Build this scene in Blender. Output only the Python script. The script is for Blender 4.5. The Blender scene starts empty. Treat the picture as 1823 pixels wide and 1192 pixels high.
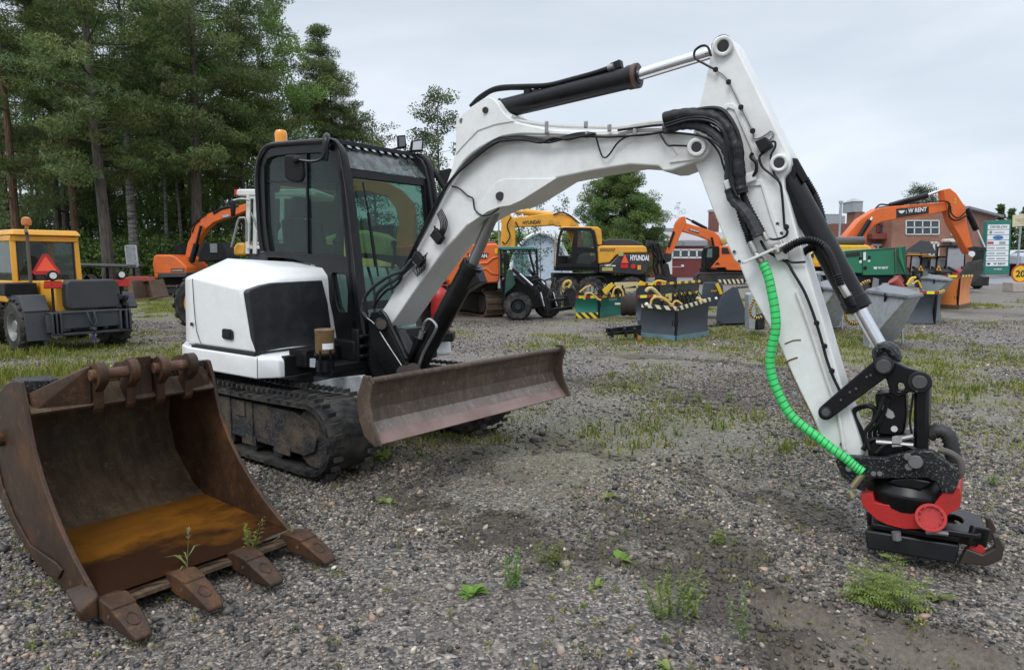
import bpy, bmesh, math, random
import numpy as np
from mathutils import Vector, Matrix
from mathutils.geometry import tessellate_polygon
random.seed(7)
V = Vector
R = math.radians
sc = bpy.context.scene
col = sc.collection
# ------------------------------------------------------------ camera
F_PX, PITCH, EYE = 1215.0, R(6.15), 1.55
CF = V((0, math.cos(PITCH), -math.sin(PITCH)))
CU = V((0, math.sin(PITCH), math.cos(PITCH)))
CC = V((0, 0, EYE))
cam_d = bpy.data.cameras.new('camera')
cam = bpy.data.objects.new('camera', cam_d)
col.objects.link(cam)
cam.location = CC
cam.rotation_euler = (math.pi / 2 - PITCH, 0, 0)
cam_d.sensor_width = 36
cam_d.lens = 36 * F_PX / 1823
cam_d.clip_end = 2000
sc.camera = cam
def ray(px, py): return CF + V((1, 0, 0)) * ((px - 911.5) / F_PX) + CU * ((596 - py) / F_PX)
def G(px, py, z=0.0):                      # the point of the level z seen at a photo position
    r = ray(px, py)
    return CC + r * ((z - EYE) / r.z)
def D(px, py, Y):                          # the point at distance Y
    r = ray(px, py)
    return CC + r * (Y / r.y)
def PLN(p0, n):                            # any plane
    def q(px, py):
        r = ray(px, py)
        return CC + r * ((p0 - CC).dot(n) / r.dot(n))
    return q
def VPL(p, a):                             # an upright plane through p along heading a
    return PLN(V((p[0], p[1], 0)), V((-math.sin(a), math.cos(a), 0)))
class Frame:                               # local frame: x forward, y left, z up
    def __init__(s, o, a):
        s.o = V((o[0], o[1], o[2] if len(o) > 2 else 0)); s.a = a
        s.d = V((math.cos(a), math.sin(a), 0)); s.l = V((-s.d.y, s.d.x, 0))
    def __call__(s, x, y, z): return s.o + s.d * x + s.l * y + V((0, 0, z))
    def onY(s, y): return VPL(s(0, y, 0), s.a)
    def onX(s, x): return VPL(s(x, 0, 0), s.a + math.pi / 2)
    def loc(s, w):
        w = w - s.o
        return V((w.dot(s.d), w.dot(s.l), w.z))
WORLD = Frame((0, 0, 0), 0)
# ------------------------------------------------------------ mesh builder
def smooth_path(pts, k=5):
    pts = [V(p) for p in pts]
    if len(pts) < 3: return pts
    out = []
    P = [pts[0] * 2 - pts[1]] + pts + [pts[-1] * 2 - pts[-2]]
    for i in range(1, len(P) - 2):
        a, b, c, d = P[i - 1], P[i], P[i + 1], P[i + 2]
        for j in range(k):
            t = j / k
            out.append(0.5 * ((2 * b) + (c - a) * t + (2 * a - 5 * b + 4 * c - d) * t * t + (3 * b - a - 3 * c + d) * t ** 3))
    out.append(pts[-1])
    return out
class MB:
    def __init__(s): s.v, s.f, s.m, s.mi = [], [], [], 0
    def add(s, vs, fs):
        n = len(s.v)
        s.v += [V(p) for p in vs]
        s.f += [tuple(i + n for i in f) for f in fs]
        s.m += [s.mi] * len(fs)
        return s
    def box(s, x0, x1, y0, y1, z0, z1, fr=WORLD):
        vs = [fr(x, y, z) for z in (z0, z1) for y in (y0, y1) for x in (x0, x1)]
        return s.add(vs, [(0, 2, 3, 1), (4, 5, 7, 6), (0, 1, 5, 4), (2, 6, 7, 3), (0, 4, 6, 2), (1, 3, 7, 5)])
    def bar(s, a, b, w, h, up=V((0, 0, 1))):     # a beam of width w and height h from a to b
        a, b = V(a), V(b)
        d = (b - a).normalized()
        sd = d.cross(up)
        if sd.length < 1e-4: sd = d.cross(V((0, 1, 0)))
        sd.normalize(); u = sd.cross(d)
        vs = [p + sd * (i * w / 2) + u * (j * h / 2) for p in (a, b) for j in (-1, 1) for i in (-1, 1)]
        return s.add(vs, [(0, 2, 3, 1), (4, 5, 7, 6), (0, 1, 5, 4), (2, 6, 7, 3), (0, 4, 6, 2), (1, 3, 7, 5)])
    def prism(s, pts, ext):
        pts = [V(p) for p in pts]; n = len(pts)
        tri = tessellate_polygon([pts])
        fs = [tuple(t) for t in tri] + [tuple(i + n for i in reversed(t)) for t in tri]
        if n == 4: fs = [(0, 1, 2, 3), (7, 6, 5, 4)]
        else: fs = [tuple(range(n)), tuple(range(2 * n - 1, n - 1, -1))]
        fs += [(i, (i + 1) % n, n + (i + 1) % n, n + i) for i in range(n)]
        return s.add(pts + [p + ext for p in pts], fs)
    def holed(s, outer, holes, ext):             # a plate with openings
        loops = [[V(p) for p in outer]] + [[V(p) for p in h] for h in holes]
        flat = [p for lp in loops for p in lp]; n = len(flat)
        tri = tessellate_polygon(loops)
        fs = [tuple(t) for t in tri] + [tuple(i + n for i in reversed(t)) for t in tri]
        k = 0
        for lp in loops:
            m = len(lp)
            fs += [(k + i, k + (i + 1) % m, n + k + (i + 1) % m, n + k + i) for i in range(m)]
            k += m
        return s.add(flat + [p + ext for p in flat], fs)
    def cyl(s, a, b, r, r2=None, n=16, caps=True):
        a, b = V(a), V(b); r2 = r if r2 is None else r2
        d = (b - a).normalized()
        u = d.cross(V((0, 0, 1)))
        if u.length < 1e-3: u = d.cross(V((1, 0, 0)))
        u.normalize(); w = d.cross(u)
        vs = [a + (u * math.cos(t) + w * math.sin(t)) * r for t in [2 * math.pi * i / n for i in range(n)]]
        vs += [b + (u * math.cos(t) + w * math.sin(t)) * r2 for t in [2 * math.pi * i / n for i in range(n)]]
        fs = [(i, (i + 1) % n, n + (i + 1) % n, n + i) for i in range(n)]
        if caps: fs += [tuple(range(n - 1, -1, -1)), tuple(range(n, 2 * n))]
        return s.add(vs, fs)
    def ring(s, a, b, ro, ri, n=20):             # a pipe stub / washer
        a, b = V(a), V(b); d = (b - a).normalized()
        u = d.cross(V((0, 0, 1)))
        if u.length < 1e-3: u = d.cross(V((1, 0, 0)))
        u.normalize(); w = d.cross(u); vs = []
        for p, r in ((a, ro), (b, ro), (b, ri), (a, ri)):
            vs += [p + (u * math.cos(2 * math.pi * i / n) + w * math.sin(2 * math.pi * i / n)) * r for i in range(n)]
        fs = []
        for k in range(4):
            for i in range(n):
                fs.append((k * n + i, k * n + (i + 1) % n, ((k + 1) % 4) * n + (i + 1) % n, ((k + 1) % 4) * n + i))
        return s.add(vs, fs)
    def tube(s, pts, r, n=8, k=5, rf=None, caps=True):  # a bent pipe; rf(i, t) scales the radius
        P = smooth_path(pts, k) if k > 1 else [V(p) for p in pts]
        m = len(P); vs = []; u = None
        for i, p in enumerate(P):
            d = (P[min(i + 1, m - 1)] - P[max(i - 1, 0)])
            d = d.normalized() if d.length > 1e-9 else V((0, 0, 1))
            if u is None:
                u = d.cross(V((0, 0, 1)))
                if u.length < 1e-3: u = d.cross(V((1, 0, 0)))
            else: u = u - d * u.dot(d)
            u.normalize(); w = d.cross(u)
            rr = r * (rf(i, i / max(1, m - 1)) if rf else 1)
            vs += [p + (u * math.cos(2 * math.pi * j / n) + w * math.sin(2 * math.pi * j / n)) * rr for j in range(n)]
        fs = [(i * n + j, i * n + (j + 1) % n, (i + 1) * n + (j + 1) % n, (i + 1) * n + j) for i in range(m - 1) for j in range(n)]
        if caps: fs += [tuple(range(n - 1, -1, -1)), tuple(range((m - 1) * n, m * n))]
        return s.add(vs, fs)
    def lathe(s, o, prof, n=20, axis=V((0, 0, 1)), caps=True):   # profile (r, h) turned about axis
        axis = V(axis).normalized()
        u = axis.cross(V((0, 1, 0)))
        if u.length < 1e-3: u = axis.cross(V((1, 0, 0)))
        u.normalize(); w = axis.cross(u); o = V(o); m = len(prof)
        vs = [o + axis * h + (u * math.cos(2 * math.pi * j / n) + w * math.sin(2 * math.pi * j / n)) * max(r, 1e-4) for r, h in prof for j in range(n)]
        fs = [(i * n + j, i * n + (j + 1) % n, (i + 1) * n + (j + 1) % n, (i + 1) * n + j) for i in range(m - 1) for j in range(n)]
        if caps: fs += [tuple(range(n - 1, -1, -1)), tuple(range((m - 1) * n, m * n))]
        return s.add(vs, fs)
    def hull(s, pts):
        bm = bmesh.new()
        for p in pts: bm.verts.new(p)
        r = bmesh.ops.convex_hull(bm, input=bm.verts)
        bmesh.ops.delete(bm, geom=list({g for g in list(r['geom_interior']) + list(r['geom_unused']) if isinstance(g, bmesh.types.BMVert) and g.is_valid}), context='VERTS')
        bmesh.ops.dissolve_limit(bm, angle_limit=0.02, verts=bm.verts, edges=bm.edges)
        bm.verts.ensure_lookup_table()
        for i, v in enumerate(bm.verts): v.index = i
        s.add([v.co.copy() for v in bm.verts], [tuple(v.index for v in f.verts) for f in bm.faces])
        bm.free(); return s
    def ball(s, c, rx, ry=None, rz=None, n=12, fr=None):
        ry = rx if ry is None else ry; rz = rx if rz is None else rz
        c = V(c); m = n // 2; vs = []; X, Y = (fr.d, fr.l) if fr else (V((1, 0, 0)), V((0, 1, 0)))
        for i in range(m + 1):
            p = math.pi * i / m
            for j in range(n):
                t = 2 * math.pi * j / n; q = max(math.sin(p), 1e-3)
                vs.append(c + X * (rx * q * math.cos(t)) + Y * (ry * q * math.sin(t)) + V((0, 0, rz * math.cos(p))))
        return s.add(vs, [(i * n + j, i * n + (j + 1) % n, (i + 1) * n + (j + 1) % n, (i + 1) * n + j) for i in range(m) for j in range(n)])
    def build(s, name, mats, parent=None, bevel=0, seg=2, ang=0.6, W=True, split=None, weld=False):
        if split or split is None and name in ('arm_cable', 'hook', 'pin', 'hose', 'side_sheet', 'wheel', 'fitting', 'rod', 'cylinder', 'lift_cylinder', 'boom_cable', 'bolt', 'tail_light', 'sticker', 'latch', 'leg', 'support', 'ram', 'hose_loop', 'cylinder_hose', 'foot_hose', 'warning_label', 'width_marker', 'headlight', 'triangle_face', 'name_plate', 'side_window', 'hydraulic_pipe', 'hose_guide', 'paint_chip', 'pipe_clamp', 'valve_block', 'mudguard', 'loader_arm', 'tine', 'rib', 'rivet', 'arm_hose', 'air_vent', 'rod_eye', 'handrail', 'arm_rib', 'track_wheel', 'cap', 'emblem', 'wall_fitting', 'wear_strip', 'blade_arm', 'slat'):                                # every loose piece becomes a mesh of its own
            g = list(range(len(s.v)))
            def find(i):
                while g[i] != i: g[i] = g[g[i]]; i = g[i]
                return i
            for f in s.f:
                for i in f[1:]: g[find(i)] = find(f[0])
            grp = {}
            for k, f in enumerate(s.f): grp.setdefault(find(f[0]), []).append(k)
            for fl in grp.values():
                b = MB(); mp = {}
                for k in fl:
                    for i in s.f[k]:
                        if i not in mp: mp[i] = len(b.v); b.v.append(s.v[i])
                    b.f.append(tuple(mp[i] for i in s.f[k])); b.m.append(s.m[k])
                o = b.build(name, mats, parent, bevel, seg, ang, W, False)
            return o
        if not isinstance(mats, (list, tuple)): mats = [mats]
        me = bpy.data.meshes.new(name)
        inv = None
        if parent is not None and W:
            r = parent
            while r.parent: r = r.parent
            inv = (Matrix.Translation(r.location) @ r.rotation_euler.to_matrix().to_4x4()).inverted()
        me.from_pydata([(inv @ p if inv else p) for p in s.v], [], s.f)
        for m in mats: me.materials.append(m)
        for p, i in zip(me.polygons, s.m): p.material_index = i
        bm = bmesh.new(); bm.from_mesh(me)
        if weld: bmesh.ops.remove_doubles(bm, verts=bm.verts, dist=1e-4)
        bmesh.ops.recalc_face_normals(bm, faces=bm.faces)
        for f in bm.faces: f.smooth = True
        for e in bm.edges:
            if len(e.link_faces) != 2 or e.calc_face_angle(9) > ang: e.smooth = False
        bm.to_mesh(me); bm.free()
        o = bpy.data.objects.new(name, me)
        col.objects.link(o)
        if parent is not None: o.parent = parent
        if bevel:
            b = o.modifiers.new('bevel', 'BEVEL'); b.width = bevel; b.segments = seg
            b.limit_method = 'ANGLE'; b.angle_limit = 0.5; b.harden_normals = False
        return o
def np_mesh(name, verts, faces, mat_, cols=None, parent=None, smooth=False, W=True):
    verts = np.asarray(verts, dtype=np.float32); faces = np.asarray(faces, dtype=np.int32)
    if parent is not None and W:
        r = parent
        M = np.array((Matrix.Translation(r.location) @ r.rotation_euler.to_matrix().to_4x4()).inverted())
        verts = (verts @ M[:3, :3].T + M[:3, 3]).astype(np.float32)
    me = bpy.data.meshes.new(name)
    nf, k = faces.shape
    me.vertices.add(len(verts)); me.vertices.foreach_set('co', verts.ravel())
    me.loops.add(nf * k); me.loops.foreach_set('vertex_index', faces.ravel())
    me.polygons.add(nf); me.polygons.foreach_set('loop_start', np.arange(nf, dtype=np.int32) * k)
    if smooth: me.polygons.foreach_set('use_smooth', np.ones(nf, dtype=bool))
    me.update(calc_edges=True)
    if cols is not None:
        c = np.asarray(cols, dtype=np.float32)
        if c.shape[1] == 3: c = np.concatenate([c, np.ones((len(c), 1), np.float32)], 1)
        a = me.color_attributes.new('tint', 'FLOAT_COLOR', 'POINT')
        a.data.foreach_set('color', c.astype(np.float32).ravel())
    me.materials.append(mat_)
    o = bpy.data.objects.new(name, me); col.objects.link(o)
    if parent is not None: o.parent = parent
    return o
def tag(o, label=None, cat=None, group=None, kind=None):
    if label: o['label'] = label
    if cat: o['category'] = cat
    if group: o['group'] = group
    if kind: o['kind'] = kind
    return o
def thing(name, label, cat, loc=(0, 0, 0), rz=0, group=None):
    o = bpy.data.objects.new(name, None); col.objects.link(o)
    o.empty_display_size = 0.2
    o.location = loc; o.rotation_euler = (0, 0, rz)
    return tag(o, label, cat, group)
def dup(root, loc, rz, label, group=None, scale=None):
    def cp(o, par):
        c = o.copy(); col.objects.link(c); c.parent = par
        for ch in o.children: cp(ch, c)
        return c
    r = cp(root, None); r.location = loc; r.rotation_euler = (0, 0, rz); r['label'] = label
    if scale: r.scale = (scale,) * 3
    if group: r['group'] = group
    return r
def text(name, body, p0, p1, up, mat_, parent, bold=0.0, depth=0.002, W=True):
    # lettering from p0 to p1 along its base line, letters as tall as |up|
    p0, p1, up = V(p0), V(p1), V(up)
    cu = bpy.data.curves.new(name, 'FONT'); cu.body = body; cu.extrude = depth; cu.offset = bold; cu.size = 1
    cu.materials.append(mat_)
    tmp = bpy.data.objects.new(name, cu); col.objects.link(tmp)
    dg = bpy.context.evaluated_depsgraph_get()
    me = bpy.data.meshes.new_from_object(tmp.evaluated_get(dg))
    bpy.data.objects.remove(tmp); bpy.data.curves.remove(cu)
    xs = [v.co.x for v in me.vertices]; ys = [v.co.y for v in me.vertices]
    x0, w, y0, h = min(xs), max(xs) - min(xs), min(ys), max(ys) - min(ys)
    ex = p1 - p0; ez = ex.cross(up).normalized()
    inv = Matrix()
    if parent is not None and W:
        r = parent
        while r.parent: r = r.parent
        inv = (Matrix.Translation(r.location) @ r.rotation_euler.to_matrix().to_4x4()).inverted()
    for v in me.vertices:
        c = v.co
        v.co = inv @ (p0 + ex * ((c.x - x0) / w) + up * ((c.y - y0) / h) + ez * c.z)
    if not me.materials: me.materials.append(mat_)
    me.name = name
    o = bpy.data.objects.new(name, me); col.objects.link(o)
    if parent is not None: o.parent = parent
    return o
# ------------------------------------------------------------ materials
def nodes(name):
    m = bpy.data.materials.new(name); m.use_nodes = True
    nt = m.node_tree; nt.nodes.clear()
    out = nt.nodes.new('ShaderNodeOutputMaterial')
    return m, nt, out
def N(nt, t, **kw):
    n = nt.nodes.new(t)
    for k, v in kw.items():
        if k in n.inputs: n.inputs[k].default_value = v
        else: setattr(n, k, v)
    return n
def ramp(nt, fac, stops):
    r = nt.nodes.new('ShaderNodeValToRGB'); e = r.color_ramp.elements
    while len(e) < len(stops): e.new(0.5)
    for x, (p, c) in zip(e, stops):
        x.position = p; x.color = (*c, 1) if len(c) == 3 else c
    nt.links.new(fac, r.inputs['Fac'])
    return r
def g3(v): return (v, v, v)
def surf(name, c, rough=0.4, metal=0.0, dirt=0.25, dirtc=(0.10, 0.08, 0.06), dscale=3.0, bump=0.0, bscale=60.0, coat=0.0, lo=0.45, hi=0.75, vary=0.06, spots=None, spec=0.5):
    """a coated or bare surface: colour with small drift, blotches of dirt, uneven gloss and a fine grain"""
    m, nt, out = nodes(name); L = nt.links.new
    tc = N(nt, 'ShaderNodeTexCoord')
    n1 = N(nt, 'ShaderNodeTexNoise', Scale=dscale, Detail=8.0, Roughness=0.62); L(tc.outputs['Object'], n1.inputs['Vector'])
    n2 = N(nt, 'ShaderNodeTexNoise', Scale=dscale * 9, Detail=5.0, Roughness=0.6); L(tc.outputs['Object'], n2.inputs['Vector'])
    drift = ramp(nt, n2.outputs['Fac'], [(0.3, tuple(x * (1 - vary) for x in c)), (0.7, tuple(min(1, x * (1 + vary)) for x in c))])
    dm = ramp(nt, n1.outputs['Fac'], [(lo, g3(0)), (hi, g3(dirt))])
    mx = N(nt, 'ShaderNodeMix', data_type='RGBA'); L(dm.outputs['Color'], mx.inputs[0]); L(drift.outputs['Color'], mx.inputs[6]); mx.inputs[7].default_value = (*dirtc, 1)
    colour = mx.outputs[2]
    if spots:                                    # chips / flecks: (scale, threshold, colour)
        n3 = N(nt, 'ShaderNodeTexNoise', Scale=spots[0], Detail=3.0, Roughness=0.7); L(tc.outputs['Object'], n3.inputs['Vector'])
        sm = ramp(nt, n3.outputs['Fac'], [(spots[1], g3(0)), (spots[1] + 0.05, g3(1))])
        m2 = N(nt, 'ShaderNodeMix', data_type='RGBA'); L(sm.outputs['Color'], m2.inputs[0]); L(colour, m2.inputs[6]); m2.inputs[7].default_value = (*spots[2], 1)
        colour = m2.outputs[2]
    b = N(nt, 'ShaderNodeBsdfPrincipled', Metallic=metal)
    b.inputs['Specular IOR Level'].default_value = spec
    L(colour, b.inputs['Base Color'])
    rr = ramp(nt, n1.outputs['Fac'], [(0.3, g3(max(0.04, rough - 0.08))), (0.75, g3(min(1, rough + 0.18)))])
    L(rr.outputs['Color'], b.inputs['Roughness'])
    b.inputs['Coat Weight'].default_value = coat; b.inputs['Coat Roughness'].default_value = 0.12
    if bump:
        n4 = N(nt, 'ShaderNodeTexNoise', Scale=bscale, Detail=4.0); L(tc.outputs['Object'], n4.inputs['Vector'])
        bp = N(nt, 'ShaderNodeBump', Strength=min(1, bump), Distance=0.01); L(n4.outputs['Fac'], bp.inputs['Height']); L(bp.outputs['Normal'], b.inputs['Normal'])
    L(b.outputs['BSDF'], out.inputs['Surface'])
    return m
def glass(name, tint=(0.62, 0.74, 0.70), smear=0.12, refl=1.0):
    m, nt, out = nodes(name); L = nt.links.new
    tr = N(nt, 'ShaderNodeBsdfTransparent', Color=(*tint, 1))
    gl = N(nt, 'ShaderNodeBsdfGlossy', Roughness=0.03, Color=(refl, refl, refl, 1))
    lw = N(nt, 'ShaderNodeLayerWeight', Blend=0.5)
    pw = N(nt, 'ShaderNodeMath', operation='POWER'); L(lw.outputs['Facing'], pw.inputs[0]); pw.inputs[1].default_value = 4.0
    fr = N(nt, 'ShaderNodeMath', operation='MULTIPLY_ADD'); L(pw.outputs[0], fr.inputs[0]); fr.inputs[1].default_value = 0.5; fr.inputs[2].default_value = 0.018
    mx = N(nt, 'ShaderNodeMixShader'); L(fr.outputs[0], mx.inputs[0]); L(tr.outputs[0], mx.inputs[1]); L(gl.outputs[0], mx.inputs[2])
    tc = N(nt, 'ShaderNodeTexCoord')
    mp = N(nt, 'ShaderNodeMapping', Scale=(6, 6, 1.2)); L(tc.outputs['Object'], mp.inputs['Vector'])
    nz = N(nt, 'ShaderNodeTexNoise', Scale=2.0, Detail=7.0, Roughness=0.65); L(mp.outputs[0], nz.inputs['Vector'])
    rp = ramp(nt, nz.outputs['Fac'], [(0.42, g3(0.02)), (0.75, g3(smear))])
    df = N(nt, 'ShaderNodeBsdfDiffuse', Color=(0.35, 0.40, 0.38, 1))
    m2 = N(nt, 'ShaderNodeMixShader'); L(rp.outputs['Color'], m2.inputs[0]); L(mx.outputs[0], m2.inputs[1]); L(df.outputs[0], m2.inputs[2])
    L(m2.outputs[0], out.inputs['Surface'])
    return m
def leaf_mat(name, c, trans=0.35):
    m, nt, out = nodes(name); L = nt.links.new
    at = N(nt, 'ShaderNodeAttribute', attribute_name='tint')
    mx = N(nt, 'ShaderNodeMix', data_type='RGBA', blend_type='MULTIPLY'); mx.inputs[0].default_value = 1
    L(at.outputs['Color'], mx.inputs[6]); mx.inputs[7].default_value = (*c, 1)
    b = N(nt, 'ShaderNodeBsdfPrincipled', Roughness=0.6); b.inputs['Specular IOR Level'].default_value = 0.2; L(mx.outputs[2], b.inputs['Base Color'])
    t = N(nt, 'ShaderNodeBsdfTranslucent'); L(mx.outputs[2], t.inputs['Color'])
    s = N(nt, 'ShaderNodeMixShader'); s.inputs[0].default_value = trans
    L(b.outputs[0], s.inputs[1]); L(t.outputs[0], s.inputs[2]); L(s.outputs[0], out.inputs['Surface'])
    return m
def glow(name, c, s):
    m, nt, out = nodes(name)
    e = N(nt, 'ShaderNodeEmission', Color=(*c, 1), Strength=s); nt.links.new(e.outputs[0], out.inputs['Surface'])
    return m
WHITE = surf('white_paint', (0.82, 0.83, 0.82), 0.32, dirt=0.34, dirtc=(0.42, 0.39, 0.33), dscale=2.2, lo=0.46, hi=0.82, vary=0.03, coat=0.2, bump=0.08, bscale=9, spots=(34, 0.74, (0.45, 0.42, 0.37)))
WHITE_BOOM = surf('white_boom_paint', (0.77, 0.78, 0.76), 0.38, dirt=0.42, dirtc=(0.40, 0.37, 0.31), dscale=2.4, lo=0.44, hi=0.78, vary=0.04, coat=0.15, bump=0.10, bscale=14, spots=(30, 0.73, (0.34, 0.29, 0.22)))
WHITE_OLD = surf('worn_white', (0.66, 0.66, 0.62), 0.45, dirt=0.35)
BLACK = surf('black_paint', (0.0055, 0.0055, 0.0065), 0.30, dirt=0.22, dirtc=(0.045, 0.042, 0.038), dscale=4, spec=0.3)
BLACK_MATT = surf('black_plastic', (0.008, 0.008, 0.009), 0.5, dirt=0.25, dirtc=(0.035, 0.033, 0.03), spec=0.25)
BLACK_FLECK = surf('chipped_black_steel', (0.008, 0.009, 0.010), 0.4, spec=0.3, dirt=0.35, dirtc=(0.07, 0.065, 0.06), dscale=5, spots=(95, 0.57, (0.13, 0.135, 0.14)), bump=0.2, bscale=80)
RUBBER = surf('rubber', (0.014, 0.014, 0.015), 0.62, spec=0.3, dirt=0.85, dirtc=(0.10, 0.09, 0.075), dscale=6, bump=0.25, bscale=40, lo=0.4, hi=0.72)
HOSE = surf('hose_rubber', (0.007, 0.007, 0.008), 0.40, dirt=0.2, dirtc=(0.05, 0.048, 0.045), dscale=9, spec=0.3)
SLEEVE = surf('worn_hose_sleeve', (0.018, 0.02, 0.023), 0.55, dirt=0.6, dirtc=(0.12, 0.13, 0.14), dscale=10, bump=0.4, bscale=60)
STEEL = surf('dull_steel', (0.30, 0.30, 0.29), 0.42, metal=0.7, dirt=0.4, dscale=8)
CHROME = surf('chromed_rod', (0.72, 0.72, 0.74), 0.12, metal=1.0, dirt=0.15, dirtc=(0.3, 0.3, 0.3))
GALV = surf('galvanised_sheet', (0.42, 0.45, 0.47), 0.38, metal=0.4, dirt=0.6, dirtc=(0.24, 0.27, 0.29), dscale=9, lo=0.42, hi=0.6, vary=0.14)
GREY_FRAME = surf('grey_frame_paint', (0.36, 0.38, 0.40), 0.45, dirt=0.8, dirtc=(0.10, 0.09, 0.08), dscale=3.5, lo=0.42, hi=0.65)
MUDDY = surf('mud_caked_steel', (0.017, 0.018, 0.021), 0.7, spec=0.3, dirt=0.85, dirtc=(0.15, 0.108, 0.066), dscale=5, bump=0.6, bscale=30, lo=0.44, hi=0.74, spots=(80, 0.56, (0.095, 0.088, 0.078)))
ORANGE = surf('orange_paint', (0.70, 0.135, 0.02), 0.38, dirt=0.5, dirtc=(0.30, 0.11, 0.05), dscale=2.5, vary=0.06, spots=(16, 0.70, (0.28, 0.10, 0.05)))
ORANGE_OLD = surf('faded_orange_paint', (0.70, 0.22, 0.05), 0.5, dirt=0.35, dirtc=(0.35, 0.15, 0.06), dscale=2)
AMBER = surf('amber_yellow_paint', (0.72, 0.35, 0.03), 0.36, dirt=0.5, dirtc=(0.36, 0.2, 0.06), dscale=2.6, vary=0.06, spots=(15, 0.70, (0.30, 0.17, 0.06)))
YELLOW = surf('yellow_paint', (0.74, 0.46, 0.02), 0.36, dirt=0.5, dirtc=(0.36, 0.23, 0.06), dscale=2.4, spots=(15, 0.70, (0.3, 0.2, 0.06)))
LIME = surf('pale_yellow_paint', (0.40, 0.37, 0.10), 0.5, dirt=.5)
GREEN = surf('green_paint', (0.015, 0.17, 0.085), 0.4, spots=(14, 0.70, (0.06, 0.13, 0.09)), dirt=0.5, dirtc=(0.05, 0.13, 0.09), dscale=2)
TEAL = surf('teal_plow_paint', (0.02, 0.21, 0.15), 0.5, dirt=0.4, dirtc=(0.09, 0.17, 0.13), dscale=3, spots=(14, 0.68, (0.12, 0.14, 0.12)))
SLATE = surf('slate_grey_paint', (0.045, 0.055, 0.068), 0.42, dirt=0.3, dirtc=(0.10, 0.11, 0.12), dscale=2.5)
RED = surf('red_paint', (0.44, 0.022, 0.020), 0.4, dirt=0.65, dirtc=(0.16, 0.03, 0.025), dscale=7, spots=(60, 0.64, (0.13, 0.06, 0.05)), bump=.15)
RED_OLD = surf('old_red_paint', (0.30, 0.045, 0.035), 0.5, dirt=0.6, dirtc=(0.14, 0.07, 0.05), dscale=4)
RED_LENS = surf('red_lens', (0.55, 0.02, 0.015), 0.2, dirt=0.1)
REFLECT = surf('red_reflector', (0.85, 0.10, 0.05), 0.4, dirt=0.05)
AMBER_LENS = surf('amber_lens', (0.85, 0.30, 0.01), 0.15, dirt=0.1, dirtc=(0.5, 0.15, 0.0), coat=0.6)
LAMP_FACE = surf('lamp_face', (0.55, 0.56, 0.58), 0.15, metal=0.4, dirt=0.3)
MIRROR = surf('mirror_glass', (0.6, 0.62, 0.66), 0.05, metal=1.0, dirt=0.1)
BRASS_OLD = surf('stained_brown_canister', (0.20, 0.125, 0.055), 0.42, metal=0.2, dirt=0.7, dirtc=(0.06, 0.035, 0.018), dscale=9)
LABEL_WHITE = surf('label_white', (0.75, 0.76, 0.78), 0.4, dirt=0.1, vary=0.02)
INK = surf('ink_black', (0.012, 0.012, 0.014), 0.5, dirt=0.0)
HOSE_GREEN = surf('green_spiral_guard', (0.045, 0.62, 0.15), 0.42, dirt=0.5, dirtc=(0.09, 0.34, 0.13), dscale=9, spots=(40, 0.66, (0.10, 0.26, 0.12)))
PLY_YELLOW = surf('yellow_hose', (0.58, 0.38, 0.09), 0.45, dirt=0.4, dirtc=(0.3, 0.2, 0.07))
CONCRETE = surf('concrete', (0.40, 0.37, 0.33), 0.85, dirt=0.5, dirtc=(0.30, 0.13, 0.09), bump=0.3)
GLASS = glass('cab_glass', (0.56, 0.69, 0.64), 0.045)
GLASS_DARK = glass('machine_glass', (0.66, 0.71, 0.70), 0.05)
GLASS_GREY = glass('sky_light_panel', (0.42, 0.44, 0.45), 0.40)
WINDOW_DARK = surf('window_pane', (0.045, 0.06, 0.07), 0.12, dirt=0.3, dirtc=(0.12, 0.15, 0.17), dscale=0.4)
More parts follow.
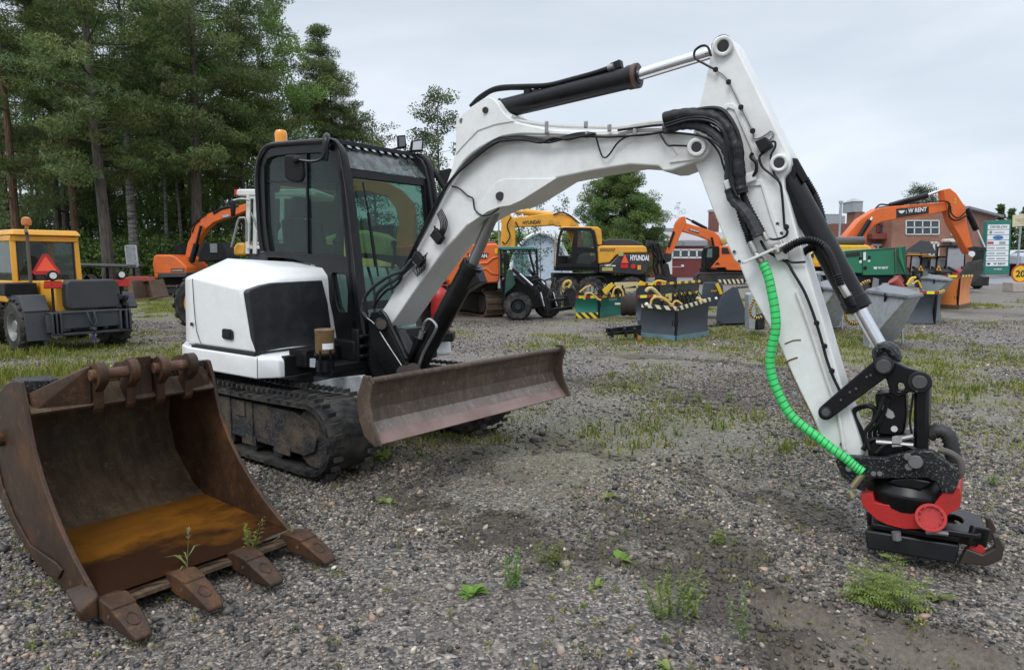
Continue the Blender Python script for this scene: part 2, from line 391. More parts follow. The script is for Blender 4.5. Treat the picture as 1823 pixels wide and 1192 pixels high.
def rust_mat(name, dark, mid, hot, rough=0.6, scale=2.2, bump=0.35):
    m, nt, out = nodes(name); L = nt.links.new
    tc = N(nt, 'ShaderNodeTexCoord')
    a = N(nt, 'ShaderNodeTexNoise', Scale=scale, Detail=10.0, Roughness=0.68); L(tc.outputs['Object'], a.inputs['Vector'])
    mp = N(nt, 'ShaderNodeMapping', Scale=(2, 9, 1.2)); L(tc.outputs['Object'], mp.inputs['Vector'])
    s = N(nt, 'ShaderNodeTexNoise', Scale=scale, Detail=6.0, Roughness=0.6); L(mp.outputs[0], s.inputs['Vector'])
    ad = N(nt, 'ShaderNodeMath', operation='MULTIPLY_ADD'); L(s.outputs['Fac'], ad.inputs[0]); ad.inputs[1].default_value = 0.45; 
    mu = N(nt, 'ShaderNodeMath', operation='MULTIPLY'); L(a.outputs['Fac'], mu.inputs[0]); mu.inputs[1].default_value = 0.6
    L(mu.outputs[0], ad.inputs[2])
    c = ramp(nt, ad.outputs[0], [(0.34, dark), (0.54, mid), (0.70, hot)])
    pn = N(nt, 'ShaderNodeTexNoise', Scale=scale * 6.5, Detail=9.0, Roughness=0.75); L(tc.outputs['Object'], pn.inputs['Vector'])
    pk = ramp(nt, pn.outputs['Fac'], [(0.54, g3(0)), (0.66, g3(0.75))])
    pmx = N(nt, 'ShaderNodeMix', data_type='RGBA'); L(pk.outputs['Color'], pmx.inputs[0]); L(c.outputs['Color'], pmx.inputs[6]); pmx.inputs[7].default_value = (*[min(1, h * 1.15) for h in hot], 1)
    pk2 = ramp(nt, pn.outputs['Fac'], [(0.30, g3(0.7)), (0.42, g3(0))])
    pmy = N(nt, 'ShaderNodeMix', data_type='RGBA'); L(pk2.outputs['Color'], pmy.inputs[0]); L(pmx.outputs[2], pmy.inputs[6]); pmy.inputs[7].default_value = (*[h * 0.7 for h in dark], 1)
    fine = N(nt, 'ShaderNodeTexNoise', Scale=scale * 45, Detail=4.0, Roughness=0.7); L(tc.outputs['Object'], fine.inputs['Vector'])
    fr = ramp(nt, fine.outputs['Fac'], [(0.35, g3(0.72)), (0.7, g3(1.22))])
    mx = N(nt, 'ShaderNodeMix', data_type='RGBA', blend_type='MULTIPLY'); mx.inputs[0].default_value = 1
    L(pmy.outputs[2], mx.inputs[6]); L(fr.outputs['Color'], mx.inputs[7])
    b = N(nt, 'ShaderNodeBsdfPrincipled'); b.inputs['Specular IOR Level'].default_value = 0.28; L(mx.outputs[2], b.inputs['Base Color'])
    rr = ramp(nt, a.outputs['Fac'], [(0.35, g3(rough - 0.2)), (0.65, g3(rough + 0.12))]); L(rr.outputs['Color'], b.inputs['Roughness'])
    bp = N(nt, 'ShaderNodeBump', Strength=bump, Distance=0.006); L(fine.outputs['Fac'], bp.inputs['Height']); L(bp.outputs['Normal'], b.inputs['Normal'])
    L(b.outputs[0], out.inputs['Surface'])
    return m
RUST = rust_mat('rusty_steel', (0.020, 0.012, 0.008), (0.052, 0.028, 0.016), (0.125, 0.056, 0.022), rough=.55)
RUST_IN = rust_mat('dusty_rust', (0.034, 0.022, 0.014), (0.088, 0.058, 0.034), (0.16, 0.108, 0.060), rough=0.75)
RUST_BLADE = rust_mat('worn_brown_blade', (0.055, 0.038, 0.029), (0.105, 0.074, 0.056), (0.18, 0.135, 0.105), rough=0.5, scale=3)
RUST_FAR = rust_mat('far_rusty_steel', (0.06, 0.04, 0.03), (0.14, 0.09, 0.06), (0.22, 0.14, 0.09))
BROWN_TRACK = surf('dusty_track_steel', (0.13, 0.10, 0.075), 0.6, metal=0.3, dirt=0.7, dirtc=(0.22, 0.16, 0.10), dscale=5)
def stripes(name, c1, c2, scale, rot=R(45), axis='OBJ'):
    m, nt, out = nodes(name); L = nt.links.new
    tc = N(nt, 'ShaderNodeTexCoord'); mp = N(nt, 'ShaderNodeMapping'); mp.inputs['Rotation'].default_value = (0, rot, 0)
    L(tc.outputs['Object'], mp.inputs['Vector'])
    w = N(nt, 'ShaderNodeTexWave', wave_type='BANDS', bands_direction='X', Scale=scale, Distortion=0.0); L(mp.outputs[0], w.inputs['Vector'])
    c = ramp(nt, w.outputs['Fac'], [(0.48, c1), (0.52, c2)])
    b = N(nt, 'ShaderNodeBsdfPrincipled', Roughness=0.5); L(c.outputs['Color'], b.inputs['Base Color']); L(b.outputs[0], out.inputs['Surface'])
    return m
HAZARD = stripes('yellow_black_hazard', (0.02, 0.02, 0.02), (0.72, 0.48, 0.03), 2.2)
HAZARD_PALE = stripes('cream_black_hazard', (0.02, 0.02, 0.022), (0.70, 0.62, 0.40), 2.6, R(30))
REDYEL = stripes('yellow_red_tape', (0.32, 0.03, 0.02), (0.72, 0.72, 0.04), 0.95, 0)
# ------------------------------------------------------------ sky and light (overcast)
SUN_EL, SUN_AZ = R(52), R(205)
w = bpy.data.worlds.new('World'); sc.world = w; w.use_nodes = True
nt = w.node_tree; nt.nodes.clear(); L = nt.links.new
wo = nt.nodes.new('ShaderNodeOutputWorld')
sky = N(nt, 'ShaderNodeTexSky', sky_type='NISHITA'); sky.sun_disc = False
sky.sun_elevation = SUN_EL; sky.sun_rotation = SUN_AZ
tc = N(nt, 'ShaderNodeTexCoord')
mp = N(nt, 'ShaderNodeMapping', Scale=(1.0, 1.0, 3.2)); L(tc.outputs['Generated'], mp.inputs['Vector'])
nz = N(nt, 'ShaderNodeTexNoise', Scale=1.9, Detail=7.0, Roughness=0.5, Distortion=0.3); L(mp.outputs[0], nz.inputs['Vector'])
cl = ramp(nt, nz.outputs['Fac'], [(0.30, (4.45, 4.95, 5.65)), (0.50, (5.3, 5.8, 6.5)), (0.70, (6.4, 6.85, 7.45))])
sx = N(nt, 'ShaderNodeSeparateXYZ'); L(tc.outputs['Generated'], sx.inputs[0])
zr = ramp(nt, sx.outputs['Z'], [(0.0, g3(0.47)), (0.10, g3(0.46)), (0.36, g3(0.42)), (0.62, g3(0.80)), (1.0, g3(0.88))])
zm = N(nt, 'ShaderNodeVectorMath', operation='SCALE'); L(cl.outputs['Color'], zm.inputs[0]); 
zs = N(nt, 'ShaderNodeMath', operation='MULTIPLY'); L(zr.outputs['Color'], zs.inputs[0]); zs.inputs[1].default_value = 2.1; L(zs.outputs[0], zm.inputs['Scale'])
mx = N(nt, 'ShaderNodeMix', data_type='RGBA'); mx.inputs[0].default_value = 0.93
L(sky.outputs[0], mx.inputs[6]); L(zm.outputs[0], mx.inputs[7])
bg = N(nt, 'ShaderNodeBackground', Strength=0.10); L(mx.outputs[2], bg.inputs['Color']); L(bg.outputs[0], wo.inputs['Surface'])
sl = bpy.data.lights.new('sun', 'SUN'); sl.energy = 0.9; sl.angle = R(24); sl.color = (1.0, 0.97, 0.93)
so = bpy.data.objects.new('sun', sl); col.objects.link(so)
sdir = V((math.sin(SUN_AZ) * math.cos(SUN_EL), math.cos(SUN_AZ) * math.cos(SUN_EL), math.sin(SUN_EL)))
so.rotation_euler = sdir.to_track_quat('Z', 'Y').to_euler(); so.location = (0, 0, 60)
vs = sc.view_settings; vs.view_transform = 'Standard'; vs.look = 'None'; vs.gamma = 1; vs.exposure = 0.0; vs.use_curve_mapping = False
sc.cycles.use_denoising = True; sc.cycles.max_bounces = 7; sc.cycles.transparent_max_bounces = 24
sc.cycles.diffuse_bounces = 3; sc.cycles.glossy_bounces = 3
# ------------------------------------------------------------ ground
rng = np.random.default_rng(11)
_w = [(rng.uniform(0, 6.28), rng.uniform(0, 6.28)) for _ in range(60)]
def wav(x, y, f, k0, n=10):                # smooth pseudo-random field, about -1..1
    s = 0
    for i in range(n):
        t, p = _w[(k0 + i) % 60]; q = f * (0.6 + 0.09 * i)
        s = s + np.sin(q * (x * math.cos(t) + y * math.sin(t)) + p)
    return s / (n ** 0.5) / 1.2
def pdist(x, y, pts):                      # distance to a polyline
    d = np.full(np.shape(x), 1e9)
    for a, b in zip(pts[:-1], pts[1:]):
        ax, ay = a; bx, by = b; ll = (bx - ax) ** 2 + (by - ay) ** 2
        t = np.clip(((x - ax) * (bx - ax) + (y - ay) * (by - ay)) / ll, 0, 1)
        d = np.minimum(d, np.hypot(x - ax - t * (bx - ax), y - ay - t * (by - ay)))
    return d
def gp(*ps): return [(G(*p).x, G(*p).y) for p in ps]
MUDLINES = [(gp((1150, 905), (1250, 975), (1340, 1050), (1480, 1120), (1640, 1165), (1900, 1230)), 0.24), (gp((900, 945), (1060, 975), (1220, 1010), (1300, 1060)), 0.20), (gp((860, 835), (1010, 850), (1150, 880)), 0.12), (gp((980, 788), (1180, 826), (1330, 868), (1460, 930)), 0.17),
            (gp((700, 880), (880, 915), (1060, 930), (1180, 965)), 0.14), (gp((1050, 630), (1250, 640), (1500, 668)), 0.22), (gp((1000, 672), (1160, 690), (1330, 715)), 0.2),
            (gp((1330, 1040), (1460, 1192)), 0.22), (gp((640, 560), (1000, 548), (1500, 545), (1823, 560)), 0.5)]
def mudf(x, y):
    m = 0
    e = 0.15 * wav(x, y, 8, 3) + 0.11 * wav(x, y, 23, 20) + 0.10 * wav(x, y, 2.7, 37)
    for pl, wd in MUDLINES:
        d = pdist(x, y, pl)
        m = np.maximum(m, np.clip((wd * 1.25 - d + e * (0.6 + wd)) / 0.16, 0, 1))
    return m
RUT = gp((1395, 1075), (1500, 1118), (1650, 1150), (1900, 1205)); RUT2 = gp((1440, 1192), (1560, 1165), (1760, 1200))
def hgt(x, y):
    near = np.clip((16 - np.hypot(x, y)) / 10, 0, 1)
    h = near * (0.016 * wav(x, y, 2.2, 0) + 0.007 * wav(x, y, 7, 14)) - 0.012 * near
    m = mudf(x, y)
    h = h - near * m * (0.016 + 0.010 * wav(x, y, 16, 30))
    for rt, dp in ((RUT, 0.05), (RUT2, 0.035)):
        d = pdist(x, y, rt)
        h = h - dp * np.exp(-(d / 0.10) ** 2) + 0.035 * np.exp(-((d - 0.19) / 0.07) ** 2)
    return h
def axis(lo, a, b, hi, st):
    c = list(np.arange(a, b, st)); x = b; s = st
    while x < hi: c.append(x); s *= 1.12; x += s
    x = a - st; s = st; l = []
    while x > lo: l.append(x); s *= 1.12; x -= s
    return np.array(l[::-1] + c)
gx = axis(-420, -5.2, 6.2, 420, 0.045); gy = axis(-60, 1.6, 11, 700, 0.045)
X, Y = np.meshgrid(gx, gy); Z = hgt(X, Y)
nx, ny = len(gx), len(gy)
idx = np.arange(nx * ny).reshape(ny, nx)
F = np.stack([idx[:-1, :-1], idx[:-1, 1:], idx[1:, 1:], idx[1:, :-1]], -1).reshape(-1, 4)
dist = np.hypot(X, Y)
grassy = np.clip(0.45 * wav(X, Y, 0.55, 40) + 0.35 * wav(X, Y, 1.7, 7) + 0.3 * wav(X, Y, 3.3, 27) + 0.24, 0, 0.95) * np.clip((dist - 3) / 5, 0, 1) * np.clip((60 - dist) / 30, 0, 1)
def gmat():
    m, nt, out = nodes('gravel_ground'); L = nt.links.new
    at = N(nt, 'ShaderNodeAttribute', attribute_name='tint'); sp = N(nt, 'ShaderNodeSeparateColor'); L(at.outputs['Color'], sp.inputs[0])
    tc = N(nt, 'ShaderNodeTexCoord'); P = tc.outputs['Object']
    def peb(scale):
        v = N(nt, 'ShaderNodeTexVoronoi', Scale=scale); L(P, v.inputs['Vector'])
        s = N(nt, 'ShaderNodeSeparateColor'); L(v.outputs['Color'], s.inputs[0])
        c = ramp(nt, s.outputs[0], [(0.0, (0.022, 0.022, 0.024)), (0.3, (0.06, 0.058, 0.057)), (0.55, (0.14, 0.128, 0.116)), (0.75, (0.25, 0.217, 0.185)), (0.9, (0.36, 0.285, 0.23)), (1.0, (0.56, 0.52, 0.47))])
        return v, c
    v1, c1 = peb(52); v2, c2 = peb(120)
    nn = N(nt, 'ShaderNodeTexNoise', Scale=14.0, Detail=4.0); L(P, nn.inputs['Vector'])
    pm = ramp(nt, nn.outputs['Fac'], [(0.45, g3(0)), (0.55, g3(1))])
    mix = N(nt, 'ShaderNodeMix', data_type='RGBA'); L(pm.outputs['Color'], mix.inputs[0]); L(c1.outputs['Color'], mix.inputs[6]); L(c2.outputs['Color'], mix.inputs[7])
    # fine dirt between the pebbles
    n2 = N(nt, 'ShaderNodeTexNoise', Scale=1.3, Detail=9.0, Roughness=0.65); L(P, n2.inputs['Vector'])
    dm = ramp(nt, n2.outputs['Fac'], [(0.38, g3(0.05)), (0.7, g3(0.6))])
    m1 = N(nt, 'ShaderNodeMix', data_type='RGBA'); L(dm.outputs['Color'], m1.inputs[0]); L(mix.outputs[2], m1.inputs[6]); m1.inputs[7].default_value = (0.120, 0.094, 0.071, 1)
    n3 = N(nt, 'ShaderNodeTexNoise', Scale=38.0, Detail=8.0, Roughness=0.7); L(P, n3.inputs['Vector'])
    mudc = ramp(nt, n3.outputs['Fac'], [(0.3, (0.030, 0.023, 0.017)), (0.55, (0.075, 0.056, 0.041)), (0.75, (0.15, 0.118, 0.090))])
    m2 = N(nt, 'ShaderNodeMix', data_type='RGBA'); L(sp.outputs[0], m2.inputs[0]); L(m1.outputs[2], m2.inputs[6]); L(mudc.outputs['Color'], m2.inputs[7])
    tan = ramp(nt, n3.outputs['Fac'], [(0.3, (0.10, 0.082, 0.064)), (0.7, (0.21, 0.172, 0.135))])
    m2b = N(nt, 'ShaderNodeMix', data_type='RGBA'); L(sp.outputs[2], m2b.inputs[0]); L(m2.outputs[2], m2b.inputs[6]); L(tan.outputs['Color'], m2b.inputs[7]); m2 = m2b
    grc = ramp(nt, n3.outputs['Fac'], [(0.3, (0.10, 0.11, 0.032)), (0.7, (0.27, 0.27, 0.09))])
    gn = ramp(nt, n3.outputs['Fac'], [(0.36, g3(0.25)), (0.62, g3(1))])
    gm = N(nt, 'ShaderNodeMath', operation='MULTIPLY'); L(sp.outputs[1], gm.inputs[0]); L(gn.outputs['Color'], gm.inputs[1])
    m3 = N(nt, 'ShaderNodeMix', data_type='RGBA'); L(gm.outputs[0], m3.inputs[0]); L(m2.outputs[2], m3.inputs[6]); L(grc.outputs['Color'], m3.inputs[7])
    b = N(nt, 'ShaderNodeBsdfPrincipled'); L(m3.outputs[2], b.inputs['Base Color'])
    rr = ramp(nt, n2.outputs['Fac'], [(0.35, g3(0.55)), (0.65, g3(0.85))]); L(rr.outputs['Color'], b.inputs['Roughness'])
    inv = N(nt, 'ShaderNodeMath', operation='SUBTRACT'); inv.inputs[0].default_value = 1; L(v1.outputs['Distance'], inv.inputs[1])
    a2 = N(nt, 'ShaderNodeMath', operation='ADD'); L(inv.outputs[0], a2.inputs[0]); L(n3.outputs['Fac'], a2.inputs[1])
    bp = N(nt, 'ShaderNodeBump', Strength=0.9, Distance=0.014); L(a2.outputs[0], bp.inputs['Height']); L(bp.outputs['Normal'], b.inputs['Normal'])
    L(b.outputs[0], out.inputs['Surface'])
    return m
rutc = np.clip(1.25 - np.minimum(pdist(X, Y, RUT), pdist(X, Y, RUT2)) / 0.17 + 0.25 * wav(X, Y, 11, 4), 0, 1) * 0.85
cols = np.stack([mudf(X, Y).ravel() * 0.93, grassy.ravel(), rutc.ravel(), np.ones(nx * ny)], 1)
ground = np_mesh('ground', np.stack([X, Y, Z], -1).reshape(-1, 3), F, gmat(), cols, smooth=True)
tag(ground, 'wet grey gravel yard with muddy tracks', kind='structure')
ASPHALT = surf('wet_asphalt', (0.20, 0.20, 0.21), 0.45, dirt=0.4, dirtc=(0.13, 0.13, 0.135), dscale=0.3)
rd = MB(); rd.add([(-6, 47, .006), (150, 47, .006), (150, 100, .006), (-6, 100, .006)], [(0, 1, 2, 3)])
tag(rd.build('road', ASPHALT), 'pale wet paved road beyond the gravel', kind='structure')
# wooded bank at the back left
bk = []; xs = np.linspace(-150, -2, 60); ys = np.linspace(30, 160, 40)
BX, BY = np.meshgrid(xs, ys)
def bank_h(x, y): return np.clip((y - 31) / 3.5, 0, 1) ** 1.5 * np.clip((-x - 3) / 5, 0, 1) * 0.85 - 0.02
BZ = bank_h(BX, BY) + 0.06 * wav(BX, BY, 1.2, 5)
bi = np.arange(BX.size).reshape(BX.shape)
BF = np.stack([bi[:-1, :-1], bi[:-1, 1:], bi[1:, 1:], bi[1:, :-1]], -1).reshape(-1, 4)
SOIL = surf('forest_soil', (0.045, 0.055, 0.02), 0.9, dirt=0.8, dirtc=(0.075, 0.055, 0.035), dscale=0.6, bump=0.5)
tag(np_mesh('hill', np.stack([BX, BY, BZ], -1).reshape(-1, 3), BF, SOIL, smooth=True), 'low bank the wood stands on', kind='structure')
# ------------------------------------------------------------ loose gravel: real stones
ICO_V = []; t_ = (1 + 5 ** .5) / 2
ICO_V = np.array([(-1, t_, 0), (1, t_, 0), (-1, -t_, 0), (1, -t_, 0), (0, -1, t_), (0, 1, t_), (0, -1, -t_), (0, 1, -t_), (t_, 0, -1), (t_, 0, 1), (-t_, 0, -1), (-t_, 0, 1)], float)
ICO_V /= np.linalg.norm(ICO_V[0])
ICO_F = np.array([(0, 11, 5), (0, 5, 1), (0, 1, 7), (0, 7, 10), (0, 10, 11), (1, 5, 9), (5, 11, 4), (11, 10, 2), (10, 7, 6), (7, 1, 8), (3, 9, 4), (3, 4, 2), (3, 2, 6), (3, 6, 8), (3, 8, 9), (4, 9, 5), (2, 4, 11), (6, 2, 10), (8, 6, 7), (9, 8, 1)])
OCT_V = np.array([(1, 0, 0), (-1, 0, 0), (0, 1, 0), (0, -1, 0), (0, 0, 1), (0, 0, -1)], float)
OCT_F = np.array([(0, 2, 4), (2, 1, 4), (1, 3, 4), (3, 0, 4), (2, 0, 5), (1, 2, 5), (3, 1, 5), (0, 3, 5)])
PAL = np.array([(0.028, 0.028, 0.031), (0.068, 0.067, 0.069), (0.130, 0.122, 0.116), (0.205, 0.187, 0.168), (0.285, 0.248, 0.208), (0.34, 0.245, 0.185), (0.43, 0.39, 0.34), (0.60, 0.57, 0.52)])
PRB = np.array([0.24, 0.22, 0.18, 0.145, 0.11, 0.07, 0.028, 0.007])
def stones(n, d0, d1, r0, r1, BV, BF_, half=0.80):
    d = np.sqrt(rng.uniform(d0 ** 2, d1 ** 2, n)); x = d * rng.uniform(-half, half, n); y = d
    m = mudf(x, y)
    thin = np.clip(0.55 + 0.45 * wav(x, y, 1.3, 33) + 0.35 * wav(x, y, 4.1, 9), 0.06, 1)
    keep = rng.uniform(0, 1, n) < np.clip(1 - 0.88 * m, 0, 1) * thin
    x, y = x[keep], y[keep]; n = len(x)
    r = np.clip(np.exp(rng.normal(math.log((r0 * r1) ** .5), 0.42, n)), r0 * 0.7, r1 * 1.9)
    sc_ = r[:, None] * rng.uniform(0.62, 1.3, (n, 3)) * np.array([1, 1, 0.72])
    P = BV[None] * (1 + rng.uniform(-0.36, 0.34, (n, len(BV), 1))) * sc_[:, None, :]
    a = rng.uniform(0, 6.28, n); ca, sa = np.cos(a), np.sin(a); b = rng.normal(0, 0.5, n); cb, sb = np.cos(b), np.sin(b)
    px, py, pz = P[..., 0], P[..., 1], P[..., 2]
    py, pz = py * cb[:, None] - pz * sb[:, None], py * sb[:, None] + pz * cb[:, None]
    px, py = px * ca[:, None] - py * sa[:, None], px * sa[:, None] + py * ca[:, None]
    z = hgt(x, y) + r * rng.uniform(0.0, 0.42, n)
    P = np.stack([px + x[:, None], py + y[:, None], pz + z[:, None]], -1)
    c = PAL[rng.choice(8, n, p=PRB)] * rng.uniform(0.50, 1.06, (n, 1)) * (1 + 0.22 * wav(x, y, 0.9, 44) + 0.15 * wav(x, y, 2.6, 51))[:, None] * np.array([[1.06, 1.0, 0.91]])
    k = len(BV)
    F_ = (BF_[None] + (np.arange(n) * k)[:, None, None]).reshape(-1, 3)
    return P.reshape(-1, 3), F_, np.repeat(c, k, 0)
def stone_mat():
    m, nt, out = nodes('loose_stone'); L = nt.links.new
    at = N(nt, 'ShaderNodeAttribute', attribute_name='tint')
    tc = N(nt, 'ShaderNodeTexCoord'); n = N(nt, 'ShaderNodeTexNoise', Scale=140.0, Detail=4.0); L(tc.outputs['Object'], n.inputs['Vector'])
    r = ramp(nt, n.outputs['Fac'], [(0.3, g3(0.75)), (0.7, g3(1.25))])
    mx = N(nt, 'ShaderNodeMix', data_type='RGBA', blend_type='MULTIPLY'); mx.inputs[0].default_value = 1; L(at.outputs['Color'], mx.inputs[6]); L(r.outputs['Color'], mx.inputs[7])
    b = N(nt, 'ShaderNodeBsdfPrincipled', Roughness=0.5); L(mx.outputs[2], b.inputs['Base Color']); L(b.outputs[0], out.inputs['Surface'])
    return m
SV, SF, SC, off = [], [], [], 0
PAL_S, PRB_S = PAL, PRB
def clods(n, d0, d1, r0, r1):                 # lumps of dark soil thrown up along the tracks
    d = np.sqrt(rng.uniform(d0 ** 2, d1 ** 2, n)); x = d * rng.uniform(-0.8, 0.8, n); k = (mudf(x, d) > rng.uniform(0.15, 0.8, n)) & (pdist(x, d, RUT) > 0.16); x, y = x[k], d[k]; n = len(x)
    r = np.exp(rng.normal(math.log((r0 * r1) ** .5), 0.45, n)); P = ICO_V[None] * (1 + rng.uniform(-.3, .3, (n, 12, 1))) * (r[:, None] * rng.uniform(.7, 1.3, (n, 3)) * np.array([1, 1, .6]))[:, None, :]
    P = P + np.stack([x, y, hgt(x, y) + r * .15], -1)[:, None, :]
    c = np.array([[0.045, 0.036, 0.028]]) * rng.uniform(0.6, 1.7, (n, 1)); return P.reshape(-1, 3), (ICO_F[None] + (np.arange(n) * 12)[:, None, None]).reshape(-1, 3), np.repeat(c, 12, 0)
for cargs in ((26000, 2.3, 5, 0.005, 0.013), (26000, 5, 11, 0.008, 0.02)):
    p, f_, c = clods(*cargs); SV.append(p); SF.append(f_ + off); SC.append(c); off += len(p)
for args in ((98000, 2.2, 5.2, 0.0042, 0.0115, ICO_V, ICO_F), (1300, 2.2, 8, 0.015, 0.022, ICO_V, ICO_F), (105000, 5.2, 9.5, 0.0055, 0.013, OCT_V, OCT_F), (80000, 9.5, 18, 0.008, 0.018, OCT_V, OCT_F)):
    p, f_, c = stones(*args); SV.append(p); SF.append(f_ + off); SC.append(c); off += len(p)
tag(np_mesh('gravel', np.concatenate(SV), np.concatenate(SF), stone_mat(), np.concatenate(SC)), 'loose wet grey and pinkish crushed stone covering the yard', 'gravel', kind='stuff')
# ------------------------------------------------------------ grass and weeds
LEAF_G = leaf_mat('weed_leaf', (1, 1, 1), 0.3)
def blades(x, y, z, n, hlo, hhi, spread, lean=0.5, wd=0.006):
    """n blades around each point: bent two-segment strips"""
    m = len(x); k = m * n
    bx = np.repeat(x, n) + rng.normal(0, spread, k); by = np.repeat(y, n) + rng.normal(0, spread, k); bz = np.repeat(z, n)
    h = rng.uniform(hlo, hhi, k); a = rng.uniform(0, 6.28, k); l = rng.uniform(0, lean, k) * h; w = wd * rng.uniform(0.6, 1.4, k)
    dx, dy = np.cos(a), np.sin(a); sx, sy = -dy, dx
    def pt(u, zz, s): return np.stack([bx + dx * l * u + sx * w * s, by + dy * l * u + sy * w * s, bz + h * zz], -1)
    vv = np.stack([pt(0, -0.05, -1), pt(0, -0.05, 1), pt(.35, .6, .8), pt(.35, .6, -.8), pt(1, .95, .12), pt(1, .95, -.12)], 1).reshape(-1, 3)
    i = np.arange(k)[:, None] * 6
    ff = np.concatenate([i + np.array([[0, 1, 2, 3]]), i + np.array([[3, 2, 4, 5]])])
    return vv, ff, k
def greens(n, yellow=0.5):
    t = rng.uniform(0, 1, (n, 1)); b = rng.uniform(0.75, 1.3, (n, 1))
    return ((1 - t) * np.array([[0.085, 0.15, 0.022]]) + t * np.array([[0.20 + 0.1 * yellow, 0.25, 0.05]])) * b
GV, GF, GC, off = [], [], [], 0
def addg(v, f_, c, nv):
    global off
    GV.append(v); GF.append(f_ + off); GC.append(np.repeat(c, nv, 0)); off += len(v)
n = 26000
d = np.sqrt(rng.uniform(5.5 ** 2, 30 ** 2, n)); x = d * rng.uniform(-0.85, 0.85, n); y = d
g = 0.45 * wav(x, y, 0.55, 40) + 0.35 * wav(x, y, 1.7, 7) + 0.3 * wav(x, y, 3.3, 27)
fav = 0.16 * ((x > 3.5) & (y < 16)) + 0.25 * ((x < -3.2) & (y > 7.5) & (y < 13)) + 0.12 * ((x > -1.5) & (x < 3) & (y > 8) & (y < 14))
k = (1.25 * g - 0.06 + fav > rng.uniform(0, 0.7, n)) & (mudf(x, y) < 0.5)
x, y = x[k], y[k]
v, f_, k = blades(x, y, hgt(x, y), 15, 0.015, 0.06, 0.10, 1.1, 0.0065); addg(v, f_, greens(k, 0.9), 6)
q = rng.uniform(0, 1, len(x)) < .10; v, f_, k = blades(x[q], y[q], hgt(x[q], y[q]), 14, 0.05, 0.14, 0.04, 0.7, 0.006); addg(v, f_, greens(k, 0.5), 6)
# denser verge by the yellow tractor and along the far left
x = rng.uniform(-10.5, -2.6, 1700); y = rng.uniform(8.3, 11.6, 1700); k = (0.5 * wav(x, y, 1.9, 12) + 0.35 > rng.uniform(0, 1, 1700)); x, y = x[k], y[k]
v, f_, k = blades(x, y, hgt(x, y), 12, 0.05, 0.20, 0.07, 0.7, 0.006); addg(v, f_, greens(k, 0.8), 6)
# thin small tufts in the near gravel
n = 900; d = np.sqrt(rng.uniform(2.5 ** 2, 7 ** 2, n)); x = d * rng.uniform(-0.78, 0.78, n); y = d; k = wav(x, y, 2.3, 18) + 0.1 > rng.uniform(0, 1.3, n); x, y = x[k], y[k]
v, f_, k = blades(x, y, hgt(x, y), 7, 0.015, 0.06, 0.022, 0.9, 0.0022); addg(v, f_, greens(k, 0.7), 6)
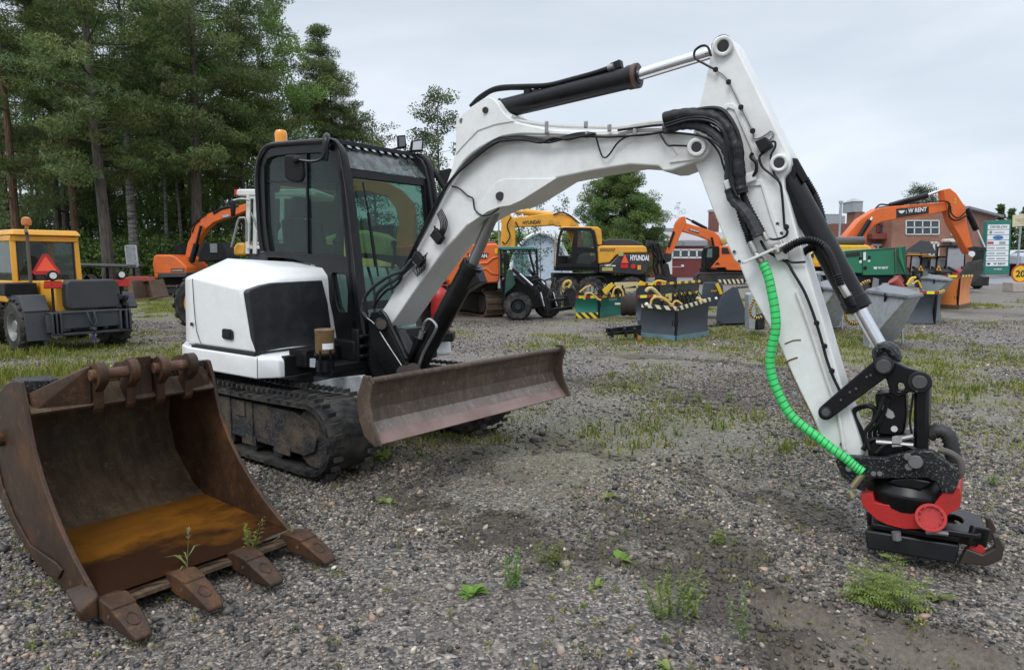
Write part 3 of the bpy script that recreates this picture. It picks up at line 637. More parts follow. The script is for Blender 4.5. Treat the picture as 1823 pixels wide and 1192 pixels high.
# small creeping weeds and moss between the stones
n = 5200; d = np.sqrt(rng.uniform(2.4 ** 2, 9.5 ** 2, n)); x = d * rng.uniform(-0.79, 0.79, n); y = d; k = (0.8 * wav(x, y, 1.5, 23) + 0.5 * wav(x, y, 4.4, 2) + 0.12 > rng.uniform(0.1, 1.5, n)); x, y = x[k], y[k]
v, f_, k = blades(x, y, hgt(x, y) + 0.004, 8, 0.006, 0.026, 0.016, 1.8, 0.0034); addg(v, f_, greens(k, 0.9) * 0.9, 6)
tag(np_mesh('grass', np.concatenate(GV), np.concatenate(GF), LEAF_G, np.concatenate(GC)), 'sparse yellow-green grass and moss tufts growing through the gravel', 'grass', kind='stuff')
def plant(label, base, kind, h, n, seed, name='weed', hue=(0.18, 0.27, 0.06), spread=0.05, cat='plant', group='weeds growing in the gravel'):
    """a single weed: stems with leaves; kind: bush (stems set with narrow leaves), rosette (broad leaves), fern, stalk"""
    r = np.random.default_rng(seed); root = thing(name, label, cat, base, 0, group)
    vs_, fs_, cs_, o = [], [], [], 0
    st = MB()
    def leaf(p, d, ln, wd, droop=0.3, c=None):
        nonlocal o
        d = d / (np.linalg.norm(d) + 1e-9); s = np.cross(d, [0, 0, 1.0]); s = s / (np.linalg.norm(s) + 1e-6) * wd
        mid = p + d * ln * 0.5 + np.array([0, 0, 0.04 * ln]); tip = p + d * ln - np.array([0, 0, droop * ln])
        q1 = p + d * ln * 0.22
        vs_.extend([p, q1 + s * .7, mid + s, tip, mid - s, q1 - s * .7, mid - np.array([0, 0, .12 * wd])]); 
        fs_.extend([(o, o + 1, o + 6), (o + 1, o + 2, o + 6), (o + 2, o + 3, o + 6), (o + 3, o + 4, o + 6), (o + 4, o + 5, o + 6), (o + 5, o, o + 6)])
        cc = np.array([hue[0] * 1.08 + .01, hue[1] * .92, hue[2] * 1.1 + .008]) * r.uniform(0.65, 1.3) if c is None else np.array(c)
        cs_.extend([cc] * 7); o += 7
    B = np.array(base, float)
    if kind == 'rosette':
        for i in range(n):
            a = r.uniform(0, 6.28); e = r.uniform(0.2, 1.0)
            leaf(B + np.array([0, 0, 0.004]), np.array([math.cos(a), math.sin(a), e]), h * 1.15 * r.uniform(0.6, 1.2), h * 0.24, 0.25)
        st.tube([B - [0, 0, .01], B + [0, 0, h * .25]], 0.002, 5, 1)
    else:
        for i in range(n):
            a = r.uniform(0, 6.28); b0 = B + np.array([math.cos(a), math.sin(a), 0]) * r.uniform(0, spread)
            hh = h * r.uniform(0.55, 1.0); ln = np.array([math.cos(a), math.sin(a), 0]) * hh * r.uniform(0.05, 0.35)
            P = [b0, b0 + ln * .4 + [0, 0, hh * .5], b0 + ln + [0, 0, hh]]
            st.tube(P, 0.0022, 5, 3, rf=lambda i, t: 1.1 - 0.7 * t)
            m = int(6 + hh * (150 if kind == 'bush' else 90))
            if kind == 'stalk': m = 7
            for j in range(m):
                t = r.uniform(0.12, 1) if kind != 'stalk' else r.uniform(0.0, 0.45)
                p = b0 + ln * t + np.array([0, 0, hh * t]); q = r.uniform(0, 6.28)
                L_ = {'bush': 0.040, 'fern': 0.085, 'stalk': 0.11}[kind] * r.uniform(0.6, 1.2) * (1.15 - 0.5 * t)
                dd = np.array([math.cos(q), math.sin(q), 0.55 if kind != 'fern' else 0.15])
                if kind == 'fern':
                    dd = dd / np.linalg.norm(dd)
                    for u in (0.2, 0.4, 0.6, 0.8, 1.0):
                        for sg in (-1, 1):
                            leaf(p + dd * L_ * u, dd * .6 + sg * np.array([-dd[1], dd[0], 0]), L_ * .34 * (1.2 - u * .6), L_ * .05)
                else: leaf(p, dd, L_, L_ * (0.15 if kind == 'bush' else 0.035))
            if kind == 'stalk':
                for j in range(26):
                    t = r.uniform(0.78, 1.03); p = b0 + ln * t + np.array([0, 0, hh * t]); q = r.uniform(0, 6.28)
                    leaf(p, np.array([math.cos(q), math.sin(q), 1.0]), 0.02, 0.003, 0, (0.25, 0.24, 0.12))
    st.build('stem', STEMG, root); np_mesh('foliage', np.array(vs_), np.array(fs_), LEAF_G, np.array(cs_), root)
    return root
STEMG = surf('green_stem', (0.12, 0.17, 0.05), 0.6, dirt=0.5, dirtc=(0.13, 0.06, 0.04))
def gh(px, py):
    p = G(px, py); return (p.x, p.y, float(hgt(np.array(p.x), np.array(p.y))) - 0.004)
plant('tall feathery clump of upright weeds in the trodden mud, tallest clump in the foreground gravel', gh(1198, 1098), 'bush', 0.26, 14, 1, spread=0.075)
plant('lone tall thistle-like weed beside the wheel rut', gh(1326, 1138), 'bush', 0.27, 3, 2, hue=(0.16, 0.25, 0.09), spread=0.02)
plant('low ferny tansy clump below the black hitch plate', gh(1580, 1068), 'fern', 0.20, 9, 3, spread=0.12, hue=(0.19, 0.30, 0.06))
plant('smaller ferny tansy clump touching the bigger one below the hitch plate', gh(1535, 1066), 'fern', 0.12, 5, 13, spread=0.07, hue=(0.19, 0.30, 0.06))
plant('small broad-leaved weed right of the ferny clumps', gh(1672, 1062), 'rosette', 0.07, 9, 4)
plant('single bright pointed leaf standing by the muddy rut', gh(1438, 1082), 'rosette', 0.045, 2, 5, hue=(0.22, 0.40, 0.05))
plant('broad-leaved weed in front of the rusty bucket teeth', gh(838, 1056), 'rosette', 0.085, 12, 6, hue=(0.14, 0.30, 0.04))
plant('leafy weed with tall bare stem right of the bucket', gh(915, 1045), 'bush', 0.19, 6, 7, hue=(0.13, 0.27, 0.05), spread=0.03)
plant('rosette with long flat leaves in the open gravel before the muddy patch', gh(1103, 990), 'rosette', 0.085, 8, 8, hue=(0.15, 0.30, 0.04))
plant('wispy grass clump left of the flat-leaved rosette', gh(975, 1015), 'bush', 0.17, 8, 9, hue=(0.16, 0.22, 0.05), spread=0.05)
plant('small bright weed in the gravel between bucket and dozer blade', gh(690, 888), 'rosette', 0.075, 8, 10)
plant('small upright weed in the stony patch under the boom', gh(1083, 884), 'rosette', 0.085, 7, 11)
plant('bushy tuft on the dark gravel under the arm', gh(1290, 962), 'bush', 0.07, 8, 12, hue=(0.19, 0.27, 0.05), spread=0.06)
plant('yellow-green weed sprouting under the dozer blade', gh(683, 812), 'rosette', 0.10, 12, 14, hue=(0.17, 0.29, 0.03))
plant('leafy weed nearest to the viewer, below the tall feathery clump', gh(1193, 1185), 'rosette', 0.06, 7, 15)
plant('tiny pale weed by the green hose shadow', gh(1060, 1040), 'rosette', 0.05, 6, 16, hue=(0.16, 0.28, 0.04))
for i, (px, py, h_, lb) in enumerate(((1246, 712, 0.15, 'slim weed in the mid-distance gravel, left of the arm'), (1297, 712, 0.15, 'slim weed in the mid-distance gravel, next to the arm'), (1722, 715, 0.16, 'bushy green weed right of the black linkage'), (1690, 820, 0.12, 'weed behind the coupler at the right'), (1770, 860, 0.10, 'small green tuft behind the black corrugated hose'), (1205, 770, 0.08, 'small tuft on the gravel beneath the arm cylinder'))):
    plant(lb, gh(px, py), 'bush', h_, 6, 30 + i, hue=(0.16, 0.26, 0.05), spread=0.07)
lup = thing('lupin', 'purple lupin flower spike in front of the yellow tractor', 'flower', gh(169, 622))
m_ = MB(); b_ = G(169, 622); m_.tube([b_, b_ + V((0, 0, .32))], 0.006, 6, 1); m_.build('stem', STEMG, lup)
m_ = MB()
for i in range(70):
    t = random.random(); a = random.uniform(0, 6.28); m_.ball(b_ + V((math.cos(a) * .028 * (1.15 - t), math.sin(a) * .028 * (1.15 - t), .13 + .26 * t)), .011, n=5)
m_.build('blossom', surf('lupin_purple', (0.13, 0.06, 0.42), 0.6), lup)
m_ = MB()
# ------------------------------------------------------------ trees
PINE_LEAF = leaf_mat('pine_needles', (1, 1, 1), 0.15)
TREE_LEAF = leaf_mat('tree_leaf', (1, 1, 1), 0.4)
def bark(name, lo_, hi_, c2, zs=1.0, white=False):
    m, nt, out = nodes(name); L = nt.links.new
    tc = N(nt, 'ShaderNodeTexCoord'); mp = N(nt, 'ShaderNodeMapping', Scale=(9, 9, 1.6) if not white else (1.2, 1.2, 7)); L(tc.outputs['Object'], mp.inputs['Vector'])
    n = N(nt, 'ShaderNodeTexNoise', Scale=1.6, Detail=8.0, Roughness=0.7); L(mp.outputs[0], n.inputs['Vector'])
    c = ramp(nt, n.outputs['Fac'], [(0.36, lo_), (0.56, hi_), (0.72, c2)])
    b = N(nt, 'ShaderNodeBsdfPrincipled', Roughness=0.85); L(c.outputs['Color'], b.inputs['Base Color'])
    bp = N(nt, 'ShaderNodeBump', Strength=0.8, Distance=0.03); L(n.outputs['Fac'], bp.inputs['Height']); L(bp.outputs['Normal'], b.inputs['Normal'])
    L(b.outputs[0], out.inputs['Surface'])
    return m
BARK_PINE = bark('pine_bark', (0.032, 0.027, 0.022), (0.088, 0.070, 0.056), (0.15, 0.12, 0.10))
BARK_RED = bark('orange_pine_bark', (0.07, 0.042, 0.026), (0.165, 0.098, 0.058), (0.25, 0.16, 0.10))
BARK_BIRCH = bark('birch_bark', (0.02, 0.02, 0.02), (0.20, 0.19, 0.175), (0.34, 0.33, 0.31), white=True)
BARK_GREY = bark('grey_bark', (0.04, 0.038, 0.03), (0.11, 0.10, 0.085), (0.16, 0.15, 0.13))
def clump_pts(r, c, s, n, flat=0.5):
    q = r.normal(0, 1, (n, 3)); q /= np.linalg.norm(q, axis=1)[:, None]
    return c + q * (r.uniform(0.25, 1, (n, 1)) ** 0.6) * np.array([s, s, s * flat])
def slivers(r, P, ln, wd, up=0.35):
    """one thin leaf-sized quad at every point, pointing any way"""
    n = len(P); d = r.normal(0, 1, (n, 3)); d[:, 2] += up; d /= np.linalg.norm(d, axis=1)[:, None]
    s = np.cross(d, r.normal(0, 1, (n, 3))); s /= (np.linalg.norm(s, axis=1)[:, None] + 1e-9)
    l = ln * r.uniform(0.6, 1.3, (n, 1)); w_ = wd * r.uniform(0.6, 1.3, (n, 1))
    v = np.stack([P - d * l * .5, P + s * w_ * .5, P + d * l * .5, P - s * w_ * .5], 1).reshape(-1, 3)
    return v, np.arange(n * 4).reshape(n, 4)
def tree(name, label, base, H, tr, kind, seed, c0=0.4, rad=2.2, dens=1.0, full=False, lean=0.0, group=None, barkm=None, col_=None, zmax=None, leaf=None):
    r = np.random.default_rng(seed); B = np.array(base, float)
    root = thing(name, label, 'tree', tuple(base), 0, group)
    tk = MB(); bend = r.uniform(-1, 1, 2) * 0.02 * H + np.array([lean * H, 0])
    ax = lambda t: B + np.array([bend[0] * t ** 1.5, bend[1] * t ** 1.5, H * t]) + np.array([math.sin(t * 7 + seed) * .008 * H, math.cos(t * 5 + seed) * .006 * H, 0]) * t
    tk.tube([ax(t) - (np.array([0, 0, .3]) if t == 0 else 0) for t in np.linspace(0, 1, 9)], tr, 9, 3, rf=lambda i, t: (1.25 - 0.25 * min(1, t * 12)) * (1 - 0.9 * t) if t < 0.9 else (1 - 0.9 * t))
    pts, tint = [], []
    pine = kind == 'pine'; spruce = kind == 'spruce'
    nl = int((46 if pine else 70 if spruce else 44) * (0.6 + 0.4 * dens))
    base_c = np.array(col_ if col_ is not None else ((0.112, 0.155, 0.056) if pine else (0.075, 0.128, 0.048) if spruce else (0.15, 0.235, 0.065)))
    for i in range(nl):
        t = c0 + (1 - c0) * ((i + r.uniform(0, 1)) / nl)
        if r.uniform() < 0.08: t = r.uniform(c0 * 0.75, c0)
        u = (t - c0) / (1 - c0)
        if spruce: R_ = rad * max(0.05, 1 - u) * r.uniform(0.75, 1.1)
        elif pine: R_ = rad * (math.sin(min(1, max(0, u) * 0.9 + 0.22) * math.pi) ** 0.7 + 0.10) * (r.uniform(0.5, 1.15) if not full else r.uniform(0.72, 1.08))
        else: R_ = rad * (math.sin(min(1, max(0, u) * 0.85 + 0.14) * math.pi) ** 0.6 + 0.05) * (r.uniform(0.7, 1.05) if full else r.uniform(0.45, 1.12))
        a = r.uniform(0, 6.28) if not spruce else i * 2.4
        rise = (0.22 if pine else -0.25 if spruce else 0.55 if not full else 0.12) * R_ * r.uniform(0.3, 1.3)
        p0 = ax(t); dirv = np.array([math.cos(a), math.sin(a), 0])
        p1 = p0 + dirv * R_ * .5 + np.array([0, 0, rise * .35]); p2 = p0 + dirv * R_ + np.array([0, 0, rise])
        tk.tube([p0, p1, p2], max(0.012, tr * 0.26 * (1 - 0.75 * t)), 5, 2, rf=lambda k, t_: 1 - 0.8 * t_)
        nc = max(2, int(R_ * (2.3 if pine else 2.6)))
        sh = r.uniform(0.65, 1.45)
        for j in range(nc):
            f_ = 0.38 + 0.68 * (j + r.uniform(0, 1)) / nc if not spruce else 0.15 + 0.85 * (j + r.uniform(0, 1)) / nc
            c = p0 + (p2 - p0) * f_ + r.normal(0, 0.13 * R_, 3) * np.array([1, 1, .6])
            s = (0.62 if pine else 0.42 if spruce else 0.60) * (rad / 2.6) ** 0.5 * r.uniform(0.6, 1.25)
            m = int((118 if pine else 46 if spruce else 58) * dens * s / 0.55)
            q = clump_pts(r, c, s, m, 0.48 if pine else 0.4 if spruce else 0.75)
            pts.append(q); tint.append(base_c * (sh * r.uniform(0.75, 1.3, (m, 1))) * np.array([1 + r.uniform(-.12, .2), 1, 1 + r.uniform(-.2, .15)]))
    P = np.concatenate(pts); T = np.concatenate(tint)
    if zmax: k = P[:, 2] < zmax; P, T = P[k], T[k]
    lf = leaf or ((0.24, 0.038) if pine else (0.22, 0.05) if spruce else (0.13, 0.085))
    v, f_ = slivers(r, P, lf[0], lf[1], 0.5 if pine else -0.2)
    tk.build('trunk', barkm or (BARK_PINE if pine or spruce else BARK_BIRCH), root)
    np_mesh('crown', v, f_, PINE_LEAF if pine or spruce else TREE_LEAF, np.repeat(T, 4, 0), root)
    return root
def bz(px, Y): 
    p = D(px, 500, Y); return (p.x, Y, float(bank_h(np.array(p.x), np.array(Y))))
PG = 'tall pines at the edge of the wood'
tree('pine_tree', 'tall pine with bare orange trunk directly behind the yellow tractor cab', bz(33, 33), 20, .22, 'pine', 101, 0.22, 3.1, 1.35, True, 0.0, PG, BARK_RED)
tree('pine_tree', 'pine with reddish trunk between tractor and trailer, under dense dark boughs', bz(141, 36), 21, .22, 'pine', 102, 0.24, 3.1, 1.35, True, -.01, PG, BARK_RED)
tree('pine_tree', 'leaning dark trunked pine right in front of the trailer', bz(196, 31), 20, .28, 'pine', 103, 0.30, 3.1, 1.35, True, -.03, PG)
tree('birch_tree', 'white-barked birch leaning beside the grey mesh panel', bz(243, 34), 17, .24, 'birch', 104, 0.45, 2.4, 0.9, False, -.03, 'birches in the wood')
tree('pine_tree', 'tallest thick-trunked pine standing behind the orange digger boom', bz(356, 34), 21, .29, 'pine', 105, 0.30, 3.3, 1.4, True, 0.0, PG)
tree('birch_tree', 'slender pale birch left of the orange digger boom', bz(300, 36), 14, .11, 'birch', 106, 0.45, 1.8, 0.8, False, .0, 'birches in the wood')
tree('birch_tree', 'thin leaning birch just above the orange digger', bz(327, 37), 14, .10, 'birch', 107, 0.45, 1.8, 0.8, False, -.05, 'birches in the wood')
tree('birch_tree', 'fresh green birch ending the wood, above the orange beacon', bz(470, 40), 16.4, .15, 'birch', 108, 0.25, 3.0, 1.8, False, 0.0, 'birches in the wood')
tree('pine_tree', 'bushy pine behind the black cab roof, with low dark boughs', bz(440, 37), 13.2, .2, 'pine', 109, 0.25, 2.6, 1.2, False, 0.0, PG)
p = D(574, 500, 44); tree('pine_tree', 'free-standing pine with reddish trunk, left of the pair behind the cab', (p.x, 44, 0), 16.2, .19, 'pine', 210, 0.34, 2.7, 1.7, True, -.004, 'pair of pines behind the cab', BARK_RED)
p = D(596, 500, 45.5); tree('pine_tree', 'free-standing broad pine, right of the pair behind the cab', (p.x, 45.5, 0), 14.3, .19, 'pine', 211, 0.26, 3.1, 1.7, True, .01, 'pair of pines behind the cab', BARK_RED)
tree('birch_tree', 'leafy pale green birch behind the white cab roof of the loader', bz(415, 38), 13.5, .13, 'birch', 112, 0.14, 2.6, 1.6, False, 0.0, 'birches in the wood')
tree('birch_tree', 'slim fresh birch between the wood and the pair of pines', bz(515, 43), 13.5, .12, 'birch', 113, 0.16, 2.3, 1.5, False, 0.0, 'birches in the wood')
tree('birch_tree', 'full leafy birch behind the orange digger house', bz(285, 40), 15, .13, 'birch', 114, 0.12, 2.6, 1.5, False, 0.0, 'birches in the wood')
# the wood behind: copies of a few trees, too dense to tell apart
WG = 'trees filling the dark wood'
wl = ['dark pine deep in the wood behind the tractor and orange digger', 'leafy young tree deep in the wood behind the tractor and orange digger', 'dark green spruce deep in the wood behind the tractor and orange digger']
protos = [tree('pine_tree', wl[0], (-26, 44, .8), 19, .2, 'pine', 120, 0.16, 3.0, 0.9, False, 0, WG), tree('birch_tree', wl[1], (-19, 41, .8), 14, .12, 'birch', 121, 0.12, 2.4, 1.0, False, 0, WG, col_=(0.125, 0.21, 0.06)),
          tree('spruce_tree', wl[2], (-14.6, 41, .8), 13, .16, 'spruce', 122, 0.05, 2.4, 1.0, False, 0, WG)]
rr_ = random.Random(5)
for i in range(40):
    px = -40 + 500 * ((i * 0.618) % 1); Yy = rr_.choice((39, 42, 45, 49, 54, 60)) + rr_.uniform(-1, 1)
    k = (0, 1, 2, 1, 2, 0, 1)[i % 7]
    if px > 400: k = 1; Yy = max(Yy, 44)
    b = bz(px, Yy)
    dup(protos[k], b, rr_.uniform(0, 6.28), wl[k], WG, rr_.uniform(0.8, 1.1) * (0.78 if px > 400 else 1))
# undergrowth
GV, GF, GC, off = [], [], [], 0
r_ = np.random.default_rng(77)
for i in range(330):
    px = r_.uniform(-80, 470); Yy = r_.choice((r_.uniform(33.6, 37), r_.uniform(36, 50))); b = np.array(bz(px, Yy)); s = r_.uniform(0.5, 1.3); hh = r_.uniform(0.6, 2.2)
    m = 130; q = clump_pts(r_, b + [0, 0, hh * .5], s, m, hh / s * .7); v, f_ = slivers(r_, q, 0.2, 0.10, 0.2)
    addg(v, f_, np.array([[0.14, 0.22, 0.055]]) * r_.uniform(0.5, 1.5) * r_.uniform(0.7, 1.3, (m, 1)), 4)
tag(np_mesh('undergrowth', np.concatenate(GV), np.concatenate(GF), TREE_LEAF, np.concatenate(GC)), 'green bushes and saplings crowding the floor of the wood', 'bushes', kind='stuff')
# other single trees
def gtree(name, label, px, Y, top, **kw):
    p = D(px, 500, Y); H = EYE + (465 - top) / F_PX * Y
    return tree(name, label, (p.x, Y, 0), H, kw.pop('tr', .012 * H), kw.pop('kind', 'birch'), kw.pop('seed'), **kw)
gtree('birch_tree', 'big round leafy tree under the boom, beside the red building', 1105, 56, 300, seed=137, c0=0.03, rad=3.2, dens=4.6, full=True, barkm=BARK_GREY, col_=(0.115, 0.18, 0.06))
gtree('alder_tree', 'airy silvery-leaved tree between the cab lamps and the boom', 783, 38, 172, seed=131, c0=0.16, rad=1.7, dens=1.7, barkm=BARK_GREY, col_=(0.10, 0.14, 0.07))
gtree('willow_tree', 'pale bushy willow behind the right end of the cab roof', 672, 46, 212, seed=132, c0=0.15, rad=2.1, dens=1.2, barkm=BARK_GREY, col_=(0.11, 0.15, 0.07))
SG = 'thin saplings behind the yellow excavator'
for i, (px, Y, top, s_, lb) in enumerate(((962, 42, 352, .5, 'thin wispy sapling behind the yellow excavator boom'), (1000, 46, 355, .5, 'thin sapling between yellow boom and big round tree'), (930, 44, 372, .7, 'small sapling left of the yellow boom lettering'), (1207, 84, 362, .6, 'slim young tree rising over the red building roof'))):
    gtree('sapling', lb, px, Y, top, seed=140 + i, c0=0.2, rad=1.1 * s_ + .3, dens=0.35, tr=.03, barkm=BARK_GREY, group=SG, col_=(0.08, 0.12, 0.05))
gtree('birch_tree', 'leafy tree top showing over the brick building', 1628, 95, 338, seed=150, c0=0.3, rad=3.6, dens=1.4, col_=(0.04, 0.08, 0.025))
for i, (px, Y, top, lb) in enumerate(((1772, 88, 366, 'pointed spruce behind the left edge of the green pylon sign'), (1793, 92, 372, 'spruce right behind the green pylon sign'), (1822, 86, 352, 'dark spruce behind the cream sign'), (1812, 98, 372, 'spruce between the green pylon and the cream sign'))):
    gtree('spruce_tree', lb, px, Y, top, kind='spruce', seed=160 + i, c0=0.04, rad=2.3, dens=1.1, group='spruces behind the pylon sign', leaf=(0.4, 0.13))
# low trees along the far edge of the yard, seen under the boom
for i, (px, Y, top) in enumerate(((760, 62, 432), (735, 60, 425), (700, 60, 415), (650, 62, 400), (905, 62, 420), (950, 66, 425), (1015, 66, 420), (1055, 70, 418), (620, 60, 395), (580, 60, 390), (530, 60, 380), (500, 58, 372))):
    gtree('bush', ['low tree in the row across the far side of the yard'][0], px, Y, top, seed=170 + i, c0=0.05, rad=2.2, dens=0.8, tr=.08, barkm=BARK_GREY, group='low trees along the far side of the yard', leaf=(0.28, 0.18))
# ------------------------------------------------------------ the white excavator
E = Frame((-1.805, 6.26, 0), R(-37))
BFr = Frame((-1.06, 5.67, 0), R(-34.5))
ex = thing('mini_excavator', 'big white excavator with black cab, raised boom and green spiral hose', 'excavator', E.o, E.a)
def bp(px, py, off=-.145): return BFr.onY(off)(px, py)
def bps(lst, off=-.145):
    q = BFr.onY(off); return [q(*p) for p in lst]
AW = BFr.l                                        # direction across the boom, away from the camera
# --- undercarriage
U = Frame(E.o, R(-38))
def track(y0, y1, label=None):
    r, xa, xb = 0.262, -0.98, 1.215; th = 0.035; path = []
    def prof(rr):
        P = []
        for i in range(13): t = math.pi / 2 - math.pi * i / 12; P.append((xb + rr * math.cos(t), 0.286 + rr * math.sin(t)))
        for i in range(1, 12): P.append((xb - (xb - xa) * i / 12, 0.286 - rr))
        for i in range(13): t = -math.pi / 2 - math.pi * i / 12; P.append((xa + rr * math.cos(t), 0.286 + rr * math.sin(t)))
        for i in range(1, 12): u = i / 12; P.append((xa + (xb - xa) * u, 0.286 + rr - 0.022 * math.sin(u * math.pi)))
        return P
    po, pi_ = prof(r), prof(r - th); n = len(po); m = MB()
    vs_ = [U(x, y, z) for y in (y0, y1) for P in (po, pi_) for x, z in P]
    fs_ = []
    for i in range(n):
        j = (i + 1) % n
        fs_ += [(i, j, 2 * n + j, 2 * n + i), (n + i, 3 * n + i, 3 * n + j, n + j), (i, n + i, n + j, j), (2 * n + i, 2 * n + j, 3 * n + j, 3 * n + i)]
    m.add(vs_, fs_)
    # lugs: staggered slanted bars round the belt
    per = []; tot = 0
    for i in range(n):
        a, b = po[i], po[(i + 1) % n]; l_ = math.hypot(b[0] - a[0], b[1] - a[1]); per.append((tot, l_, a, b)); tot += l_
    def at(s):
        s %= tot
        for t0, l_, a, b in per:
            if s <= t0 + l_:
                u = (s - t0) / l_; dx, dz = (b[0] - a[0]) / l_, (b[1] - a[1]) / l_
                return a[0] + u * (b[0] - a[0]), a[1] + u * (b[1] - a[1]), -dz, dx
    nl = int(tot / 0.128); st = tot / nl; ym = (y0 + y1) / 2
    for i in range(nl):
        s = i * st
        for ya, yb, sa, sb in (((y0, ym - .01, s + .055, s) if i % 1 == 0 else None), (ym + .01, y1, s + st / 2, s + st / 2 + .055)):
            q = []
            for yy, ss in ((ya, sa), (yb, sb)):
                for ds, hh in ((-.040, 0), (.040, 0), (.024, .031), (-.024, .031)):
                    x, z, nx_, nz_ = at(ss + ds); q.append(U(x - nx_ * (hh - .004), yy, max(0.0, z - nz_ * (hh - .004))))
            m.add(q, [(0, 1, 2, 3), (7, 6, 5, 4), (0, 4, 5, 1), (1, 5, 6, 2), (2, 6, 7, 3), (3, 7, 4, 0)])
    # inner drive teeth row
    for i in range(int(tot / 0.07)):
        x, z, nx_, nz_ = at(i * 0.07)
        c = U(x + nx_ * (th + .012), ym, z + nz_ * (th + .012))
        for yy in (y0 + .05, y1 - .05):
            c = U(x + nx_ * (th + .01), yy, z + nz_ * (th + .01)); d_ = U.l * (.035)
            m.bar(c - d_, c + d_, .02, .03)
    t = m.build('rubber_track', RUBBER, ex, ang=0.5)
    f = MB()
    ya, yb = y0 + .045, y1 - .045
    f.hull([U(x, y, z) for y in (ya, yb) for x, z in ((-.74, .17), (1.12, .15), (1.24, .2), (1.27, .30), (1.2, .40), (1.0, .455), (-.72, .45), (-.8, .3))])
    for x in (.1, .42): f.box(x, x + .05, ya - .012, ya, .14, .46, U)
    f.box(.20, .36, ya - .010, ya - .001, .33, .45, U)
    for x in (-.6, -.1, .4, .85): f.box(x - .1, x + .1, ya - .008, ya - .001, .115, .19, U)
    f.build('track_frame', MUDDY, t, bevel=.012)
    f = MB()
    for x, rr in ((xb - .005, .215), (xa + .01, .2)):
        f.cyl(U(x, ya + .02, .286), U(x, yb - .02, .286), rr, n=28)
    for x in (-.62, -.28, .06, .4, .74): f.cyl(U(x, ya + .03, .125), U(x, yb - .03, .125), .07)
    f.cyl(U(.0, ya + .05, .47), U(.0, yb - .05, .47), .045)
    f.build('idler_wheel', MUDDY, t, split=True)
track(-0.99, -0.59); track(0.59, 0.99)
m = MB()
m.hull([U(x, y, z) for x, y, z in ((.62, -.62, .34), (.62, .62, .34), (.62, -.62, .52), (.62, .62, .52), (.35, -.45, .62), (.35, .45, .62), (-.6, -.5, .6), (-.6, .5, .6), (-.6, -.6, .32), (-.6, .6, .32))])
m.cyl(U(0, 0, .55), U(0, 0, .67), .46, n=32)
for y in (-.40, .40):
    m.hull([U(x, yy, z) for yy in (y - .05, y + .05) for x, z in ((.55, .30), (.55, .62), (.80, .62), (1.02, .36), (1.0, .28))])
m.build('undercarriage_frame', GREY_FRAME, ex, bevel=.02)
m = MB()                                            # pale bracket with the oval eye, seen above the near track
q = U.onY(-.56)
m.holed([q(*p) for p in ((546, 702), (556, 680), (600, 672), (640, 668), (668, 690), (645, 726), (610, 716), (575, 704))], [[q(560 + 5.5 * math.cos(t), 694.5 + 7.5 * math.sin(t)) for t in [k * math.pi / 5 for k in range(10)]]], U.l * .05)
m.build('lashing_eye', GREY_FRAME, ex, bevel=.006)
# --- dozer blade
BLd = Frame(E(0, .06, 0), R(-39.5))
m = MB(); pr_ = [(1.985, .80), (1.945, .775), (1.915, .69), (1.91, .60), (1.935, .52), (1.985, .455), (2.035, .405)]
ya, yb = -1.03, 1.04
for ii, ((xa, za), (xb, zb)) in enumerate(zip(pr_[:-1], pr_[1:])):
    m.mi = 1 if ii >= 4 else 0
    for y0, y1 in ((ya, yb),):
        m.hull([BLd(x + o, y, z) for y in (y0, y1) for x, z in ((xa, za), (xb, zb)) for o in (0, -.03)])
m.mi = 0; m.cyl(BLd(1.965, ya, .795), BLd(1.965, yb, .795), .022, n=12)
bl = m.build('dozer_blade', [RUST_BLADE, rust_mat('scraped_blade_steel', (.13, .10, .085), (.20, .165, .145), (.27, .23, .20), rough=.42, scale=3)], ex)
m = MB(); m.hull([BLd(x, y, z) for y in (ya + .01, yb - .01) for x, z in ((1.992, .462), (2.052, .40), (1.985, .452), (2.045, .392))]); m.build('cutting_edge', surf('scraped_brown_edge', (0.24, 0.16, 0.135), 0.4, metal=0.3, dirt=0.6, dirtc=(0.13, 0.08, 0.06), dscale=4), bl)
for y in (ya - .018, yb):
    m = MB(); m.prism([BLd(x, y, z) for x, z in ((1.93, .83), (2.0, .835), (2.03, .79), (2.0, .72), (1.99, .64), (2.01, .54), (2.06, .455), (2.09, .40), (2.03, .385), (1.93, .44), (1.88, .54), (1.86, .68))], BLd.l * .018); m.build('side_plate', RUST_BLADE, bl, bevel=.004)
m = MB()
for y in (-.42, .42): m.bar(BLd(1.9, y, .55), BLd(.72, y, .40), .13, .17)
m.hull([BLd(x, y, z) for y in (-.5, .5) for x, z in ((1.90, .46), (1.90, .68), (1.72, .58), (1.72, .50))])
m.bar(BLd(1.7, 0, .55), BLd(.7, 0, .58), .1, .1)
m.build('blade_arm', surf('dirty_black_arm', (0.035, 0.036, 0.038), .6, dirt=.8, dirtc=(.13, .11, .085)), bl, bevel=.012)
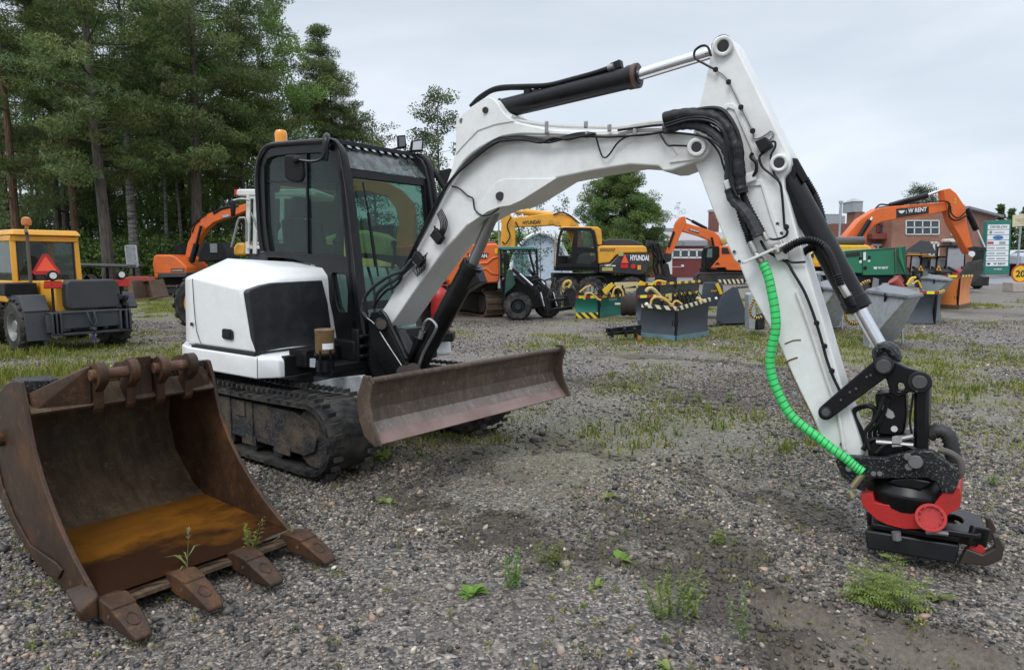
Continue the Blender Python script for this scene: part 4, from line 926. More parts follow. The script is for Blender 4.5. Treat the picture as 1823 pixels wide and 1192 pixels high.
# --- house: white engine cover, skirt, black side panel
def A(px, py): return E.loc(E.onY(-.965)(px, py))
zs = 0.85
tail = [(-.42, -.955), (-.62, -.90), (-.92, -.70), (-1.12, -.38), (-1.18, 0), (-1.12, .38), (-.92, .70), (-.62, .93), (.1, .96), (.25, .9)]
fb = [(.50, -.955), (.47, -.70), (.455, -.22), (.42, .9)]
ring1 = [E(x, y, zs) for x, y in tail + fb]
top_mid = [E(*A(341, 492)), E(*A(427, 513))]
ring2 = [E(x * .985, y * .985, 1.41) for x, y in tail[1:]] + [E(.46, -.62, 1.42), E(.45, -.2, 1.42), E(.38, .88, 1.4)]
ring3 = [E(-.28, -.68, 1.575), E(.30, -.66, 1.50), E(.39, -.40, 1.495), E(.36, -.16, 1.49), E(-.95, -.30, 1.56), E(-1.0, .3, 1.55), E(-.7, .7, 1.52), E(.3, .8, 1.49)]
m = MB(); m.hull(ring1 + top_mid + ring2 + ring3)
body = m.build('engine_cover', WHITE, ex, bevel=.022, seg=3, ang=.9)
m = MB()
sk = [(-.44, -.985), (-.66, -.92), (-.96, -.72), (-1.16, -.39), (-1.22, 0), (-1.16, .39), (-.96, .72), (-.64, .96), (.2, .98)]
fr_ = [(.54, -.975), (.655, -.84), (.655, -.60), (.60, .9)]
m.hull([E(x, y, .83) for x, y in sk + [(.53, -.972), (.60, -.84), (.56, -.60), (.5, .9)]] + [E(x, y, .655) for x, y in sk + fr_] + [E(x, y, .79) for x, y in sk + fr_])
m.build('skirt', WHITE, ex, bevel=.014, seg=3, ang=.9)
m = MB(); sa = E.onY(-.986)                         # thin dark seam strips and the latch
q = lambda x, y, z: E(x, y, z)
m.box(-.40, .53, -.972, -.93, .829, .851, E); m.build('panel_gap', INK, body)
m = MB(); sg_ = E.onY(-.9885); m.tube([sg_(457.8, 634), sg_(458.2, 650), sg_(458.6, 673)], .003, 5, 1); m.build('panel_gap', INK, body)
m = MB(); sg_ = E.onY(-.966); m.tube([sg_(342.5, 496), sg_(345, 540), sg_(350, 590), sg_(360, 616)], .003, 5, 2); m.build('panel_gap', INK, body)
m = MB(); lt = E.onY(-.966)
m.prism([lt(*p) for p in ((396, 586), (399, 584.5), (412, 586), (415, 589), (415, 603), (412, 605.5), (399, 603), (396, 600))], E.l * -.006); m.build('latch', BLACK, body, bevel=.003)
m = MB(); m.prism([lt(*p) for p in ((400, 589), (411, 590), (411, 601), (400, 599.5))], E.l * -.011); m.build('latch_handle', BLACK_MATT, body, bevel=.003)
m = MB(); m.prism([lt(*p) for p in ((340.5, 573.5), (343.5, 574), (343.5, 580), (340.5, 579.5))], E.l * -.01); m.build('bolt_plug', INK, body)
# black panel on the front face of the cover
fp = PLN(E(.487, -.95, .9), (E(.487, -.95, .9) - E(.466, -.2, .9)).normalized().cross(V((0, 0, 1))))
fp = PLN(E(.51, -.95, .9), (E.d * .75 + E.l * .035).normalized())
m = MB(); m.prism([fp(*p) for p in ((441, 521), (444, 516), (466, 508), (487, 503.5), (540, 500.5), (574, 499), (584, 540), (594, 612), (575, 614.5), (545, 616), (522, 617), (500, 620), (480, 624), (457, 629.5), (452, 590))], (E.d * -.75 - E.l * .035).normalized() * .06)
m.build('side_panel', surf('scuffed_black_panel', (0.018, 0.019, 0.022), 0.45, dirt=.45, dirtc=(.07, .07, .072), dscale=5, bump=.15, bscale=120, spots=(7, .74, (.10, .10, .105))), ex, bevel=.008)
m = MB(); m.hull([E(x, y, z) for x, y, z in ((.30, .62, .66), (.80, .70, .66), (.86, .93, .66), (.3, .98, .66), (.30, .62, .93), (.74, .72, .93), (.80, .92, .93), (.3, .97, .93))]); m.build('front_fairing', WHITE, ex, bevel=.03, seg=3)
# platform under the cab and dark front bulk
m = MB()
m.box(-.9, .66, -.80, .80, .66, .82, E); m.box(.5, .9, -.60, .66, .67, .74, E); m.box(.5, .86, -.28, .62, .74, .90, E)
for z in (.78, .86, .94): m.box(.80, .93, -.26, -.02, z - .016, z + .016, E)
m.box(.82, .9, -.27, -.24, .7, 1.0, E)
m.hull([E(x, y, z) for x, y, z in ((.70, -.22, .74), (1.0, -.18, .74), (1.0, .05, .74), (.72, .05, .74), (.78, -.15, 1.05), (.95, -.12, 1.0), (.78, .03, 1.05))])
plat = m.build('platform', BLACK_MATT, ex, bevel=.008)
# tool box and filter canister in front of the black panel
m = MB(); m.hull([E(x, y, z) for z in (.72, .87) for x, y in ((.60, -.72), (.76, -.66), (.70, -.30), (.55, -.30))]); m.build('front_box', BLACK_MATT, ex, bevel=.012)
cc = D(579.5, 655, 5.05); 
def cz(py): return D(579.5, py, 5.05).z
m = MB(); m.lathe(V((cc.x, cc.y, 0)), [(.052, cz(668)), (.055, cz(662)), (.066, cz(660)), (.066, cz(640)), (.05, cz(638)), (.062, cz(632)), (.078, cz(631)), (.078, cz(628)), (.06, cz(627))], 24)
for k in range(6):
    a = k * math.pi / 3 + .3; c = V((cc.x + .074 * math.cos(a), cc.y + .074 * math.sin(a), 0)); m.cyl(c + V((0, 0, cz(637))), c + V((0, 0, cz(622))), .008, n=8)
lub = m.build('lubricator_base', BLACK, ex)
m = MB(); m.lathe(V((cc.x, cc.y, 0)), [(.068, cz(628)), (.071, cz(626)), (.0705, cz(592)), (.073, cz(590)), (.074, cz(586.5)), (.068, cz(585)), (.055, cz(585.5)), (.048, cz(589)), (0, cz(589))], 28); m.build('canister', BRASS_OLD, lub)
m = MB()
a0 = math.atan2(-cc.y, -cc.x)
vs_ = []; 
for i in range(9):
    a = a0 - .25 + 1.25 * i / 8
    for z in (cz(620), cz(609.5)): vs_.append(V((cc.x + .0725 * math.cos(a), cc.y + .0725 * math.sin(a), z)))
m.add(vs_, [(2 * i, 2 * i + 2, 2 * i + 3, 2 * i + 1) for i in range(8)]); m.build('sticker', LABEL_WHITE, lub)
m = MB(); q = PLN(E(.79, -.4, 0), E.d); m.prism([q(*p) for p in ((545, 624), (562, 622), (562, 655), (545, 654))], E.d * -.06); m.build('bracket', BLACK, lub, bevel=.004)
m = MB(); q = PLN(E(.795, -.4, 0), E.d); m.prism([q(*p) for p in ((552, 638), (562, 637), (561, 654), (552, 653))], E.d * -.003); m.build('sticker', LABEL_WHITE, lub)
# --- cab
rw = E.onY(-.20)                                  # right wall
outer = [(473, 457), (466, 416), (461, 360), (459, 318), (461, 292), (468, 272), (479, 261), (510, 257), (575, 252.5), (592, 251.5), (602, 259), (609, 274), (615, 303), (625, 372), (637, 479), (644, 540), (652, 612), (600, 612), (592, 560), (578, 500), (560, 472), (520, 460)]
hole1 = [(479, 447), (473, 400), (470.5, 340), (470, 295), (475, 283), (486, 278), (520, 274), (560, 272), (586, 272), (594, 277), (599, 290), (604, 330), (609, 385), (615.5, 457), (560, 453)]
hole2 = [(589.5, 488), (594, 485), (611, 487), (615, 491), (619, 520), (618, 556), (606, 556), (600, 545)]
m = MB()
m.holed([rw(*p) for p in outer], [[rw(*p) for p in hole1], [rw(*p) for p in hole2]], E.l * .06)
lo = [E.loc(rw(*p)) for p in outer]
m.holed([E(p.x, .82, p.z) for p in lo], [[E(p.x, .82, p.z) for p in [E.loc(rw(*h)) for h in hole1]]], E.l * -.06)   # left wall
# front frame on the leaning front plane
f0, f1 = E(.685, 0, 2.29), E(.815, 0, .95)
fn = (f1 - f0).cross(E.l).normalized()
fw = PLN(f0, fn)
P0 = lambda y, z: E(.685 + (2.29 - z) * .130 / 1.34, y, z)
fo = [P0(-.2, 2.31), P0(.82, 2.31), P0(.82, .80), P0(-.2, .80)]
fh = [P0(-.105, 2.245), P0(.735, 2.245), P0(.735, 1.22), P0(-.105, 1.22)]
fh2 = [P0(-.105, 1.15), P0(.735, 1.15), P0(.735, .95), P0(-.105, .95)]
if fn.dot(E.d) < 0: fn = -fn
m.holed(fo, [fh, fh2], fn * -.05)
# rear wall
m.holed([E(-.50, -.14, 2.45), E(-.50, .76, 2.45), E(-.56, .76, 1.42), E(-.56, -.14, 1.42)], [[E(-.505, -.06, 2.34), E(-.505, .68, 2.34), E(-.54, .68, 1.72), E(-.54, -.06, 1.72)]], E.d * .04)
# roof shell following the arch of the side walls, open at the front for the skylight
arc = [(459, 318), (461, 292), (468, 272), (479, 261), (510, 257), (575, 252.5)]
la = [E.loc(rw(*p)) for p in arc]
for a, b in zip(la[:-1], la[1:]):
    m.hull([E(p.x, y, p.z + o) for p in (a, b) for y in (-.19, .81) for o in (-.004, -.045)])
e0 = la[-1]
m.box(e0.x - .02, e0.x + .05, -.19, .81, e0.z - .05, e0.z + .006, E)
m.box(-.3, .8, -.16, .78, .82, .88, E)
cab = m.build('cab', BLACK, ex, bevel=.012)
# raised rail round the side wall (the round-cornered outer tube)
m = MB()
for yy in (-.205, .825):
    m.tube([E(E.loc(rw(*p)).x, yy, E.loc(rw(*p)).z) for p in ((469, 448), (464, 416), (460.5, 360), (459, 318), (461.5, 291), (468.5, 271), (480, 260), (510, 256), (575, 251.5), (592, 251), (602.5, 258), (609.5, 273), (615, 303), (625, 372), (637, 479), (650, 600))], .024, 10, 4)
m.build('cab_rail', BLACK, cab)
m = MB(); m.holed([E(e0.x + .035, y, 0) + V((0, 0, z)) for y, z in ((-.17, e0.z - .005), (.79, e0.z - .005))] + [E(.69, .79, 2.315), E(.69, -.17, 2.315)], [], (E.d * .6 + V((0, 0, 1))) * -.006)
m.build('skylight', GLASS_GREY, cab)
m = MB()
for k in range(9):
    y = -.10 + .095 * k; m.hull([E(x, yy, z) for yy in (y, y + .055) for x, z in ((.05, e0.z + .005), (e0.x + .06, e0.z + .004), (.05, e0.z + .022), (e0.x + .06, e0.z + .018))])
m.box(e0.x + .05, e0.x + .075, -.19, .81, e0.z - .012, e0.z + .028, E)
m.build('roof_guard', BLACK, cab, bevel=.005)
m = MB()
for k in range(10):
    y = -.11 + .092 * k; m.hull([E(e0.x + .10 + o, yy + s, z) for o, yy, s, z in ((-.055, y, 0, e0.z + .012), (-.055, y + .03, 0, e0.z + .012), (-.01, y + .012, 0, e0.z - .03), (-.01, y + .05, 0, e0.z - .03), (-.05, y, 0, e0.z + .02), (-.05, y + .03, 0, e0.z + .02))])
m.build('visor_glint', GALV, cab, split=True)  # added pale strips imitating light reflected on the visor, not real bars
def pane(nm, pts, nrm, mat_=GLASS):
    m = MB(); m.prism(pts, nrm * .004); return m.build(nm, mat_, cab)
pane('side_window', [rw(*p) + E.l * .03 for p in hole1], E.l)
pane('lower_window', [rw(*p) + E.l * .03 for p in hole2], E.l, GLASS_DARK)
pane('side_window', [E(p.x, .79, p.z) for p in [E.loc(rw(*h)) for h in hole1]], E.l)
pane('windscreen', [p - fn * .025 for p in fh], fn)
pane('lower_windscreen', [p - fn * .025 for p in fh2], fn, GLASS_DARK)
pane('rear_window', [E(-.487, -.06, 2.34), E(-.487, .68, 2.34), E(-.522, .68, 1.72), E(-.522, -.06, 1.72)], E.d)
m = MB()
m.bar(rw(543, 273) + E.l * .02, rw(545.5, 453) + E.l * .02, .02, .02); m.bar(rw(470, 322) + E.l * .028, rw(540, 325) + E.l * .028, .01, .012)
m.bar(rw(592, 487) + E.l * -.002, rw(607, 556) + E.l * -.002, .004, .004)
m.build('window_bar', BLACK, cab)
m = MB()                                           # wiper
m.tube([P0(-.03, 2.2) + fn * .03, P0(.02, 1.75) + fn * .035, P0(.05, 1.42) + fn * .03], .008, 6, 3); m.tube([P0(.0, 1.95) + fn * .03, P0(.03, 1.5) + fn * .03], .012, 6, 1)
m.build('wiper', BLACK_MATT, cab)
# inside
m = MB()
m.hull([E(x - .17, y - .10, z) for x, y, z in ((-.25, .08, 1.32), (.22, .08, 1.32), (.26, .12, 1.44), (-.25, .1, 1.45), (-.25, .56, 1.32), (.22, .56, 1.32), (.26, .52, 1.44), (-.25, .54, 1.45))])
m.hull([E(x - .17, y - .10, z) for x, y, z in ((-.14, .1, 1.42), (-.28, .1, 1.42), (-.22, .1, 1.95), (-.33, .1, 1.95), (-.14, .54, 1.42), (-.28, .54, 1.42), (-.22, .54, 1.95), (-.33, .54, 1.95))])
m.hull([E(x - .17, y - .10, z) for x in (-.25, -.35) for y, z in ((.2, 1.97), (.44, 1.97), (.23, 2.17), (.41, 2.17))])
m.box(-.37, .03, .0, .44, .88, 1.32, E); m.build('seat', BLACK_MATT, cab, bevel=.03, seg=3)
m = MB(); m.box(-.3, .42, -.13, .07, .88, 1.5, E); m.box(-.2, .3, .58, .74, .88, 1.5, E)
for y in (-.03, .66): m.tube([E(.32, y, 1.48), E(.36, y, 1.62), E(.35, y, 1.7)], .018, 8, 3); m.ball(E(.35, y, 1.72), .032, n=8)
for y in (.2, .42): m.tube([E(.55, y, .88), E(.58, y, 1.25), E(.50, y, 1.5)], .014, 8, 3)
m.build('console', BLACK_MATT, cab, bevel=.015)
m = MB(); m.box(.18, .36, -.17, -.135, 1.48, 1.56, E); m.build('paper_sheet', LABEL_WHITE, cab)
m = MB()
for px, py, r in ((489, 333, .05), (491, 401, .045)): c = E.onY(.05)(px, py); m.ring(c - E.l * .03, c + E.l * .03, r, r * .55); m.cyl(c, c + E.l * .02, r * .6)
m.build('air_vent', BLACK_MATT, cab)
# mirror on its arm
m = MB(); q = E.onY(-.42); c = E.onX(.62)
m.tube([E(.50, -.23, 2.47), E(.56, -.26, 2.56), E(.60, -.30, 2.52), E(.605, -.32, 2.36)], .028, 10, 4)
mm = PLN(E(.66, -.36, 0), V((0, -1, 0)))
m.tube([mm(580, 262) , mm(577, 276), mm(568, 285), mm(550, 287.5), mm(528, 284)], .011, 8, 3)
marm = m.build('mirror_arm', BLACK, cab)
m = MB(); pts = [(504, 280), (509, 275.5), (524, 275), (534, 278), (539, 286), (541, 310), (537, 323), (529, 325), (513, 322), (506, 313)]
m.prism([mm(*p) for p in pts], V((0, .06, 0))); cp_ = mm(527, 285); m.cyl(cp_ + V((0, -.03, 0)), cp_ + V((0, .01, 0)), .025); m.build('mirror', BLACK_MATT, marm, bevel=.014, seg=3)
# black bracket and second mirror at the far front corner of the roof
m = MB(); m.tube([E(.52, .80, 2.50), E(.60, .86, 2.46), E(.70, .92, 2.33), E(.76, .95, 2.22)], .03, 8, 3); q = PLN(E(.72, .95, 0), V((0, -1, 0)))
m.prism([q(*p) for p in ((782, 303), (801, 299), (808, 305), (806, 328), (800, 334), (783, 331))], V((0, .05, 0))); m.build('mirror', BLACK_MATT, cab, bevel=.01)
# beacon and working lamps
bc = E(-.42, .02, 0); zb = lambda py: D(500, py, bc.y).z
bx = D(500.5, 250, bc.y); bc = V((bx.x, bc.y, 0))
m = MB(); m.lathe(bc, [(.062, zb(262)), (.062, zb(255.5)), (.055, zb(254))], 20); bea = m.build('beacon_base', surf('grey_rubber', (.12, .12, .13), .6), cab)
m = MB(); m.lathe(bc, [(.054, zb(256)), (.056, zb(244)), (.055, zb(237)), (.045, zb(232.5)), (.02, zb(231)), (0, zb(230.5))], 24); m.build('beacon', AMBER_LENS, bea)
for (pts, face) in ((((708, 241), (722, 240), (724, 262), (709, 265)), 0), (((733, 250), (755, 247), (753, 269), (731, 270)), 1)):
    q = PLN(E(.36, .55, 0), V((0.25, -1, 0)).normalized()); m = MB(); m.prism([q(*p) for p in pts], V((-.02, .055, 0))); 
    c = (q(*pts[2]) + q(*pts[3])) / 2; m.bar(c + V((0, .03, .02)), E(.36, .5 + .13 * face, 2.54), .018, .02)
    lp = m.build('work_lamp', BLACK_MATT, cab, bevel=.008)
    cx = sum(p[0] for p in pts) / 4; cy = sum(p[1] for p in pts) / 4
    m = MB(); m.prism([q(cx + (p[0] - cx) * .72, cy + (p[1] - cy) * .72) + V((.0, -.003, 0)) for p in pts], V((0, .01, 0))); m.build('lens', LAMP_FACE if face else surf('dark_lens', (.12, .12, .13), .25), lp)
# --- swing bracket and boom foot
m = MB()
for off in (-.205, .165):
    m.prism(bps([(655, 575), (660, 556), (672, 554), (684, 562), (690, 580), (722, 645), (726, 660), (716, 672), (690, 668), (672, 640), (660, 612)], off), AW * .04)
m.cyl(bp(679, 577, -.23), bp(679, 577, .23), .055)
m.prism(bps([(655, 590), (672, 590), (700, 640), (705, 668), (665, 672), (650, 640)], -.16), AW * .32)
m.tube(bps([(677, 552), (688, 563), (700, 590), (715, 620), (724, 640)], -.215), .016, 8, 3)
swg = m.build('swing_bracket', BLACK, ex, bevel=.008)
m = MB()
for off in (-.22, .10): m.cyl(bp(735, 660, off), bp(735, 660, off + .12), .062, n=20)
m.cyl(bp(719, 663, -.26), bp(719, 663, -.2), .058, n=20); m.cyl(bp(679, 577, -.26), bp(679, 577, -.225), .04, n=18)
m.build('pin', surf('greasy_pin', (0.05, 0.045, 0.04), .4, metal=.6, dirt=.7, dirtc=(.14, .10, .07)), swg)
m = MB()
for k in range(7): o = -.10 + .035 * k; m.tube(bps([(700, 575 + k), (715 + k, 610), (725, 640), (708, 660)], o), .016, 8, 4)
m.build('hose_bundle', HOSE, swg)
# --- boom
near = [(677, 557), (690, 537), (702, 515), (722, 480), (742, 440), (762, 402), (782, 360), (803, 303), (810, 268), (812, 215), (817, 207), (830, 196), (862, 174.5), (869, 172.5), (877, 175), (884, 182), (892, 195), (903, 208), (915, 216), (940, 221), (980, 230), (1040, 232), (1100, 230), (1150, 232), (1200, 233), (1228, 238), (1246, 240), (1258, 249), (1262, 262), (1259, 275), (1248, 285), (1225, 293), (1196, 304), (1180, 305), (1172, 296), (1121, 293), (1060, 303), (991, 317), (960, 337), (928, 357), (908, 366), (888, 369), (868, 377), (850, 388), (832, 401), (813, 422), (794, 441), (745, 508), (694, 583)]
m = MB(); m.prism(bps(near), AW * .29)
boom = m.build('boom', WHITE_BOOM, ex, bevel=.012, seg=3)
m = MB()                                           # raised reinforcing plates on the near face
m.prism(bps([(831, 401), (851, 368), (872, 338), (884, 323), (901, 318), (973, 317.5), (991, 317), (960, 337), (928, 357), (908, 366), (888, 369), (868, 377)], -.155), AW * .012)
m.prism(bps([(1178, 238), (1196, 262), (1206, 276), (1204, 283), (1190, 290), (1250, 283), (1262, 270), (1261, 254), (1250, 242), (1228, 238)], -.157), AW * .014)
m.prism(bps([(812, 215), (817, 207), (830, 196), (862, 174.5), (869, 172.5), (877, 175), (884, 182), (892, 195), (903, 208), (915, 216), (880, 222), (850, 233), (822, 262), (811, 275)], -.153), AW * .010)
m.build('boom_plate', WHITE_BOOM, boom, bevel=.004, split=True)
m = MB()
def boss(px, py, r, o0=-.185, o1=-.15, ri=.55, mb=m, n=24):
    mb.ring(bp(px, py, o0), bp(px, py, o1), r, r * ri, n)
boss(1240, 262, .052, -.20, -.14); m.build('pin_boss', WHITE_BOOM, boom, bevel=.006)
m = MB()
for px, py, r in ((890, 349, .031), (864, 196, .022), (1240, 262, .034)):
    m.cyl(bp(px, py, -.195 if px == 1240 else -.17), bp(px, py, .17), r, n=20)
m.build('pin', surf('dark_pin', (.06, .06, .065), .4, metal=.6), boom, bevel=.004)
m = MB(); m.cyl(bp(822, 215, -.1555), bp(822, 215, -.12), .018, n=16); m.build('eye_hole', surf('hole_dark', (.16, .17, .18), .6), boom)
m = MB(); m.bar(bp(895, 196, 0), bp(925, 212, 0), .2, .02); m.build('cross_plate', WHITE_BOOM, boom)
# pipes and cables along the boom
m = MB()
m.tube(bps([(917, 214), (960, 221), (1010, 225), (1060, 226), (1100, 227), (1130, 222), (1160, 218), (1182, 216)], -.05), .013, 8, 4)
m.tube(bps([(790, 345), (830, 282), (880, 248), (915, 238), (960, 237), (1040, 240), (1100, 239), (1130, 233), (1180, 231)], -.17), .012, 8, 4)
m.tube(bps([(726, 470), (760, 408), (800, 330), (840, 280), (885, 252), (915, 243), (960, 242), (1060, 243), (1105, 241)], -.165), .010, 8, 4)
m.build('hydraulic_pipe', surf('pale_pipe', (.55, .55, .52), .35, metal=.3, dirt=.5, dirtc=(.3, .28, .22)), boom)
m = MB()
for px, py in ((973, 232), (1045, 240), (973, 222), (1043, 222), (1130, 236), (1085, 228)):
    a = bp(px, py, -.19); m.bar(a + V((0, 0, -.022)), a + V((0, 0, .022)), .024, .022)
m.build('pipe_clamp', STEEL, boom, bevel=.005)
m = MB()
for k in range(3):
    o = -.185 - .008 * k; s = 3 * k
    m.tube(bps([(722 - s, 476 + s), (757 - s, 405 + s), (798 - s, 328 + s), (835, 284 + s), (880, 250 + s), (905, 244 + s), (935, 243 + s), (962, 248 + s), (985, 249 - s * .5), (1010, 242 + s), (1035, 237 + s), (1060, 238)], o), .0085, 6, 4)
m.tube(bps([(900, 246), (940, 250), (975, 254), (1005, 247), (1040, 243), (1080, 244), (1120, 242), (1160, 238), (1182, 234)], -.20), .007, 6, 4)
m.tube(bps([(846, 276), (880, 254), (920, 247), (948, 252)], -.20), .0065, 6, 4)
m.tube(bps([(1100, 232), (1130, 228), (1160, 224), (1184, 222)], -.19), .008, 6, 4)
m.tube(bps([(1060, 238), (1065, 258), (1073, 279), (1083, 277), (1100, 254), (1118, 243), (1145, 241), (1180, 236)], -.175), .0055, 6, 5)
m.tube(bps([(804, 331), (818, 336), (832, 348), (842, 354), (845, 372), (857, 383), (872, 382), (888, 371)], -.165), .006, 6, 5)
m.tube(bps([(1175, 238), (1188, 258), (1200, 259), (1228, 260)], -.20), .006, 6, 4)
m.tube(bps([(1180, 236), (1220, 238), (1260, 246), (1290, 268), (1300, 283)], -.21), .007, 6, 4)
for k in range(5): m.tube(bps([(778 + 2 * k, 380 - 2 * k), (784 + 3 * k, 395), (783 + 2 * k, 412 + k), (772 + 2 * k, 426)], -.19), .005, 5, 4)
for k in range(5): m.tube(bps([(735 + 4 * k, 480 - 5 * k), (744 + 3 * k, 492 - 3 * k), (742 + 4 * k, 476 - 5 * k), (749 + 3 * k, 462 - 3 * k)], -.19), .005, 5, 4)
m.tube(bps([(720, 478), (712, 500), (700, 512), (690, 516), (676, 530), (665, 548)], -.19), .010, 6, 4)
m.build('boom_cable', HOSE, boom)
m = MB()
for px, py in ((779, 421), (746, 462)):
    c = bp(px, py, -.19); u = (bp(px + 10, py + 12, -.19) - c).normalized(); m.bar(c - u * .05, c + u * .05, .045, .075)
    for k in range(4): m.cyl(c + u * (-.036 + .024 * k) + V((0, 0, .03)), c + u * (-.036 + .024 * k) + V((0, 0, .055)), .008, n=8)
m.build('valve_block', BLACK_MATT, boom, bevel=.006)
m = MB()
for o in (-.20, -.17):
    m.tube(bps([(733, 462), (716, 482), (695, 490), (668, 508), (650, 528), (645, 552), (654, 566)], o - .02), .014, 8, 5, rf=lambda i, t: 1 + .12 * math.sin(i * 2.1))
    m.tube(bps([(735, 470), (712, 492), (690, 506), (672, 522), (664, 545)], o), .014, 8, 5)
m.tube(bps([(730, 455), (742, 436), (760, 400), (778, 365), (796, 330)], -.18), .013, 8, 3)
m.build('foot_hose', SLEEVE, boom)
m = MB(); m.tube(bps([(654, 566), (668, 578), (690, 612), (715, 650)], -.232), .005, 5, 4); m.build('grease_line', STEEL, swg)
# --- cylinders
def cylinder(name, a, j, b, rb, rr, par=ex, gland=.02, rod=CHROME, cap=None):
    """black barrel from a to j, bright rod on to b"""
    a, j, b = V(a), V(j), V(b); m = MB(); d = (j - a).normalized(); n = 24
    m.cyl(a, j - d * .05, rb, n=n); m.cyl(j - d * .075, j - d * .006, rb * 1.09, n=n); m.cyl(j - d * .006, j, rb * .8, n=n)
    sd = d.cross(V((0, 0, 1))).normalized()
    m.cyl(a - sd * rb * .9, a + sd * rb * .9, rb * .95, n=n)
    c = m.build(name, BLACK, par, bevel=.004)
    m = MB(); m.cyl(j - d * .05, b, rr, n=20); m.build('rod', rod, c)
    m = MB(); m.cyl(b - sd * rb * .8, b + sd * rb * .8, rr * 1.7, n=20); m.build('rod_eye', BLACK, c)
    return c
ac = cylinder('arm_cylinder', bp(882, 197, 0), bp(1139, 134, 0), bp(1290, 86, 0), .068, .036)
m = MB(); m.cyl(bp(1130, 136, 0), bp(1137, 134.5, 0), .076, n=24); m.build('rust_ring', surf('rusty_gland', (.10, .05, .035), .6), ac)
m = MB(); m.tube(bps([(838, 190), (856, 172), (885, 157), (930, 154), (975, 152), (1020, 141), (1060, 130), (1092, 119)], -.03), .018, 10, 5)
m.tube(bps([(845, 188), (870, 165), (900, 158), (945, 157)], .05), .015, 8, 4)
m.bar(bp(1090, 121, 0), bp(1107, 114, 0), .05, .05); m.bar(bp(1100, 118, 0), bp(1104, 140, 0), .04, .04); m.bar(bp(940, 152, -.02), bp(939, 168, -.02), .03, .05); m.bar(bp(960, 160, 0), bp(938, 165, 0), .03, .02)
m.bar(bp(888, 180, 0), bp(896, 190, 0), .05, .05)
m.build('cylinder_hose', HOSE, ac, bevel=.004)
m = MB(); m.cyl(bp(1083, 122, -.03), bp(1093, 118.5, -.03), .02); m.build('fitting', STEEL, ac)
bc2 = cylinder('boom_cylinder', bp(738, 660, 0), bp(843, 468, 0), bp(891, 352, 0), .078, .042, rod=surf('grey_rod', (.30, .30, .31), .3, metal=.8, dirt=.3))
m = MB(); m.bar(bp(812, 520, .02), bp(858, 492, .02), .10, .09); m.build('rod_guard', BLACK, bc2, bevel=.006)
m = MB(); m.tube(bps([(745, 652), (755, 625), (770, 598), (777, 582), (772, 572), (764, 568), (756, 575), (752, 588)], -.10), .013, 8, 5); m.build('hydraulic_pipe', surf('bright_pipe', (.5, .5, .5), .25, metal=.9), bc2)
m = MB(); m.tube(bps([(752, 588), (748, 600), (738, 618), (728, 640)], -.10), .017, 8, 4); m.tube(bps([(742, 600), (735, 625), (722, 652)], -.05), .02, 8, 3); m.build('cylinder_hose', HOSE, bc2)
m = MB(); m.cyl(bp(752, 589, -.10), bp(748, 602, -.10), .022, n=10); m.build('fitting', STEEL, bc2)
# --- arm
ar = [(1266, 84), (1268, 74), (1275, 66), (1287, 62), (1299, 66), (1308, 78), (1340, 143), (1395, 256), (1406, 275), (1408, 290), (1405, 303), (1395, 316), (1396, 335), (1402, 352), (1416, 404), (1430, 455), (1447, 511), (1466, 572), (1485, 640), (1501, 693), (1520, 748), (1540, 806), (1536, 812), (1512, 813), (1497, 805), (1484, 818), (1470, 792), (1458, 769), (1445, 740), (1430, 709), (1410, 667), (1389, 617), (1372, 585), (1352, 550), (1334, 517), (1315, 470), (1306, 462), (1290, 425), (1268, 372), (1248, 318), (1232, 282), (1232, 255), (1236, 215), (1244, 190), (1254, 150), (1262, 112)]
AO = -.105
m = MB(); m.prism(bps(ar, AO), AW * .21)
arm = m.build('arm', WHITE_BOOM, ex, bevel=.010, seg=3)
m = MB()                                           # raised rib frames on the arm face
rib = [(1284, 195), (1290, 186), (1303, 183), (1316, 192), (1327, 225), (1345, 270), (1352, 285), (1345, 285), (1335, 262), (1318, 222), (1307, 196), (1296, 192), (1288, 200)]
m.prism(bps(rib, AO - .012), AW * .014)
m.prism(bps([(1330, 325), (1352, 318), (1358, 322), (1372, 365), (1392, 420), (1398, 436), (1390, 438), (1372, 390), (1354, 330), (1332, 332)], AO - .012), AW * .014)
m.build('arm_rib', WHITE_BOOM, arm, bevel=.004)
m = MB()
for px, py, r in ((1287, 82, .055), (1387, 290, .048)): m.ring(bp(px, py, AO - .045), bp(px, py, AO + .01), r, r * .58)
m.build('pin_boss', WHITE_BOOM, arm, bevel=.007, split=True)
m = MB()
for px, py, r in ((1287, 82, .029), (1387, 290, .026)): m.cyl(bp(px, py, AO - .04), bp(px, py, .12), r, n=20)
for px, py in ((1307, 448), (1316, 465), (1384, 398), (1391, 415), (1424, 535), (1456, 626), (1482, 710), (1498, 790), (1311, 258)): m.cyl(bp(px, py, AO - .012), bp(px, py, AO), .009, n=8)
m.build('pin', surf('dark_pin_grey', (.07, .07, .075), .4, metal=.6), arm)
m = MB(); m.bar(bp(1290, 330, -.24), bp(1345, 312, -.13), .012, .05); m.bar(bp(1322, 468, -.22), bp(1402, 432, -.125), .05, .014); m.build('hose_guide', WHITE_OLD, arm, bevel=.004)
m = MB(); m.tube(bps([(1418, 520), (1428, 545), (1444, 590), (1462, 645), (1478, 692), (1492, 735), (1500, 780), (1503, 800)], AO - .012), .010, 8, 3); m.build('hydraulic_pipe', WHITE_OLD, arm)
m = MB(); m.tube(bps([(1397, 612), (1412, 606), (1426, 605)], AO - .001), .004, 4, 2); m.tube(bps([(1396, 646), (1408, 640), (1420, 636)], AO - .001), .005, 4, 2); m.tube(bps([(1400, 646), (1408, 662), (1418, 684), (1430, 708), (1440, 728), (1452, 755)], AO - .001), .004, 4, 2, rf=lambda i, t: .6 + .6 * ((i * 7) % 5) / 4)
